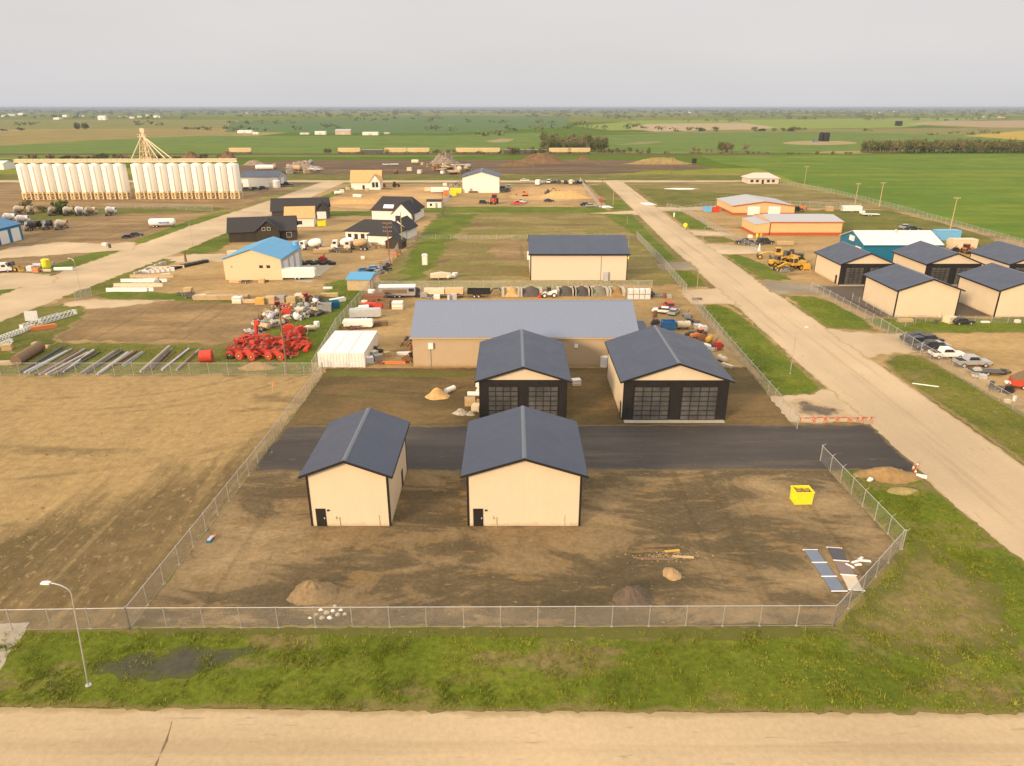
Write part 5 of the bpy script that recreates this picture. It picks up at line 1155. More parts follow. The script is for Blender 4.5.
def b_barrier(paint): return one('concrete_barrier', 'barrier', MB().prism([(-.3, 0), (.3, 0), (.28, .12), (.12, .35), (.09, .82), (-.09, .82), (-.12, .35), (-.28, .12)], -1.6, 1.6, 'X'), paint)
def b_block(paint): return one('concrete_block', 'concrete block', MB().box(-.75, .75, -.38, .38, 0, .76).box(-.2, .2, -.1, .1, .76, .84), paint)
def b_flatbed(paint):
    def f():
        t = thing('flatbed_trailer', 'x', 'trailer'); MB().box(-3, 3, -1.1, 1.1, .65, .78).box(-3, -2.9, -1.1, 1.1, .78, 1.0).build('deck', paint, t); MB().tube([(3, .5, .68), (4.4, 0, .55), (3, -.5, .68)], .06, 5).build('drawbar', DGREY, t)
        wheels(t, [(-.9, 1.0), (-.9, -1.0), (.0, 1.0), (.0, -1.0)], .38); return t
    return f
def b_dish(paint):
    def f():
        t = thing('disc_harrow', 'x', 'farm implement'); MB().box(-1.6, 1.6, -.08, .08, .8, .95).box(-.08, .08, -1.2, 1.2, .955, 1.08).build('frame', paint, t)
        for y in (-.8, .8):
            m = MB(); m.cyl((-1.5, y, .42), (1.5, y, .42), .05, n=6)
            for k in range(7): m.lathe([(.05, -.05), (.42, 0), (.42, .02), (.05, -.02)], (-1.4 + k * .46, y, .42), 12, 'X')
            m.build('disc_gang', paint, t)
        return t
    return f
KIND = {'crate': b_crate, 'tote': b_tote, 'tank': b_tank, 'upright': b_upright, 'drum': b_drum, 'tyre': b_tyre, 'engine': b_engine, 'frame': b_frame, 'lumber': b_lumber, 'barrier': b_barrier, 'block': b_block, 'flatbed': b_flatbed, 'disc': b_dish,
        'bin': make_bin, 'container': make_container, 'pickup': lambda c: make_car(c, 'pickup'), 'sedan': lambda c: make_car(c, 'sedan'), 'suv': lambda c: make_car(c, 'suv'), 'van': lambda c: make_car(c, 'van'), 'digger': make_digger, 'loader': make_loader, 'tractor': make_tractor, 'trailer': make_semi_trailer}
NOUN = {'crate': 'strapped crate', 'tote': 'caged liquid tote', 'tank': 'lying storage tank', 'upright': 'upright round tank', 'drum': 'steel drum', 'tyre': 'tractor tyre', 'engine': 'engine block', 'frame': 'cultivator frame', 'lumber': 'stack of boards', 'barrier': 'concrete barrier', 'block': 'concrete block', 'flatbed': 'flatbed trailer', 'disc': 'disc harrow',
        'bin': 'open waste bin', 'container': 'container', 'pickup': 'pickup truck', 'sedan': 'parked car', 'suv': 'parked tall car', 'van': 'parked van', 'digger': 'excavator', 'loader': 'wheel loader', 'tractor': 'tractor', 'trailer': 'enclosed trailer'}
CN = {'white': WHITE, 'cream': CREAMP, 'beige': BEIGE, 'grey': GREY, 'light grey': LGREY, 'dark grey': DGREY, 'black': BLACK, 'rusty': RUST, 'red': RED, 'orange': ORANGE, 'yellow': CATY, 'bright yellow': YELLOW, 'blue': BLUE, 'light blue': LBLUE, 'raw wood': LUMBER, 'pale wood': WOODL, 'concrete': CONCRETE, 'brown': WOODP, 'silver': pm('silver car paint', (.50, .50, .49), .35, .4, var=.05), 'dark blue': pm('dark blue car paint', (.02, .035, .08), .3, var=.1), 'charcoal': pm('charcoal car paint', (.04, .042, .048), .3, var=.1), 'tan': pm('tan paint', (.45, .31, .16), .6, var=.15, dirt=.2), 'teal': TEAL}
PLACED = []
def cluster(where, items, group=None, ordinal='from left'):
    """items: (kind, colour, px, py, turn in degrees, scale). Same-looking ones are told apart by their order across the picture"""
    cnt = {}
    for it in items: cnt.setdefault((it[0], it[1]), []).append(it)
    for (k, c), L in cnt.items():
        L.sort(key=lambda i: i[2])
        for n, it in enumerate(L):
            s = it[5] if len(it) > 5 else 1; rz = R(it[4] if len(it) > 4 else 0)
            noun = NOUN[k]; cn = c if c != 'concrete' else ('weathered' if k in ('block', 'barrier') else 'stone grey')
            lab = '%s %s %s' % (cn, noun, where) if len(L) == 1 else '%s %s %s, %s %s' % (cn, noun, where, ORD[n] if n < len(ORD) else 'last', ordinal)
            q = P(it[2], it[3]); put(k + c, (lambda k=k, c=c: KIND[k](CN[c])()), q, rz, lab, ('%ss %s' % (NOUN[k], where)) if len(L) > 1 else None, s)

# --------------------------------------------------------------- front yard
put('bin_yellow', make_bin(YELLOW, 1.9, 1.35, 1.6, SOIL), P(800.5, 502), R(2), 'bright yellow open waste bin full of rubbish, standing in the front yard')
def heap(px, py, *a, **k): return P(px, py)
mound('gravel_mound', 'round brown gravel mound in the yard behind the front fence', 'mound', P(313, 594), 2.5, 2.1, 1.35, soilmat('brown heaped gravel', (.21, .145, .075), (.30, .205, .11), 3), 3, rough=.35)
mound('gravel_mound', 'dark gravel mound in the yard behind the front fence', 'mound', P(632, 598), 2.3, 1.9, 1.05, soilmat('dark brown gravel', (.11, .08, .055), (.15, .11, .075), 3), 5, rough=.4)
mound('soil_mound', 'small soft tan soil heap in the yard beside the dark gravel mound', 'mound', P(672, 575), 1.15, 1.5, .6, soilmat('tan soft soil', (.36, .235, .11), (.42, .28, .14), 2), 33, rough=.4)
for k, (px, py, s) in enumerate([(316, 616, .38), (321, 611, .3), (327, 614, .42), (333, 612, .34), (338, 616, .4), (330, 619, .33), (322, 619, .36), (341, 611, .28), (335, 607, .3), (310, 619, .25), (345, 615, .3)]):
    o = MB().blob((0, 0, s * .35), (s * .62, s * .5, s * .4), k, .3, 8, 6).build('field_stone', WHITE if k % 2 else STONE, loc=(*P(px, py), 0)); tag(o, 'white field stone in the small heap behind the front fence', 'stone', 'heap of white stones')
for k, (px, py, L, rz, c, lb) in enumerate([(672, 552, 1.5, 8, CATY, 'yellow board lying on the debris strip in the middle of the yard'), (683, 558, 2.0, -6, WOODL, 'pale timber board on the debris strip in the middle of the yard'), (655, 560, 3.6, -4, WOODP, 'dark weathered board on the debris strip, left of the pale timber board'), (660, 547, 3.2, 4, WOODP, 'weathered board at the back edge of the debris strip in the yard')]):
    o = MB().prism([(-L / 2, 0), (L / 2, .02), (L / 2, .16), (-L / 2, .14)], -.14, .14, 'Y').build('board', c, loc=(*P(px, py), .02), rz=R(rz)); tag(o, lb, 'board')
rr = random.Random(11); m = MB()
for i in range(260):
    u = rr.gauss(0, 1); x, y = P(670 + u * 13, 557 + rr.gauss(0, 2.5)); s = rr.uniform(.04, .13); m.blob((x, y, s * .5), (s, s, s), i, .3, 5, 3)
tag(m.build('debris', soilmat('stony debris', (.26, .18, .09), (.34, .24, .13), 5)), kind='stuff')
# roofing sheets laid out on battens
for (xa, ya, xb, yb, cols, lb) in [((804), 551, 839, 593, (pm('blue grey roofing sheet', (.16, .19, .24), .4, .2, var=.1), None, None), 'row of blue grey roofing sheets on white battens near the fence corner'), (828, 549, 856, 592, (pm('dark roofing sheet', (.07, .06, .07), .45, .1, var=.15), pm('brown roofing sheet', (.20, .14, .12), .5, var=.15), pm('cream sheet', (.55, .46, .34), .5, var=.1)), 'row of dark, brown and cream roofing sheets near the fence corner')]:
    a, b = P(xa + 6, ya), P(xb, yb); L = math.dist(a, b); t = thing('roofing_sheets', lb, 'roofing sheets', (*a, 0), math.atan2(b[1] - a[1], b[0] - a[0]))
    for k in range(3):
        mt = cols[k] or cols[0]; MB().box(L * k / 3 + .04, L * (k + 1) / 3 - .04, -.62, .62, .10, .17).build('sheet', mt, t)
    for k in range(4): MB().box(L * k / 3 - .05, L * k / 3 + .05, -.72, .72, .175 if k else .02, .235 if k else .175).build('batten', WHITE, t)
for k, (px, py, L, rz) in enumerate([(849, 567, .9, -50), (855, 563, .8, 20), (858, 566, .7, 10), (864, 562, 1.2, -8), (860, 560, .8, 35)]):
    o = MB().box(-L / 2, L / 2, -.11, .11, 0, .14).box(-L / 2 + .1, L / 2 - .05, -.09, .09, .14, .2).build('offcut', WHITE, loc=(*P(px, py), .02), rz=R(rz)); tag(o, 'short white timber offcut beside the roofing sheets, %s from the left' % ORD[k], 'offcut', 'white offcuts by the roofing sheets')
mound('soil_mound', 'long tan soil heap at the end of the asphalt strip beside the road', 'mound', P(888, 476), 4.6, 2.3, 1.1, SOIL, 8, rough=.3)
mound('soil_mound', 'low straw coloured soil heap in the grass below the long tan heap', 'mound', P(903, 492), 2.6, 1.4, .5, soilmat('dry straw soil', (.30, .23, .09), (.36, .27, .11)), 9, rough=.3)
o = MB().blob((0, 0, .2), (.5, .25, .25), 2, .3, 8, 5).build('plastic_sack', WHITE, loc=(*P(870, 481), 0), rz=.6); tag(o, 'white plastic sack in the grass beside the long tan soil heap', 'sack')
# barricades and cones
BARR = pm('faded barricade red', (.50, .08, .03), .6, var=.2, dirt=.2)
def make_barricade():
    t = thing('road_barricade', 'x', 'barricade')
    m = MB()
    for k in range(6): m.box(-1.2 + k * .4, -1.2 + (k + 1) * .4, -.02, .02, .80, .95, 1 if k % 3 == 1 else 0)
    m.build('board', [BARR, BEIGE], t)
    for sx in (-.95, .95): MB().prism([(-.45, 0), (-.38, 0), (.02, .95), (-.03, .95)], sx - .03, sx + .03, 'X').prism([(.45, 0), (.38, 0), (-.02, .95), (.03, .95)], sx + .035, sx + .09, 'X').build('leg', BARR, t)
    return t
for k, px in enumerate((807, 819, 831, 843, 855, 864)): put('barricade', make_barricade, P(px, 423 - (k % 2) * .6), R((k % 3 - 1) * 4), scale=(1, 1, .85), label= 'dull red road barricade across the driveway, %s from the fence' % ORD[k], group='road barricades across the driveway')
def make_cone():
    t = thing('traffic_cone', 'x', 'traffic cone'); MB().box(-.2, .2, -.2, .2, 0, .04).build('base', BLACK, t); MB().lathe([(.16, .04), (.03, .75)], n=12).build('cone', ORANGE, t); MB().lathe([(.118, .3), (.086, .46)], n=12).build('band', WHITE, t); return t
for k, (px, py) in enumerate([(913, 470), (917, 467), (915, 474)]): put('cone', make_cone, P(px, py), 0, 'orange traffic cone at the asphalt corner by the road, %s from the left' % ['first', 'last', 'middle'][k], 'traffic cones at the asphalt corner', 1.05)
o = MB().box(-.55, .55, -.06, .06, 0, .45).build('board_sign', WHITE, loc=(*P(921, 478), 0), rz=-.5); tag(o, 'small white kerb board lying beside the traffic cones', 'board')
# junk by the west fence
o = thing('toolbox_stack', 'small heap of teal, orange and grey cases against the ploughed field fence', 'cases', (*P(212, 540), 0), R(82)); o.scale = (.75,) * 3; MB().box(-.9, .1, -.3, .3, 0, .35).build('case', CN['teal'], o); MB().box(.15, .9, -.25, .3, 0, .3).build('case', ORANGE, o); MB().box(-.7, .3, -.22, .25, .36, .5).build('case', LGREY, o)

# --------------------------------------------------------------- yard behind
mound('sand_pile', 'small orange sand pile on the yard behind the narrow shop', 'sand pile', P(437, 397), 2.2, 1.7, 1.5, SAND, 12, rough=.1)
o = thing('concrete_pipe', 'short white concrete pipe beside the small orange sand pile', 'pipe', (*P(450, 392), 0), R(50)); MB().lathe([(.28, -.9), (.42, -.9), (.42, .9), (.28, .9)], (0, 0, .42), 14, 'X').build('pipe', WHITE, o, smooth=True)
for k, (px, py, L, rz) in enumerate([(478, 386, 1.6, 90), (474, 396, 1.9, 0), (479, 392, 1.4, 80)]):
    o = MB().lathe([(.25, -L / 2), (.36, -L / 2), (.36, L / 2), (.25, L / 2)], (0, 0, .36), 12, 'X').build('plastic_pipe', WHITE, loc=(*P(px, py), 0), rz=R(rz), smooth=True); tag(o, ['white pipe standing nearest the black door wall, lying lengthwise', 'white pipe lying crosswise beside the black door wall', 'short white pipe touching the corner of the black door wall'][k], 'pipe')
cluster('left of the black door wall shop', [('crate', 'tan', 470, 405, 5, 1.0), ('crate', 'cream', 476, 411, 80, .9), ('lumber', 'raw wood', 478, 404, 85, .45)])
mound('rubble_heap', 'small grey white rubble heap left of the black door wall shop', 'rubble', P(461, 414), 1.5, 1.0, .8, soilmat('pale rubble', (.36, .32, .25), (.42, .37, .28), 3), 14, rough=.6)
mound('rubble_heap', 'small pale rubble heap touching the strapped crates', 'rubble', P(471, 415), .9, .8, .6, MATS['pale rubble'], 15, rough=.6)
o = MB().box(-.04, .04, -1.9, 1.9, 0, .08).build('pipe_rod', LUMBER, loc=(*P(451, 408), .01), rz=R(60)); tag(o, 'thin pale rod lying on the ground left of the rubble heap', 'rod')
put('uprightwhite', b_upright(WHITE, .95, 2.0), P(605, 366), 0, 'white round tank standing against the long tan workshop')
cluster('behind the gap between the two door shops', [('crate', 'white', 576, 385, 10, .9)])
# white containers abreast and clutter beside them
for k, x in enumerate((-30.6, -28.0, -25.5)):
    put('container_white', make_container(WHITE, 12.19), (x, 114.6), 0, 'long white shipping container, %s of the three side by side' % ['leftmost', 'middle', 'rightmost'][k], 'white shipping containers side by side')
cluster('beside the three white containers', [('tote', 'white', 370, 363, 20, 1.0), ('tote', 'cream', 374, 357, 50, 1.0), ('drum', 'dark grey', 376, 352, 0, 1.2), ('crate', 'grey', 378, 360, 30, .9), ('tyre', 'black', 380, 352, 0, .9), ('frame', 'rusty', 381, 364, 60, .5)])
o = MB().box(-2.0, 2.0, -.15, .15, 0, .3).box(-1.9, 1.9, -.1, .1, .3, .5).build('steel_beam', ORANGE, loc=(*P(394, 364), 0)); tag(o, 'orange painted steel beam lying between the containers and the workshop', 'beam')
cluster('by the left wall of the long workshop', [('lumber', 'white', 404, 355, 4, .55), ('frame', 'rusty', 406, 346, 80, .7), ('disc', 'dark grey', 409, 340, 85, .6), ('engine', 'rusty', 407, 362, 0, .9), ('drum', 'black', 411, 358, 0, 1.1), ('crate', 'pale wood', 387, 356, 30, .7), ('drum', 'rusty', 411, 350, 0, 1.1)])
cluster('on the lane beside the container fence', [('flatbed', 'white', 357, 325, 4, .9), ('trailer', 'white', 359, 328, 2, .62), ('trailer', 'light grey', 366, 318, 6, .7), ('container', 'rusty', 375, 304, 80, .8), ('trailer', 'red', 372, 309, 4, .5), ('upright', 'white', 372, 297, 0, .9), ('crate', 'white', 398, 309, 0, 1.5), ('bin', 'brown', 384, 308, 0, 1.2), ('tank', 'cream', 374, 301, 0, 1.0), ('upright', 'cream', 365, 308, 0, .8), ('tank', 'white', 364, 311, 20, .8), ('drum', 'white', 357, 313, 0, 1.3), ('frame', 'rusty', 350, 332, 15, 1.2), ('lumber', 'brown', 378, 326, 15, .9), ('crate', 'brown', 380, 300, 0, 1.5)])
# row of goods on the far side of the workshop
t = thing('livestock_trailer', 'grey livestock trailer with rounded white roof behind the workshop lane', 'trailer', (*P(398, 297), 0), R(2)); MB().box(-4.0, 4.0, -1.1, 1.1, .6, 2.5).build('body', GREY, t); MB().prism([(-1.15, 2.5), (1.15, 2.5), (.8, 2.8), (-.8, 2.8)], -4.1, 4.1, 'X').build('trailer_roof', WHITE, t); MB().box(-3.2, 2.2, -1.13, -1.105, 1.1, 2.0).build('side_panel', WOODP, t); MB().box(2.6, 3.8, -1.13, -1.105, 1.5, 2.2).build('window', GLASS, t); wheels(t, [(-.6, 1.0), (-.6, -1.0), (.5, 1.0), (.5, -1.0)], .4)
put('gooseneck', make_gooseneck, P(479, 297), 0, 'black gooseneck dump trailer parked behind the long workshop')
t = thing('long_trailer', 'long cream flat trailer stacked with boards behind the workshop', 'trailer', (*P(444, 297), 0)); MB().box(-4.6, 4.6, -1.0, 1.0, .7, .85).build('deck', DGREY, t); MB().box(-4.4, .2, -.9, .9, .86, 2.0).build('load', CREAMP, t); MB().box(.4, 4.4, -.9, .9, .86, 2.1).build('load', LUMBER, t); wheels(t, [(-2.2, .9), (-2.2, -.9), (-1.2, .9), (-1.2, -.9)], .4)
cluster('in the row behind the workshop', [('tyre', 'black', 418, 297, 0, 1.1), ('engine', 'grey', 424, 298, 0, 1.1), ('frame', 'grey', 431, 299, 0, .6), ('engine', 'dark grey', 416, 294, 60, 1.2), ('crate', 'white', 437, 299, 0, .9), ('drum', 'light grey', 449, 300, 0, 1.3), ('tote', 'light grey', 454, 299, 0, 1.1)])
def bunker(label, px0, px1, py, mat, seed, cat='material bunker'):
    a, b = P(px0, py), P(px1, py); w_ = b[0] - a[0]; t = thing('material_bunker', label, 'bunker', ((a[0] + b[0]) / 2, a[1] + 1.2, 0), 0, 'material bunkers in a row')
    for sx in (-1, 1):
        m = MB()
        for k in range(3):
            for z in range(2): m.box(sx * w_ / 2 - .3, sx * w_ / 2 + .3, -1.2 + k * 1.21, -1.2 + k * 1.21 + 1.19, z * .76 + .005, z * .76 + .75)
        m.build('side_wall', CONCRETE, t)
    m = MB(); n = max(2, int(w_ / 1.2))
    for k in range(n):
        for z in range(2): m.box(-w_ / 2 + .31 + k * (w_ - .62) / n, -w_ / 2 + .31 + (k + 1) * (w_ - .62) / n - .02, 1.9, 2.45, z * .76 + .005, z * .76 + .75)
    m.build('back_wall', CONCRETE, t)
    vs = []; N = 12; rr = random.Random(seed)
    for j in range(N + 1):
        for i in range(N + 1):
            u, v = i / N, j / N; z = (1.75 * min(1, .25 + v * 1.1) * (1 - .5 * abs(2 * u - 1) ** 2) + .15 * mnoise.noise(Vector((u * 5 + seed, v * 5, 0)))) if j else .0
            vs.append((-w_ / 2 + .31 + u * (w_ - .62), -1.3 + v * 3.19, z))
    MB().add(vs, [(j * (N + 1) + i, j * (N + 1) + i + 1, (j + 1) * (N + 1) + i + 1, (j + 1) * (N + 1) + i) for j in range(N) for i in range(N)]).build('heap', mat, t, smooth=True)
bunker('concrete block bunker with pale sand and tarp, leftmost of the row', 503, 519, 297, SAND, 1)
bunker('concrete block bunker heaped highest with dark grey gravel', 521, 541, 297, DARKGRAV, 2)
bunker('concrete block bunker with dark gravel right of the skid loader', 558, 574, 296.5, DARKGRAV, 3)
bunker('concrete block bunker with dark gravel between another dark one and the grey one', 575, 590, 296.5, soilmat('charcoal gravel', (.07, .062, .058), (.1, .09, .08), 3), 4)
bunker('concrete block bunker with grey green crushed stone', 591, 608, 296.5, soilmat('grey green stone', (.17, .16, .11), (.22, .2, .14), 3), 5)
bunker('concrete block bunker with brown soil, rightmost of the row', 610, 624, 296.5, SOIL, 6)
t = put('loaderwhite', make_loader(WHITE), P(548, 297), R(185), 'white skid loader with red bucket between two gravel bunkers', scale=.75)
for c in t.children:
    if c.name.startswith('bucket'): c.data = c.data.copy(); c.data.materials[0] = RED
def make_totestack():
    t = thing('tote_stack', 'x', 'tote tank'); return t
for k in range(4):
    for z in range(2): put('totewhite', b_tote(WHITE), (*[a + b for a, b in zip(P(630, 299), (k * 1.28, 0))], z * 1.2), 0, 'white caged tote in the %s layer by the cream shed, %s from the left' % (['lower', 'upper'][z], ORD[k]), 'stacked white totes')
mound('soil_mound', 'low tan rubble bank in front of the cream shed wall', 'mound', P(597, 288), 4.5, 1.6, .8, SOIL, 30, rough=.4)
# right of the workshop
cluster('on the sand right of the workshop', [('sedan', 'white', 662, 313, 160, .9), ('suv', 'red', 668, 308, 100, .85), ('sedan', 'silver', 674, 314, 60, .85), ('flatbed', 'rusty', 663, 328, 20, .7), ('engine', 'dark grey', 655, 326, 40, 1.1), ('tank', 'cream', 683, 329, 5, 1.0), ('frame', 'dark grey', 657, 333, 0, .8), ('drum', 'rusty', 655, 317, 0, 1.5), ('bin', 'blue', 668, 329, 0, 1.1)])
cluster('in the scrap row along the green verge fence', [('engine', 'grey', 687, 319, 0, 1.0), ('tyre', 'black', 690, 322, 0, 1.0), ('frame', 'dark grey', 694, 324, 50, .7), ('crate', 'light grey', 697, 329, 0, .9), ('drum', 'white', 700, 331, 0, 1.4), ('tote', 'light grey', 703, 332, 0, 1.1), ('disc', 'dark grey', 692, 336, 40, .8), ('tractor', 'orange', 697, 339, 200, .7), ('engine', 'rusty', 702, 341, 0, 1.0), ('tank', 'yellow', 709, 342, 60, .75), ('engine', 'red', 717, 350, 30, 1.2), ('lumber', 'white', 709, 349, 115, .7), ('crate', 'rusty', 714, 346, 0, .7), ('tank', 'cream', 722, 362, 110, .7), ('lumber', 'cream', 727, 367, 125, .5), ('drum', 'brown', 705, 337, 0, 1.3)])
cluster('at the gate corner behind the cream shed', [('engine', 'dark grey', 650, 297, 0, 1.1), ('frame', 'grey', 657, 297, 10, .7), ('drum', 'rusty', 664, 298, 0, 1.3), ('crate', 'concrete' if False else 'grey', 669, 298, 0, .7)])
cluster('on the driveway at the end of the verge fence', [('lumber', 'brown', 697, 300, 0, .5)])
# --------------------------------------------------------------- red farm machines and scrap rows
for k, (px, py, rz, s) in enumerate([(237, 356, 14, .72), (250, 358, -12, .85), (264, 356, 9, .8), (278, 358, -7, .78), (241, 347, 112, .72), (255, 349, 66, .78), (270, 347, 28, .75), (286, 350, 58, .9), (297, 347, 22, .85), (293, 340, 120, .8)]):
    put('seeder', make_seeder, P(px, py), R(rz), 'red seeding implement with yellow hubs, %s%s' % (['first from left in front row', 'second from left in front row', 'third from left in front row', 'fourth from left in front row', 'first from left in back row', 'second from left in back row', 'third from left in back row', 'behind the utility pole', 'at the right end of the group', 'farthest back of the group'][k], ''), 'red seeding implements', s)
t = thing('steel_roller', 'single red drum roller lying left of the red implements', 'roller', (*P(207, 362), 0), R(12)); MB().lathe([(.9, -1.0), (1.05, -.95), (1.05, .95), (.9, 1.0)], (0, 0, 1.05), 20, 'X').build('drum', RED, t, smooth=True); MB().cyl((-1.2, 0, 1.05), (1.2, 0, 1.05), .12, n=8).build('axle', DGREY, t)
t = thing('grain_auger', 'red grain auger chute standing up behind the red implements', 'auger', (*P(256, 338), 0)); MB().cyl((0, 0, 0), (.5, 0, 3.0), .35, n=10).build('tube', RED, t); MB().prism([(.1, 2.6), (1.0, 2.6), (.9, 3.4), (.2, 3.4)], -.4, .4, 'Y').build('spout', RED, t)
cluster('in the red implement group', [('frame', 'red', 235, 349, 20, .8), ('disc', 'red', 247, 341, 60, 1.1), ('disc', 'red', 262, 341, 100, 1.1), ('frame', 'red', 273, 344, 40, .9), ('disc', 'red', 282, 342, 20, 1.2), ('frame', 'red', 300, 343, 70, .9), ('engine', 'red', 289, 334, 20, 1.5), ('engine', 'red', 300, 336, 60, 1.5), ('disc', 'red', 303, 350, 90, 1.1), ('tyre', 'black', 232, 358, 0, 1.2), ('frame', 'red', 290, 357, 10, .8)])
mound('soil_mound', 'smooth tan soil heap in front of the red implements', 'mound', P(257, 368), 3.8, 1.6, 1.1, SOIL, 21, rough=.1)
rr = random.Random(23)
its = []
cols = ['grey', 'dark grey', 'white', 'rusty', 'light grey', 'cream', 'concrete', 'beige']
kinds = ['engine', 'frame', 'disc', 'crate', 'drum', 'tank', 'tote', 'tyre', 'flatbed', 'engine', 'disc']
for k in range(110):
    u, v = rr.random(), rr.random()
    px = 252 + u * 68 + rr.uniform(-3, 3); py = 334 - u * 20 - v * 14 + rr.uniform(-2, 2)
    kd = rr.choice(kinds); c = rr.choice(cols)
    if kd == 'tyre': c = 'black'
    its.append((kd, c, px, py, rr.uniform(0, 180), rr.uniform(.55, .95) * (.6 if kd == 'flatbed' else 1)))
its += [('seeder' if False else 'tractor', 'red', 281, 311, 30, .8), ('engine', 'red', 287, 316, 10, 1.3), ('tractor', 'red', 307, 301, 70, .7), ('engine', 'orange', 291, 312, 60, 1.1), ('crate', 'cream', 300, 314, 0, 1.2), ('bin', 'grey', 325, 312, 10, 1.2), ('upright', 'white', 317, 327, 0, .6), ('drum', 'cream', 306, 333, 0, 1.4), ('tank', 'cream', 311, 331, 0, .7), ('trailer', 'white', 338, 303, 40, .4), ('bin', 'teal', 334, 308, 20, 1.0)]
cluster('in the scrap rows behind the red implements', its)
its = [('lumber', 'beige', 205, 300, 1, 1.1), ('lumber', 'beige', 216, 300, 1, 1.15), ('lumber', 'tan', 229, 300, 1, 1.15), ('lumber', 'tan', 239, 299.5, 1, 1.1), ('crate', 'white', 238, 303, 0, 1.3), ('lumber', 'raw wood', 249, 303, 0, .8), ('crate', 'yellow', 261, 304, 0, 1.3), ('crate', 'beige', 271, 303, 0, 1.4), ('crate', 'grey', 281, 302, 0, 1.3), ('drum', 'white', 275, 302, 0, 1.4), ('drum', 'rusty', 266, 303, 0, 1.4), ('frame', 'dark grey', 285, 299, 0, .8), ('crate', 'tan', 292, 303, 0, 1.3), ('crate', 'cream', 301, 301, 0, 1.5), ('frame', 'rusty', 316, 300, 0, .9), ('lumber', 'pale wood', 330, 297, 8, .9), ('lumber', 'white', 328, 289, 3, .5), ('engine', 'dark grey', 190, 298, 0, 1.1), ('flatbed', 'dark grey', 186, 295, 0, .6), ('crate', 'pale wood', 189, 293, 0, 1.2), ('lumber', 'white', 200, 297, 10, .6)]
cluster('along the back edge of the brown lot', its)
# long steel pipes on the grass strip
pipes = [(103, 426, 320, 298), (128, 428, 345, 318), (150, 430, 368, 308), (195, 436, 400, 316), (205, 438, 435, 308), (238, 438, 452, 325), (285, 438, 485, 320), (310, 436, 512, 322), (322, 430, 480, 312), (415, 432, 585, 320), (432, 432, 612, 308), (448, 430, 628, 318), (500, 436, 655, 325), (515, 432, 680, 320), (560, 405, 700, 318), (630, 390, 730, 322), (720, 424, 868, 292), (736, 420, 876, 300), (775, 415, 870, 318), (830, 415, 968, 306), (905, 416, 1020, 312), (915, 412, 1000, 330)]
pm_ = [DGREY, LGREY, GREY, RUST, GREY, CONCRETE, WOODP, DGREY, LGREY, GREY, WOODP]
for k, (xa, ya, xb, yb) in enumerate(pipes):
    a, b = P(xa / 5.12, 290 + ya / 5.12), P(xb / 5.12, 290 + yb / 5.12); L = math.dist(a, b)
    o = MB().lathe([(.13, 0), (.19, 0), (.19, L), (.13, L)], (0, 0, .2 + .001 * k), 10, 'X').build('steel_pipe', pm_[k % len(pm_)], loc=(*a, 0), rz=math.atan2(b[1] - a[1], b[0] - a[0]), smooth=True)
    tag(o, 'long %s pipe on the grass strip, %s from the left' % (['dark grey', 'silver', 'grey', 'rusty', 'grey', 'pale concrete', 'brown', 'dark grey', 'silver', 'grey', 'brown'][k % 11], (ORD + ['nineteenth', 'twentieth', 'twenty-first', 'last'])[k]), 'pipe', 'long pipes stored on the grass strip')
rr = random.Random(61)
for k in range(30):
    i = rr.randrange(len(pipes)); xa, ya, xb, yb = pipes[i]; d = rr.uniform(-22, 22); a, b = P((xa + d) / 5.12, 290 + (ya + rr.uniform(-6, 4)) / 5.12), P((xb + d + rr.uniform(-8, 8)) / 5.12, 290 + (yb + rr.uniform(-6, 10)) / 5.12); L = math.dist(a, b)
    o = MB().lathe([(.06, 0), (.10, 0), (.10, L), (.06, L)], (0, 0, .11), 8, 'X').build('steel_rod', [DGREY, GREY, WOODP, RUST][k % 4], loc=(*a, 0), rz=math.atan2(b[1] - a[1], b[0] - a[0]), smooth=True)
    tag(o, 'thin dark rod lying among the long pipes on the grass strip', 'rod', 'thin rods among the stored pipes')
t = thing('culvert_pipe', 'fat brown corrugated culvert lying left of the stored pipes', 'culvert', (*P(17, 366), 0), math.atan2(P(38, 353)[1] - P(17, 366)[1], P(38, 353)[0] - P(17, 366)[0]))
MB().lathe([(.75, 0)] + [(.85 + .05 * (k % 2), k * .25) for k in range(32)] + [(.75, 7.8)], (0, 0, .9), 16, 'X').build('pipe', WOODP, t)
its = [('lumber', 'beige', 6, 365, 5, .7), ('crate', 'pale wood', 8, 350, 20, 1.0), ('lumber', 'raw wood', 43, 348, 5, .5), ('crate', 'tan', 37, 347, 0, .8)]
cluster('near the brown culvert at the left edge', its)
def lattice(label, a, b, w=.9, mat=WHITE):
    L = math.dist(a, b); t = thing('lattice_truss', label, 'truss', (*a, .05), math.atan2(b[1] - a[1], b[0] - a[0])); m = MB()
    for y in (-w / 2, w / 2):
        for z in (0.05, w): m.cyl((0, y, z), (L, y, z), .07, n=5)
    n = int(L / w)
    for k in range(n):
        x0, x1 = k * L / n, (k + 1) * L / n
        for y in (-w / 2, w / 2): m.cyl((x0, y, .05), (x1, y, w), .05, n=4)
        m.cyl((x0, -w / 2, w), (x1, w / 2, w), .05, n=4)
    m.build('truss', mat, t); MB().box(0, .15, -w / 2, w / 2, .02, w).box(L - .15, L, -w / 2, w / 2, .02, w).build('end_plate', mat, t); return t
lattice('long white lattice truss lying on the grass by the left road', P(22, 330), P(76, 314), .9)
lattice('white lattice truss with flat panels, shorter and nearer the frame edge', P(-6, 343), P(34, 328), .7)
lattice('short white truss piece beside the culvert', P(-4, 349), P(12, 342), .6)
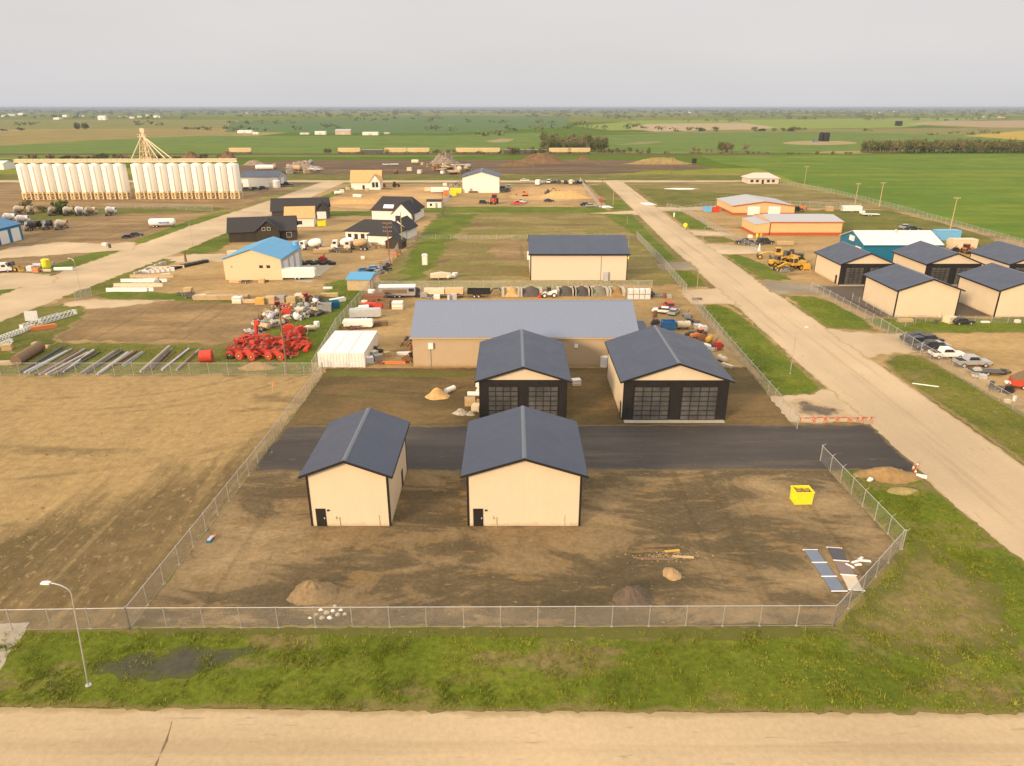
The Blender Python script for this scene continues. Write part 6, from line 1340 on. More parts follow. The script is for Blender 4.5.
o = MB().box(-2.2, 2.2, -.5, .5, 0, .6).box(-2.0, 2.0, -.45, .45, .6, .75).build('steel_beam', ORANGE, loc=(*P(44, 329), 0), rz=R(34)); tag(o, 'orange steel box beam beside the long white truss', 'beam')
t = thing('sign_panel', 'white panel leaning up behind the long white truss', 'panel', (*P(32, 321), 0), R(10)); MB().prism([(-.1, 0), (.05, 0), (.35, 2.0), (.25, 2.0)], -1.2, 1.2, 'X').build('panel', LGREY, t); MB().box(-1.1, -1.0, -.4, .4, 0, .1).box(1.0, 1.1, -.4, .4, 0, .1).build('foot', DGREY, t)
lattice('white lattice truss on the grass between long truss and road', P(40, 323), P(60, 317), .8, LGREY)

# concrete barriers and tyres beside the left road
its = [('barrier', 'white', 114 + k * 6.5, 291.5 - (k % 2) * .5, 2, 1.05) for k in range(6)] + [('barrier', 'cream', 121 + k * 7, 286.5, 6, 1) for k in range(6)] + [('barrier', 'white', 128 + k * 6.5, 282, 6, 1) for k in range(6)] + [('barrier', 'beige', 137 + k * 6, 277.5, 8, 1) for k in range(6)] + [('block', 'white', 146 + k * 5, 273.5 - k * .5, 20, 1.2) for k in range(6)] + [('barrier', 'cream', 154 + k * 6, 269.5 - k * .3, 15, 1) for k in range(5)] + [('block', 'concrete', 138 + k * 5, 275 - k * 2, 45, 1.1) for k in range(6)] + [('lumber', 'white', 165, 276, 30, .6), ('lumber', 'cream', 150, 281, 10, .7), ('engine', 'grey', 158, 284, 0, .9)]
cluster('stacked beside the left road', its)
for k in range(9): put('tyrebig', b_tyre(), P(170 + k * 4.4, 270 - k * .95), 0, 'black tyre in the curved row beside the left road, %s from the left' % ORD[k], 'row of tyres beside the left road', 1.5)
for k in range(8): put('tyrebig', b_tyre(), P(300 + k * 4.6, 263 + (k % 2) * 1.5), 0, 'black tyre in the row beside the blue roofed workshop, %s from the left' % ORD[k], 'row of tyres beside the blue roofed workshop', 1.5)
cluster('beside the blue roofed workshop', [('engine', 'red', 323, 262, 0, 1.3), ('lumber', 'raw wood', 236, 283, 0, .7), ('crate', 'pale wood', 262, 283, 0, .9), ('frame', 'dark grey', 246, 283, 0, .8), ('lumber', 'brown', 264, 282, 5, .5), ('lumber', 'white', 253, 256, 3, 1.6), ('lumber', 'cream', 238, 255, 2, 1.3)])
put('trailer_w', make_semi_trailer(WHITE, 8.0), P(300, 279), R(3), 'white enclosed trailer parked in front of the workshop doors')
# --------------------------------------------------------------- mixer trucks, tanker and left yard
MX = {'white': (WHITE, WHITE), 'beige': (CREAMP, BEIGE), 'dark': (DGREY, TRIM), 'tan': (CN['tan'], CREAMP)}
for px, py, c, rz, lb in [(20, 214, 'beige', 100, 'beige mixer truck in the back row, first from the left'), (31, 214, 'tan', 120, 'tan mixer truck in the back row beside the first beige one'), (55, 215, 'tan', 95, 'tan mixer truck in the back row, third from the left'), (69, 215, 'beige', 100, 'beige mixer truck in the middle of the back row'), (80, 215, 'white', 110, 'white mixer truck in the middle of the back row'), (91, 215, 'tan', 95, 'tan mixer truck right of the white one in the back row'), (111, 215, 'white', 100, 'white mixer truck standing apart at the right end of the back row'),
                          (33, 230, 'dark', 92, 'dark mixer truck nearest the bright blue garage'), (48, 229, 'dark', 110, 'dark mixer truck in the front row between dark and beige trucks'), (62, 229, 'beige', 100, 'beige mixer truck at the right end of the front row'), (10, 222, 'white', 100, 'white mixer truck behind the bright blue garage'), (23, 224, 'white', 100, 'white mixer truck peeking out right of the garage roof'),
                          (313, 250, 'white', 170, 'white mixer truck parked on the house site, left one'), (345, 249, 'white', 185, 'white mixer truck parked before the hipped bungalow'), (358, 250, 'tan', 175, 'tan mixer truck nearest the small dark shed')]:
    put('mixer' + c, make_mixer(*MX[c]), P(px, py), R(rz), lb, 'mixer trucks', .92)
put('tanker', make_tanker, P(163, 227), R(8), 'white tanker trailer with dark blue lettering on the gravel yard')
cluster('at the end of the gravel yard', [('sedan', 'charcoal', 137, 236, 20, .9), ('crate', 'white', 105, 246, 0, .9), ('drum', 'dark grey', 110, 248, 0, 1.4), ('sedan', 'dark blue', 128, 238, 40, .8)])
cluster('at the left road near the frame edge', [('van', 'white', 1, 272, 20, 1.0), ('loader', 'yellow', 14, 271, 0, .8), ('upright', 'bright yellow', 47, 268, 0, 1.15), ('tank', 'light grey', 38, 268, 10, .8), ('tote', 'white', 31, 271, 0, 1.2), ('crate', 'orange', 37, 272, 0, 1.0), ('lumber', 'cream', 47, 271.5, 0, .6), ('frame', 'grey', 27, 270, 0, .6), ('drum', 'grey', 54, 266, 0, 1.3)])
t = thing('plastic_pipe', 'fat white pipe lying beside the bright yellow tank', 'pipe', (*P(55, 271), 0), R(6)); MB().lathe([(.35, 0), (.5, 0), (.5, 4.6), (.35, 4.6)], (0, 0, .5), 14, 'X').build('pipe', WHITE, t, smooth=True)
cluster('behind the silo row', [('crate', 'rusty', 95 + k * 4.4, 192 - (k % 3), 0, 2.2) for k in range(8)])
# --------------------------------------------------------------- house sites
its = [('bin', 'bright yellow', 322, 226, 10, 1.25), ('lumber', 'raw wood', 327, 251, 0, 1.0), ('lumber', 'tan', 322, 253, 0, 1.1), ('flatbed', 'dark grey', 340, 252, 0, .8), ('crate', 'pale wood', 364, 247, 0, 1.2), ('lumber', 'pale wood', 372, 245, 0, .8), ('crate', 'tan', 378, 248, 0, 1.0), ('crate', 'white', 363, 259, 0, .7), ('lumber', 'brown', 346, 252.5, 0, .8)]
cluster('on the ground between the houses', its)
its = [('sedan', 'blue', 365, 272, 20, .8), ('suv', 'dark grey', 371, 274, 40, .8), ('sedan', 'light blue', 375, 270, 10, .8), ('sedan', 'grey', 379, 274, 60, .8), ('pickup', 'charcoal', 384, 271, 30, .75), ('suv', 'dark blue', 368, 277, 10, .8), ('sedan', 'rusty', 386, 267, 60, .8), ('crate', 'orange', 394, 257, 0, 1.2), ('crate', 'pale wood', 390, 262, 0, 1.1), ('lumber', 'tan', 384, 263, 30, .8), ('crate', 'rusty', 398, 254, 0, 1.1)]
cluster('in the scrap corner below the red brown pole', its)
its = [('trailer', 'white', 440, 193, 4, 1.0), ('bin', 'bright yellow', 453, 196, 0, 1.5), ('bin', 'orange', 447, 195, 0, 1.4), ('crate', 'teal', 450, 198, 0, 1.2), ('container', 'bright yellow', 456, 193, 90, .9), ('trailer', 'cream', 432, 192, 2, .8), ('crate', 'white', 445, 186, 0, 1.4), ('engine', 'grey', 451, 187, 0, 1.4), ('engine', 'dark grey', 457, 186, 0, 1.5),
       ('bin', 'red', 383, 187, 0, 1.2), ('tractor', 'rusty', 396, 187, 20, 1.0), ('sedan', 'charcoal', 378, 186, 10, 1.0), ('crate', 'white', 342, 193, 10, 1.5), ('crate', 'cream', 348, 190, 30, 1.3), ('lumber', 'white', 358, 197, 150, 1.2), ('tank', 'white', 338, 195, 20, 1.2), ('crate', 'beige', 367, 191, 0, 1.2)]
cluster('around the site trailers near the back road', its)
its = [('suv', 'charcoal', 484, 204, 10, 1.0), ('tractor', 'red', 494, 204, 260, 1.5), ('pickup', 'red', 517, 205, 180, 1.0), ('pickup', 'silver', 521, 203, 160, 1.0), ('digger', 'orange', 525, 196, 170, .9), ('digger', 'dark grey', 548, 195, 30, .9), ('digger', 'yellow', 557, 195, 160, .9), ('sedan', 'charcoal', 549, 202, 10, 1.0), ('pickup', 'charcoal', 506, 192, 60, 1.1), ('pickup', 'dark grey', 503, 190, 30, 1.1), ('suv', 'white', 509, 188, 80, 1.0), ('engine', 'orange', 478, 192.5, 0, 1.2), ('lumber', 'brown', 473, 193, 0, 1.0), ('digger', 'dark grey', 563, 195.5, 200, .7)]
cluster('on the sand around the white gabled shop', its)
its = [('van', 'white', 538, 185, 80, 1.2), ('sedan', 'silver', 544, 183, 80, 1.1), ('suv', 'white', 549, 183, 80, 1.2), ('sedan', 'charcoal', 554, 183, 70, 1.1), ('suv', 'dark grey', 559, 183, 80, 1.1), ('suv', 'charcoal', 566, 183.5, 80, 1.2), ('van', 'cream', 571, 184, 80, 1.0), ('pickup', 'dark blue', 577, 184, 60, 1.1), ('sedan', 'white', 525, 181.5, 5, 1.1), ('pickup', 'charcoal', 583, 184, 100, 1.0)]
cluster('in the row along the back road', its)
cluster('beside the lane near the right road', [('sedan', 'dark blue', 586, 206, 10, 1.1), ('sedan', 'silver', 591, 207, 10, 1.0), ('bin', 'red', 601, 202, 0, .8)])
o = MB().box(-2.4, 2.4, -3.2, 3.2, 0, .12).blob((0, 0, .1), (2.2, 3, .3), 1, .3, 10, 6).build('tarpaulin', WHITE, loc=(*P(606, 207), 0), rz=.2); tag(o, 'white tarpaulin on the grass left of the right road', 'tarpaulin')
o = MB().box(-2.6, 2.6, -4, 4, 0, .12).blob((0, 0, .1), (2.2, 3.6, .3), 2, .3, 10, 6).build('tarpaulin', WHITE, loc=(*P(648, 204), 0), rz=.2); tag(o, 'white tarpaulin on the grass right of the right road', 'tarpaulin')
o = MB().blob((0, 0, .1), (8.5, 2.4, .35), 6, .2, 22, 8).build('tarpaulin', WHITE, loc=(*P(681, 189), 0)); tag(o, 'long pale plastic sheet on the bank below the white bungalow', 'tarpaulin')
mound('sand_pile', 'long orange sand pile with excavators beside the white gabled shop', 'sand pile', P(565, 197.5), 15, 7, 2.8, SAND, 40, rough=.3, flat=.3)
mound('sand_pile', 'low orange sand bank in front of the wood roofed house', 'sand pile', P(362, 203), 16, 5, 1.6, SAND, 41, rough=.4, flat=.4)
mound('sand_pile', 'smaller orange sand heap right of the low sand bank', 'sand pile', P(345, 203.5), 7, 3.5, 1.8, SAND, 42, rough=.4)
# grassy lot
t = thing('portable_toilet', 'cream portable toilet standing alone on the weedy lot', 'portable toilet', (*P(425, 265), 0), R(5)); MB().box(-.6, .6, -.6, .6, .1, 2.15).build('cabin', CREAMP, t); MB().box(-.45, .45, -.64, -.602, .2, 2.0).build('door', WHITE, t); MB().prism([(-.66, 2.15), (.66, 2.15), (.4, 2.4), (-.4, 2.4)], -.66, .66, 'Y').build('toilet_roof', WHITE, t); MB().box(-.65, .65, -.65, .65, 0, .095).build('skid', DGREY, t)
t.scale = (1.25,) * 3
t = thing('covered_boat', 'cream tarpaulin covered boat on the weedy lot', 'boat', (*P(441, 279), 0), R(4)); MB().prism([(-2.6, .5), (2.0, .5), (2.8, 1.0), (2.4, 1.4), (0, 1.7), (-2.6, 1.3)], -.95, .95, 'Y').build('hull', CREAMP, t); wheels(t, [(-.6, .85), (-.6, -.85)], .3)
cluster('beside the covered boat on the weedy lot', [('tank', 'white', 451, 279, 30, .8), ('crate', 'white', 455, 276, 20, .8), ('crate', 'cream', 447, 276, 0, .7)])
# --------------------------------------------------------------- across the right road
its = [('loader', 'yellow', 785, 262, 200, 1.0), ('tractor', 'yellow', 797, 267, 30, 1.1), ('loader', 'dark grey', 790, 259, 150, .9), ('engine', 'yellow', 806, 270, 0, 1.4), ('loader', 'yellow', 777, 266, 20, .9), ('tractor', 'dark grey', 800, 264, 60, 1.1), ('frame', 'dark grey', 775, 264, 30, 1.1), ('frame', 'yellow', 781, 269, 20, 1.0), ('disc', 'grey', 783, 272, 10, .9)]
cluster('among the yellow machines by the cream shop', its)
put('grader', make_grader, P(776, 259), R(170), 'yellow road grader at the back of the yellow machines')
put('grader', make_grader, P(792, 270), R(200), 'yellow road grader in front of the other yellow machines')
cluster('along the drive below the long peach building', [('pickup', 'charcoal', 744, 244, 170, 1.0), ('flatbed', 'dark grey', 752, 245, 5, .9), ('suv', 'charcoal', 765, 244, 10, 1.15), ('crate', 'white', 750, 238, 0, .9), ('drum', 'bright yellow', 757, 237, 0, 1.3), ('drum', 'yellow', 761, 237, 0, 1.3), ('lumber', 'pale wood', 785, 245, 0, 1.2)])
o = MB().lathe([(.55, 0), (.1, 2.2)], n=10).build('bollard_marker', WHITE, loc=(*P(759, 251), 0)); tag(o, 'tall white marker cone beside the drive near the yellow machines', 'marker')
o = MB().lathe([(.3, 0), (.3, 1.6), (.1, 1.7)], n=10).build('bollard_marker', WHITE, loc=(*P(674, 217), 0)); tag(o, 'white marker post at the fence corner beside the right road', 'marker')
t = thing('hydrant_marker', 'bright yellow round marker on the grass beside the right road', 'marker', (*P(685, 229), 0)); MB().cyl((0, 0, 0), (0, 0, 1.0), .12, n=8).build('post', YELLOW, t); MB().cyl((0, -.1, 1.4), (0, .1, 1.4), .75, n=14).build('disc', YELLOW, t)
cluster('behind the fence of the peach buildings', [('bin', 'light blue', 707, 212, 0, 1.4), ('bin', 'red', 715, 212, 0, 1.3), ('suv', 'charcoal', 796, 211, 10, 1.2), ('engine', 'orange', 802, 211, 0, 1.7), ('sedan', 'dark blue', 792, 211, 10, 1.1), ('crate', 'tan', 829, 211, 0, 1.8), ('trailer', 'white', 851, 212, 4, .9), ('flatbed', 'white', 870, 216, -8, 1.1), ('tank', 'white', 862, 214, 4, .8), ('sedan', 'silver', 907, 229, -12, 1.1), ('sedan', 'charcoal', 913, 230, -10, 1.0), ('crate', 'cream', 905, 228, 0, 1.1)])
cluster('behind the teal warehouse', [('container', 'light blue', 945, 240, 90, 1.25), ('container', 'cream', 961, 249, 90, 1.2), ('engine', 'rusty', 934, 243, 0, 1.5), ('engine', 'red', 938, 246, 0, 1.3), ('tractor', 'orange', 967, 253, 20, 1.0), ('flatbed', 'rusty', 975, 254, 0, 1.0), ('engine', 'dark grey', 981, 252, 0, 1.4), ('engine', 'brown' if False else 'black', 955, 253, 0, 1.3), ('sedan', 'red', 992, 252, 0, 1.0), ('flatbed', 'red', 988, 256, 10, .9), ('drum', 'beige', 947, 244, 0, 1.6), ('crate', 'rusty', 984, 256, 0, 1.2)])
its = [('pickup', 'white', 946, 358, 0, 1.02), ('pickup', 'silver', 971, 366, 0, 1.02), ('pickup', 'charcoal', 928, 350, 185, .95), ('suv', 'dark blue', 919, 345, 10, .95), ('suv', 'charcoal', 930, 343, 10, .95), ('sedan', 'dark grey', 921, 339, 10, .95), ('sedan', 'silver', 938, 348, 5, .9), ('sedan', 'charcoal', 911, 340, 20, .9)]
cluster('parked behind the roadside fence', its)
its = [('flatbed', 'dark grey', 985, 374, -8, .8), ('engine', 'light grey', 976, 374, 0, .9), ('crate', 'light grey', 982, 379, -20, .7), ('frame', 'white', 978, 378, -20, .5), ('frame', 'dark grey', 998, 391, -20, .8), ('engine', 'black', 1007, 394, 10, 1.0), ('drum', 'dark grey', 991, 387, 0, 1.1), ('tyre', 'black', 1002, 374, 0, .9), ('crate', 'cream', 1007, 403, 0, .5), ('drum', 'white', 1014, 401, 0, .9), ('disc', 'dark grey', 1003, 373, 10, .6)]
cluster('in the scrap along the roadside fence', its)
t = thing('red_trailer', 'red trailer with brown sloping cover cut by the frame edge', 'trailer', (*P(1026, 388), 0), R(-20)); MB().box(-2.2, 3.0, -1.1, 1.1, .5, 1.4).build('body', RED, t); MB().prism([(-2.2, 1.41), (3.0, 1.41), (3.0, 2.6), (-.2, 2.8)], -1.0, 1.0, 'Y').build('cover', WOODP, t); wheels(t, [(-.6, 1.0), (-.6, -1.0)], .36); MB().box(-2.9, -2.2, -.4, .4, .5, .75).build('hitch', WHITE, t)
cluster('along the wall strip of the windowless cream shop', [('crate', 'cream', 949, 323, 20, 1.3), ('sedan', 'charcoal', 962, 324, 5, .9), ('lumber', 'white', 985, 323, 0, .4), ('lumber', 'pale wood', 905, 322, 0, .7), ('drum', 'cream', 939, 317, 0, 1.4), ('crate', 'white', 1017, 323, 0, .6), ('drum', 'dark grey', 935, 324, 0, 1.0)])
t = thing('picnic_table', 'small grey bench table against the windowless cream shop', 'table', (*P(917, 316.5), 0)); MB().box(-1.0, 1.0, -.4, .4, .72, .78).build('tabletop', GREY, t)
for sx in (-.8, .8): MB().box(sx - .05, sx + .05, -.35, .35, 0, .715).build('leg', GREY, t)
MB().box(-1.0, 1.0, -.75, -.5, .4, .45).build('bench', GREY, t)
o = MB().lathe([(.06, 0), (.09, 0), (.09, 3.6), (.06, 3.6)], (0, 0, .1), 8, 'X').build('drain_pipe', WHITE, loc=(*P(912, 384), .02), rz=R(-24)); tag(o, 'thin white pipe lying in the grass verge across the road', 'pipe')

# --------------------------------------------------------------- poles and lamps
def pole_at(px, py, yt, key, mat, arms, label, rz=0, r=.17, arm_l=1.2):
    h = top(px, py, yt); t = make_pole(h, mat, arms, r, arm_l)(); q = P(px, py); t.location = (*q, 0); t.rotation_euler = (0, 0, rz); tag(t, label, 'utility pole', 'utility poles'); return t
pole_at(287.5, 374, 305, 'a', WOODP, 1, 'tall weathered utility pole with single crossarm standing at the red implements')
t = thing('marker_post', 'orange tape marker post stuck in the ploughed field', 'marker', (*P(273, 392), 0)); MB().cyl((0, 0, 0), (.15, 0, 1.5), .06, n=6).build('post', WOODL, t); MB().box(-.1, .45, -.04, .04, 1.1, 1.55).build('tape', ORANGE, t)
pole_at(389.5, 262.5, 222, 'b', WOODR, 3, 'red brown utility pole with three crossarms before the hipped bungalow')
pole_at(402.5, 248, 212, 'c', pm('green treated pole wood', (.33, .29, .14), .9, var=.2), 0, 'greenish bare pole beside the hipped bungalow', r=.2)
pole_at(950, 230, 197, 'd', WOODL, 1, 'pale yellow utility pole at the bright green field fence, nearest of its line')
pole_at(879, 207, 182, 'd', WOODL, 1, 'pale yellow utility pole at the bright green field fence, middle of its line')
pole_at(855, 204, 183, 'd', WOODL, 1, 'pale utility pole at the bright green field fence, left of the middle one')
pole_at(836, 197, 173, 'd', WOODP, 0, 'dark bare pole at the bend of the field fence')
pole_at(804, 187, 166, 'd', WOODL, 1, 'thin pale pole right of the white bungalow', r=.12)
pole_at(762, 171, 158, 'd', WOODP, 1, 'dark utility pole behind the white bungalow, left one'); pole_at(777, 174, 161, 'd', WOODP, 1, 'dark utility pole behind the white bungalow, right one')
pole_at(671, 177, 157, 'd', WOODP, 1, 'dark utility pole near the tan mound right of the road'); pole_at(533, 180, 158, 'd', WOODP, 1, 'dark utility pole at the back road in the middle of the picture')
pole_at(597, 176, 163, 'd', WOODP, 1, 'utility pole on the grass strip left of the right road'); pole_at(742, 180, 168, 'd', WOODP, 0, 'short dark pole left of the white bungalow')
pole_at(601, 212, 178, 'd', WOODP, 1, 'tall pole at the lane corner beside the right road', r=.15); pole_at(443, 215, 190, 'd', WOODP, 0, 'thin bare pole beside the lane fence', r=.12); pole_at(389, 180, 163, 'd', WOODP, 1, 'dark utility pole between house and scrap yard'); pole_at(613, 206, 184, 'd', WOODL, 0, 'thin light pole beside the tarpaulin', r=.1)
pole_at(193, 247, 223, 'e', GALV, 0, 'thin grey pole beside the left road near the tanker', r=.09); pole_at(186, 262, 251, 'e', WOODP, 0, 'short thick wooden post on the driveway of the blue roofed workshop', r=.35)
pole_at(628, 255, 237, 'e', GALV, 0, 'thin grey sign pole on the green verge by the cream shed', r=.07); pole_at(697, 288, 273, 'e', GALV, 0, 'thin grey pole on the green verge beside the right road', r=.07)
pole_at(627, 224, 216, 'e', GALV, 0, 'short thin grey pole on the long green verge', r=.07)
t = make_lamp(8.3, 1.45, .07)(); t.location = (*P(88.5, 686), 0); t.rotation_euler = (0, R(-4.5), R(180)); tag(t, 'grey street lamp with curved arm on the front verge', 'street lamp', 'street lamps')
LAMP = t
for px, py, rz, lb, sc in [(790, 374, 0, 'grey street lamp with curved arm on the verge across the right road', .86), (81, 292, 160, 'thin grey street lamp beside the left road', .85), (702, 250, 0, 'small street lamp leaning over the right road beside the peach buildings', .75)]:
    c = copy_tree(LAMP); c.location = (*P(px, py), 0); c.rotation_euler = (0, 0, R(rz)); c['label'] = lb; c.scale = (sc,) * 3

# --------------------------------------------------------------- railway, scrap yard, far things
tag(MB().add([(x, y, z) for x in (-500, 240) for (y, z) in ((664, 0), (667, 1.0), (671, 1.0), (674, 0))], [(0, 1, 5, 4), (1, 2, 6, 5), (2, 3, 7, 6)]).build('railway_bed', DSOIL), kind='structure')
for k, (px, gp) in enumerate([(349.5, 0), (396, 0), (418.5, 0), (467, 0), (489, 0), (560, 0), (579, 0), (241, 0)]):
    x = P(px, 156.5)[0]; Y = 669; x = (px - CX) / F * (Y * CP + 39 * SP)
    put('hopper', make_hopper_car, (x, Y, 1.0), 0, 'tan grain hopper car on the railway, %s' % ['alone left of a coupled pair', 'left of the coupled pair', 'right of the coupled pair', 'left car behind the scrap mound', 'right car behind the scrap mound', 'half hidden behind the reddish mound', 'right of the reddish mound', 'at the silos, leftmost of all'][k], 'grain hopper cars', (1.14, 1, 1.1))
for k, px in enumerate((372.7, 514, 536)):
    x = (px - CX) / F * (669 * CP + 39 * SP); put('hopperdark', lambda: make_hopper_car(DGREY), (x, 669, 1.0), 0, 'dark grey hopper car on the railway, %s' % ['between the single tan car and the tan pair', 'right of the scrap mound cars', 'left of the big reddish mound'][k], 'dark hopper cars', (1.1, 1, .8))
mound('soil_mound', 'big reddish soil mound at the railway', 'mound', P(541, 163), 25, 15, 7.2, REDSOIL, 51, rough=.7); mound('soil_mound', 'flat orange soil heap left of the big reddish mound', 'mound', P(514, 166), 16, 8, 3, REDSOIL, 52, rough=.7); mound('soil_mound', 'small brown heap right of the big reddish mound', 'mound', P(583, 160.5), 8, 5, 3.6, REDSOIL, 53, rough=.6)
mound('soil_mound', 'low tan overgrown mound right of the big reddish one', 'mound', P(660, 163.5), 30, 12, 4.5, soilmat('tan overgrown soil', (.26, .19, .07), (.32, .22, .09), .2), 54, rough=.4)
mound('soil_mound', 'dark pointed heap behind the silos, left one', 'mound', P(191, 160), 11, 9, 6.5, REDSOIL, 55, rough=.6); mound('soil_mound', 'dark pointed heap behind the silos, right one', 'mound', P(228, 160.5), 11, 9, 7, REDSOIL, 56, rough=.6)
mound('scrap_mound', 'tall pointed scrap metal mound beside the hopper cars', 'scrap pile', P(444, 163), 13, 9, 7.2, SCRAPM, 57, rough=1.0)
mound('scrap_mound', 'low mixed scrap mound near the grey shed', 'scrap pile', P(302, 168), 15, 8, 4.5, SCRAPM, 58, rough=.6); mound('scrap_mound', 'small scrap mound left of the low mixed scrap mound', 'scrap pile', P(256, 165), 11, 6, 3.5, SCRAPM, 59, rough=.6)
rr = random.Random(31); its = []
for k in range(46):
    px = rr.choice([rr.uniform(288, 320), rr.uniform(385, 480), rr.uniform(425, 470), rr.uniform(250, 285)]); py = rr.uniform(164, 174)
    its.append((rr.choice(['engine', 'crate', 'frame', 'flatbed', 'tank', 'crate']), rr.choice(['white', 'rusty', 'grey', 'cream', 'dark grey', 'beige', 'tan']), px, py, rr.uniform(0, 180), rr.uniform(1.3, 2.4)))
cluster('on the dark scrap yard by the railway', its)
put('tankwhitebig', b_tank(WHITE, 1.6, 11), P(265, 170), R(12), 'big white lying tank behind the grey shed'); cluster('beside the grey shed', [('upright', 'white', 277, 187.5, 0, 2.0), ('pickup', 'charcoal', 287, 186.5, 10, 1.3), ('sedan', 'charcoal', 256, 190, 0, 1.1), ('sedan', 'dark grey', 248, 190.5, 0, 1.1), ('suv', 'charcoal', 264, 189.5, 0, 1.0), ('container', 'cream', 238, 190, 0, 1.2)])
for px, py, h, r, lb in [(821, 141.2, 10, 3.4, 'black cylindrical tank on the tan pad in the green field, left of its pair'), (826, 141.4, 10, 3.4, 'black cylindrical tank on the tan pad in the green field, right of its pair'), (896.5, 125.8, 10, 4.2, 'distant black tank in the lime field, left of its pair'), (900, 125.9, 10, 4.2, 'distant black tank in the lime field, right of its pair')]:
    t = thing('black_tank', lb, 'tank', (*P(px, py), 0)); MB().lathe([(r, 0), (r, h), (r * .5, h + .8), (.2, h + 1)], n=18).build('shell', BLACK, t); MB().box(r, r + .3, -.3, .3, 0, h).build('ladder', DGREY, t)
put('crateteal2', b_crate(CN['teal']), P(815, 142.5), 0, 'small teal crate beside the pair of black tanks', scale=3)
t = thing('blind', 'small black hunting box in the rough right of the tan mound', 'box', (*P(694, 164), 0)); MB().box(-1.5, 1.5, -1.2, 1.2, .6, 4.0).build('box', BLACK, t)
for sx in (-1.2, 1.2): MB().box(sx - .1, sx + .1, -.1, .1, 0, .595).build('leg', BLACK, t)
t = thing('barrel_house', 'long white low building edge at the far left behind the silos', 'building', (*P(0, 169), 0)); block(t, -22, 7, -6, 6, 4, 5.5, 'x', WHITEC, ROOFW_X, ov=.3)
# ================================================================= trees, woods and grass
def leafmat(name, a, b):
    m, t, bs = newmat(name); g = NB(t)
    at = g.n('ShaderNodeAttribute', attribute_name='tint').outputs['Fac']
    col = g.ramp(at, [(0.0, a), (1.0, b)]); g.col(col, bs); bs.inputs['Roughness'].default_value = .85; bs.inputs['Specular IOR Level'].default_value = .1
    return m
def np_mesh(name, V, Fq, tint, mat, parent=None):
    """V: n x 3, Fq: m x k faces, tint per vertex"""
    me = bpy.data.meshes.new(name); k = Fq.shape[1]
    me.vertices.add(len(V)); me.vertices.foreach_set('co', V.astype(np.float32).ravel())
    me.loops.add(Fq.size); me.loops.foreach_set('vertex_index', Fq.astype(np.int32).ravel())
    me.polygons.add(len(Fq)); me.polygons.foreach_set('loop_start', np.arange(0, Fq.size, k, dtype=np.int32)); me.polygons.foreach_set('loop_total', np.full(len(Fq), k, np.int32))
    me.update(calc_edges=True)
    at = me.attributes.new('tint', 'FLOAT', 'POINT'); at.data.foreach_set('value', tint.astype(np.float32))
    me.materials.append(mat); o = bpy.data.objects.new(name, me); C.objects.link(o); o.parent = parent; return o
def leafcloud(rg, cen, rad, n, size, nclump=9):
    """leaf sized quads gathered in clumps through the crown's volume"""
    cl = rg.normal(size=(nclump, 3)); cl /= np.linalg.norm(cl, axis=1)[:, None]; cl *= rg.uniform(.35, .85, (nclump, 1))
    which = rg.integers(0, nclump, n); d = rg.normal(size=(n, 3)) * .23
    p = cl[which] + d; c = cen + p * rad
    tn = np.clip(rg.uniform(.1, .6, nclump)[which] + rg.normal(size=n) * .2, 0, 1)
    a = rg.normal(size=(n, 3)); a /= np.linalg.norm(a, axis=1)[:, None]; b = np.cross(a, rg.normal(size=(n, 3))); b /= np.linalg.norm(b, axis=1)[:, None]
    s = size * rg.uniform(.6, 1.3, (n, 1)); V = np.stack([c - a * s - b * s * .6, c + a * s - b * s * .6, c + a * s * .7 + b * s * .7, c - a * s * .7 + b * s * .7], 1)
    return V.reshape(-1, 3), np.repeat(tn, 4)
LEAF = [leafmat('dusty olive foliage', (.11, .115, .04), (.23, .205, .075)), leafmat('deep green foliage', (.065, .09, .028), (.15, .165, .045)), leafmat('grey brown twigs', (.19, .155, .08), (.30, .24, .13))]
BARK = pm('tree bark', (.12, .09, .06), .9, var=.3)
def make_tree(v):
    def f():
        rg = np.random.default_rng(v + 3); t = thing('tree', 'x', 'tree'); h = 9.0
        m = MB().cyl((0, 0, 0), (.2, .1, h * .45), .28, .16, 7).cyl((.2, .1, h * .45), (.1, 0, h * .85), .16, .05, 6)
        for k in range(5):
            a = k * 1.3 + v; m.cyl((.15, .08, h * (.3 + .08 * k)), (math.cos(a) * 2.0, math.sin(a) * 2.0, h * (.5 + .09 * k)), .1, .03, 5)
        m.build('trunk', BARK, t)
        V, tn = leafcloud(rg, np.array([0, 0, h * .58]), np.array([3.2, 3.2, h * .42]), 620 if v % 3 < 2 else 300, .34, 14)
        np_mesh('crown', V, np.arange(len(V)).reshape(-1, 4), tn, LEAF[v % 3], t); return t
    return f
def make_bush(v):
    def f():
        rg = np.random.default_rng(v + 50); t = thing('bush', 'x', 'bush')
        m = MB()
        for k in range(4): m.cyl((0, 0, 0), (math.cos(k * 1.6) * .8, math.sin(k * 1.6) * .8, 1.6), .06, .02, 5)
        m.build('stem', BARK, t); V, tn = leafcloud(rg, np.array([0, 0, 1.3]), np.array([2.0, 2.0, 1.3]), 260, .26, 8); np_mesh('foliage', V, np.arange(len(V)).reshape(-1, 4), tn, LEAF[v % 3], t); return t
    return f
rt = random.Random(77)
def trees(spec, label, group, hs, kinds=(0, 1, 2), bush=False):
    for px, py in spec:
        v = rt.choice(kinds) + 3 * rt.randint(0, 1); s = rt.uniform(*hs) / (9.0 if not bush else 2.6); x, y = P(px, py)
        put(('bush%d' if bush else 'tree%d') % v, (make_bush if bush else make_tree)(v), (x, y), rt.uniform(0, 6.28), label, group, (s * rt.uniform(.95, 1.35), s * rt.uniform(.95, 1.35), s))
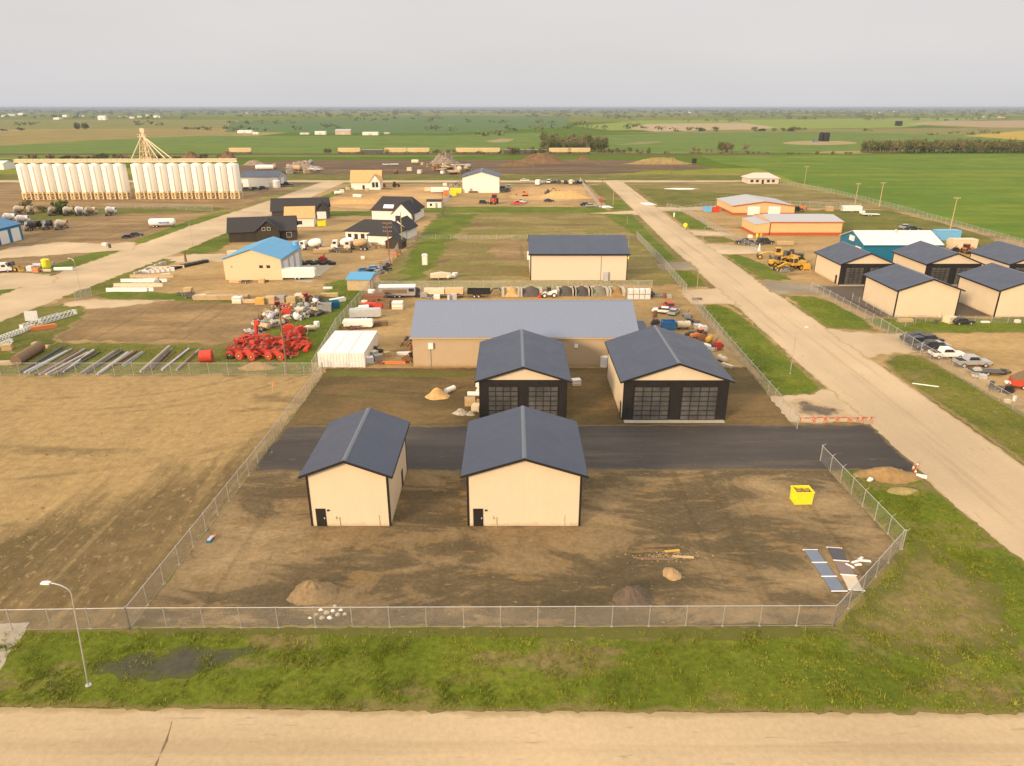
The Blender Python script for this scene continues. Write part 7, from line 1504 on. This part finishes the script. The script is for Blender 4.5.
trees([(862 + k * 1.75 + rt.uniform(-1.2, 1.2), 152.9 + rt.uniform(-1.1, .3)) for k in range(118)], 'tree of the long dense shelterbelt beyond the bright green field', 'shelterbelt trees', (8.5, 12.5), (0, 0, 0, 2, 1))
trees([(543 + rt.random() * 62, 152.5 - rt.random() ** 1.5 * 9) for k in range(85)], 'tree of the grove behind the reddish mound', 'grove trees', (7, 13.5), (0, 1, 0, 2))
trees([(508 + rt.random() * 38, 155 - rt.random() * 1.5) for k in range(22)], 'tree of the brush line along the railway', 'railway brush', (4, 7), (0, 2))
trees([(rt.uniform(320, 510), 154.4 + rt.uniform(-.5, .4)) for k in range(34)], 'thin bare tree of the line beyond the hopper cars', 'railway brush', (3, 6.5), (2, 2, 0))
trees([(rt.uniform(595, 650), 153.8 + rt.uniform(-.6, .3)) for k in range(20)], 'tree of the brush line right of the grove', 'railway brush', (3, 6), (2, 0))
trees([(rt.uniform(712, 745), 152.4) for k in range(11)], 'bare tree of the thin row in the middle of the green field', 'field row trees', (7, 10.5), (2, 2, 2, 0))
trees([(rt.uniform(690, 712), 153) for k in range(4)], 'bare tree of the thin row in the middle of the green field', 'field row trees', (4, 7), (2,))
trees([(rt.uniform(0, 240), 159.6 + rt.uniform(-.6, .6)) for k in range(34)], 'bush along the field edge behind the silos', 'bushes behind the silos', (2.2, 4.5), (0, 1, 2), True)
trees([(rt.uniform(640, 860), 154.2 + rt.uniform(-.3, .3)) for k in range(26)], 'low bush on the field boundary', 'field boundary bushes', (1.5, 3), (0, 2), True)
trees([(74 + rt.random() * 13, 129.4) for k in range(8)], 'tree of the round green clump in the left fields', 'round clump trees', (9, 13), (1, 1, 0))
trees([(rt.choice([758, 770, 788, 700, 718]) + rt.uniform(-6, 6), 131.4) for k in range(12)], 'bush clump on the yellow strip in the right fields', 'yellow strip bushes', (5, 8), (0, 1), True)
trees([(64, 214), (61, 213.5)], 'dark green bush between the mixer trucks', 'bushes between mixer trucks', (4, 5.5), (1,), True)
trees([(44, 212), (28, 208)], 'dark brown bush behind the mixer trucks', 'bushes behind mixer trucks', (2.5, 3.6), (2,), True)
# far woods that read as one mass
FARLEAF = leafmat('distant foliage', (.10, .115, .045), (.20, .20, .075))
def far_wood(strips, mat, seed):
    rg = np.random.default_rng(seed); Vs = []; Ts = []
    for x0, x1, y, h, dens in strips:
        a, b = P(x0, y), P(x1, y); L = math.dist(a, b); n = int(L / 16 * dens * (.32 if y > 116.5 else .45)) + 2; D = a[1]
        for k in range(n):
            f = rg.random(); cx = a[0] + (b[0] - a[0]) * f; cy = a[1] + (b[1] - a[1]) * f + rg.normal() * 25
            hh = h * rg.uniform(.5, 1.15); V, tn = leafcloud(rg, np.array([cx, cy, hh * .5]), np.array([hh * .9 + 6, hh * .7, hh * .5]), 26, 1.3 + D / 3500, 5); Vs.append(V); Ts.append(tn)
    V = np.concatenate(Vs); tn = np.concatenate(Ts); V[:, 2] = np.maximum(V[:, 2], 0)
    return tag(np_mesh('far_woodland', V, np.arange(len(V)).reshape(-1, 4), tn, mat), kind='stuff')
far_wood([(0, 42, 125.5, 12, 1.2), (118, 152, 126, 13, 1.4), (142, 180, 119, 14, 1.2), (225, 292, 124, 14, 1.3), (290, 330, 118, 16, 1), (315, 352, 128.5, 14, 1.3), (352, 395, 121, 14, 1.2), (376, 440, 119, 14, 1), (412, 480, 131.2, 11, .9), (240, 330, 131, 8, .7), (0, 60, 130.5, 6, .6), (470, 545, 136, 9, 1), (500, 548, 131, 12, 1.2), (548, 600, 129, 13, 1.2), (560, 595, 126, 12, 1), (610, 660, 129, 13, 1.2), (430, 560, 123, 12, .9), (650, 700, 131, 8, .7), (700, 860, 130.6, 5, .5), (600, 640, 119.5, 15, 1), (690, 745, 122.3, 13, 1.4), (785, 830, 119.5, 14, 1.2), (845, 880, 120.4, 15, 1.4), (915, 960, 120.5, 16, 1.4), (830, 1000, 133.7, 5, .6), (150, 240, 129.5, 7, .8), (190, 210, 130, 9, 1.2), (960, 1010, 119.5, 14, 1)], FARLEAF, 1)
far_wood([(-60, 1090, 116.6, 15, .55), (-60, 400, 115, 16, .6), (300, 1090, 114.2, 17, .8), (540, 1090, 115.6, 15, .8), (-60, 1090, 113.2, 18, .6), (-60, 1090, 112.2, 22, .8), (-60, 1090, 111.2, 25, .9), (600, 900, 117.6, 13, .9), (0, 150, 117.8, 11, .8), (240, 420, 116.2, 14, .8)], FARLEAF, 2)

# grass blades on the verges
GRASSM = leafmat('verge grass blades', (.11, .155, .012), (.34, .33, .055))
def tufts(polys, dens, h, seed, blades=5, dry=None, name='grass'):
    rg = np.random.default_rng(seed); Vs = []; Ts = []
    for poly in polys:
        xs = [p[0] for p in poly]; ys = [p[1] for p in poly]; n = int((max(xs) - min(xs)) * (max(ys) - min(ys)) * dens)
        x = rg.uniform(min(xs), max(xs), n); y = rg.uniform(min(ys), max(ys), n); ok = inside(x, y, poly); x, y = x[ok], y[ok]
        cl = np.array([fbm(a, b, .45) for a, b in zip(x, y)]); c2 = np.array([fbm(a + 40, b, 1.1) for a, b in zip(x, y)])
        keep = cl + .5 * c2 + rg.uniform(-.5, .5, len(x)) > -.85; x, y, cl, c2 = x[keep], y[keep], cl[keep], c2[keep]
        if dry is not None:
            kp = rg.random(len(x)) > 1.3 * dry(x, y); x, y, cl, c2 = x[kp], y[kp], cl[kp], c2[kp]
        n = len(x); hs = h * np.clip(.5 + .5 * cl + .4 * c2, .22, 1.3) * rg.uniform(.6, 1.3, n); tb = np.clip(.30 + .45 * c2 - .2 * cl + rg.normal(size=n) * .17, 0, 1); big = rg.random(n) < .03; hs = np.where(big, hs * 1.8, hs); tb = np.where(big, np.clip(tb + .18, 0, 1), tb)
        if dry is not None: tb = np.clip(tb + dry(x, y), 0, 1)
        for k in range(blades):
            a = rg.uniform(0, 6.283, n); sp = rg.uniform(.02, .12, n); bx, by = x + np.cos(a) * sp, y + np.sin(a) * sp; wd = .018 + .024 * rg.random(n); la = rg.uniform(0, 6.283, n); ln = hs * rg.uniform(.1, .55, n)
            px, py = -np.sin(a) * wd, np.cos(a) * wd
            V = np.stack([np.stack([bx - px, by - py, np.zeros(n)], 1), np.stack([bx + px, by + py, np.zeros(n)], 1), np.stack([bx + np.cos(la) * ln, by + np.sin(la) * ln, hs * rg.uniform(.7, 1.1, n)], 1)], 1)
            Vs.append(V.reshape(-1, 3)); Ts.append(np.repeat(np.clip(tb + rg.normal(size=n) * .08, 0, 1), 3))
    V = np.concatenate(Vs); return tag(np_mesh(name, V, np.arange(len(V)).reshape(-1, 3), np.concatenate(Ts), GRASSM), kind='stuff')
tufts([[(-47, 38.2), (0, 37.85), (49, 37.6), (48.6, 45), (26, 45.9), (-44, 45.8)]], 62, .34, 1, dry=lambda x, y: np.where(y > 44.2, .25, 0) + np.where(y < 38.7, .15, 0) + np.clip(np.array([fbm(a + 9, b * 1.6, .12) for a, b in zip(x, y)]), 0, .5) * .9)
tufts([[(26.9, 46.2), (38, 57), (38.2, 72), (46, 72.5), (47.6, 62), (48.8, 45), (30, 45)]], 42, .36, 2, dry=lambda x, y: .5 * np.exp(-((x - 35) ** 2 + (y - 50) ** 2) / 45))
tufts([[(39.8, 97), (40.4, 146.5), (45, 148), (47.2, 138), (47.2, 100)], [(62.2, 60), (61.9, 104), (66, 114), (70.6, 113), (72, 86), (84, 62)], [(61.9, 133), (63, 155), (69, 154), (70.5, 133)], [(40.8, 164), (41.2, 181), (47, 181), (47, 168)]], 16, .36, 3, 4, dry=lambda x, y: np.zeros(len(x)))
tufts([[(-47, 121), (-33, 107), (-33, 164), (-39, 176), (-45, 167), (-49, 153)], [(-100, 106), (-34, 106), (-34, 118), (-100, 121)], [(72.5, 129.5), (72.5, 137), (118, 137), (118, 129.5)]], 5, .4, 4, 4, dry=lambda x, y: np.full(len(x), .08))
tufts([[(-31.9, 47), (-31.1, 104), (-29.3, 104), (-29.4, 88), (-30.1, 60), (-30.6, 47)]], 10, .28, 5, 4, dry=lambda x, y: np.full(len(x), .35), name='weeds')

# clods and pebbles lying loose on the bare soil
def clods(spots, mat, name, seed):
    rg = np.random.default_rng(seed); x, y, s = spots(rg); n = len(x)
    base = np.array([(1, 0, 0), (-.5, .87, 0), (-.5, -.87, 0), (.1, .1, .8)]); ang = rg.uniform(0, 6.283, n); ca, sa = np.cos(ang), np.sin(ang)
    V = np.zeros((n, 4, 3)); k = rg.uniform(.6, 1.3, (n, 4))
    for i in range(4):
        bx, by, bz = base[i]; V[:, i, 0] = x + s * k[:, i] * (bx * ca - by * sa); V[:, i, 1] = y + s * k[:, i] * (bx * sa + by * ca); V[:, i, 2] = bz * s * k[:, i] + .005
    Fc = (np.arange(n) * 4)[:, None, None] + np.array([(0, 1, 3), (1, 2, 3), (2, 0, 3)])[None]
    return tag(np_mesh(name, V.reshape(-1, 3), Fc.reshape(-1, 3), np.repeat(rg.uniform(0, 1, n), 4), mat), kind='stuff')
CLOD = leafmat('dry clods', (.17, .115, .052), (.36, .25, .125))
def yard_spots(rg):
    x, y = rg.uniform(-30, 37, 5200), rg.uniform(47, 72.5, 5200); f = np.array([fbm(a, b, .16) for a, b in zip(x, y)]); ok = inside(x, y, [(-30.8, 47), (26.5, 47), (37.2, 57.8), (37, 72.8), (-30.2, 72.8)]) & (f + rg.uniform(-.3, .3, len(x)) > .08)
    x, y = x[ok], y[ok]; return x, y, rg.gamma(2.0, .022, len(x)) + .025
def field_spots(rg):
    row = rg.integers(0, 26, 6500); x = -78 + row * 1.85 + rg.normal(size=6500) * .22; y = rg.uniform(46.5, 84, 6500); f = np.array([fbm(a * 2, b * .3, .3) for a, b in zip(x, y)])
    ok = (f + rg.uniform(-.25, .25, len(x)) > .05) & (x < -32); x, y = x[ok], y[ok]; return x, y, rg.gamma(2.0, .03, len(x)) + .03
clods(yard_spots, CLOD, 'pebbles', 3); clods(field_spots, CLOD, 'clods', 4)
def road_spots(rg):
    n = 2600; y = np.where(rg.random(n) < .6, 37.4 - rg.gamma(1.5, .35, n), rg.uniform(31, 37, n)); x = rg.uniform(-45, 60, n); return x, y, rg.gamma(2.0, .012, n) + .015
clods(road_spots, leafmat('loose road gravel', (.30, .22, .13), (.52, .40, .26)), 'gravel', 5)
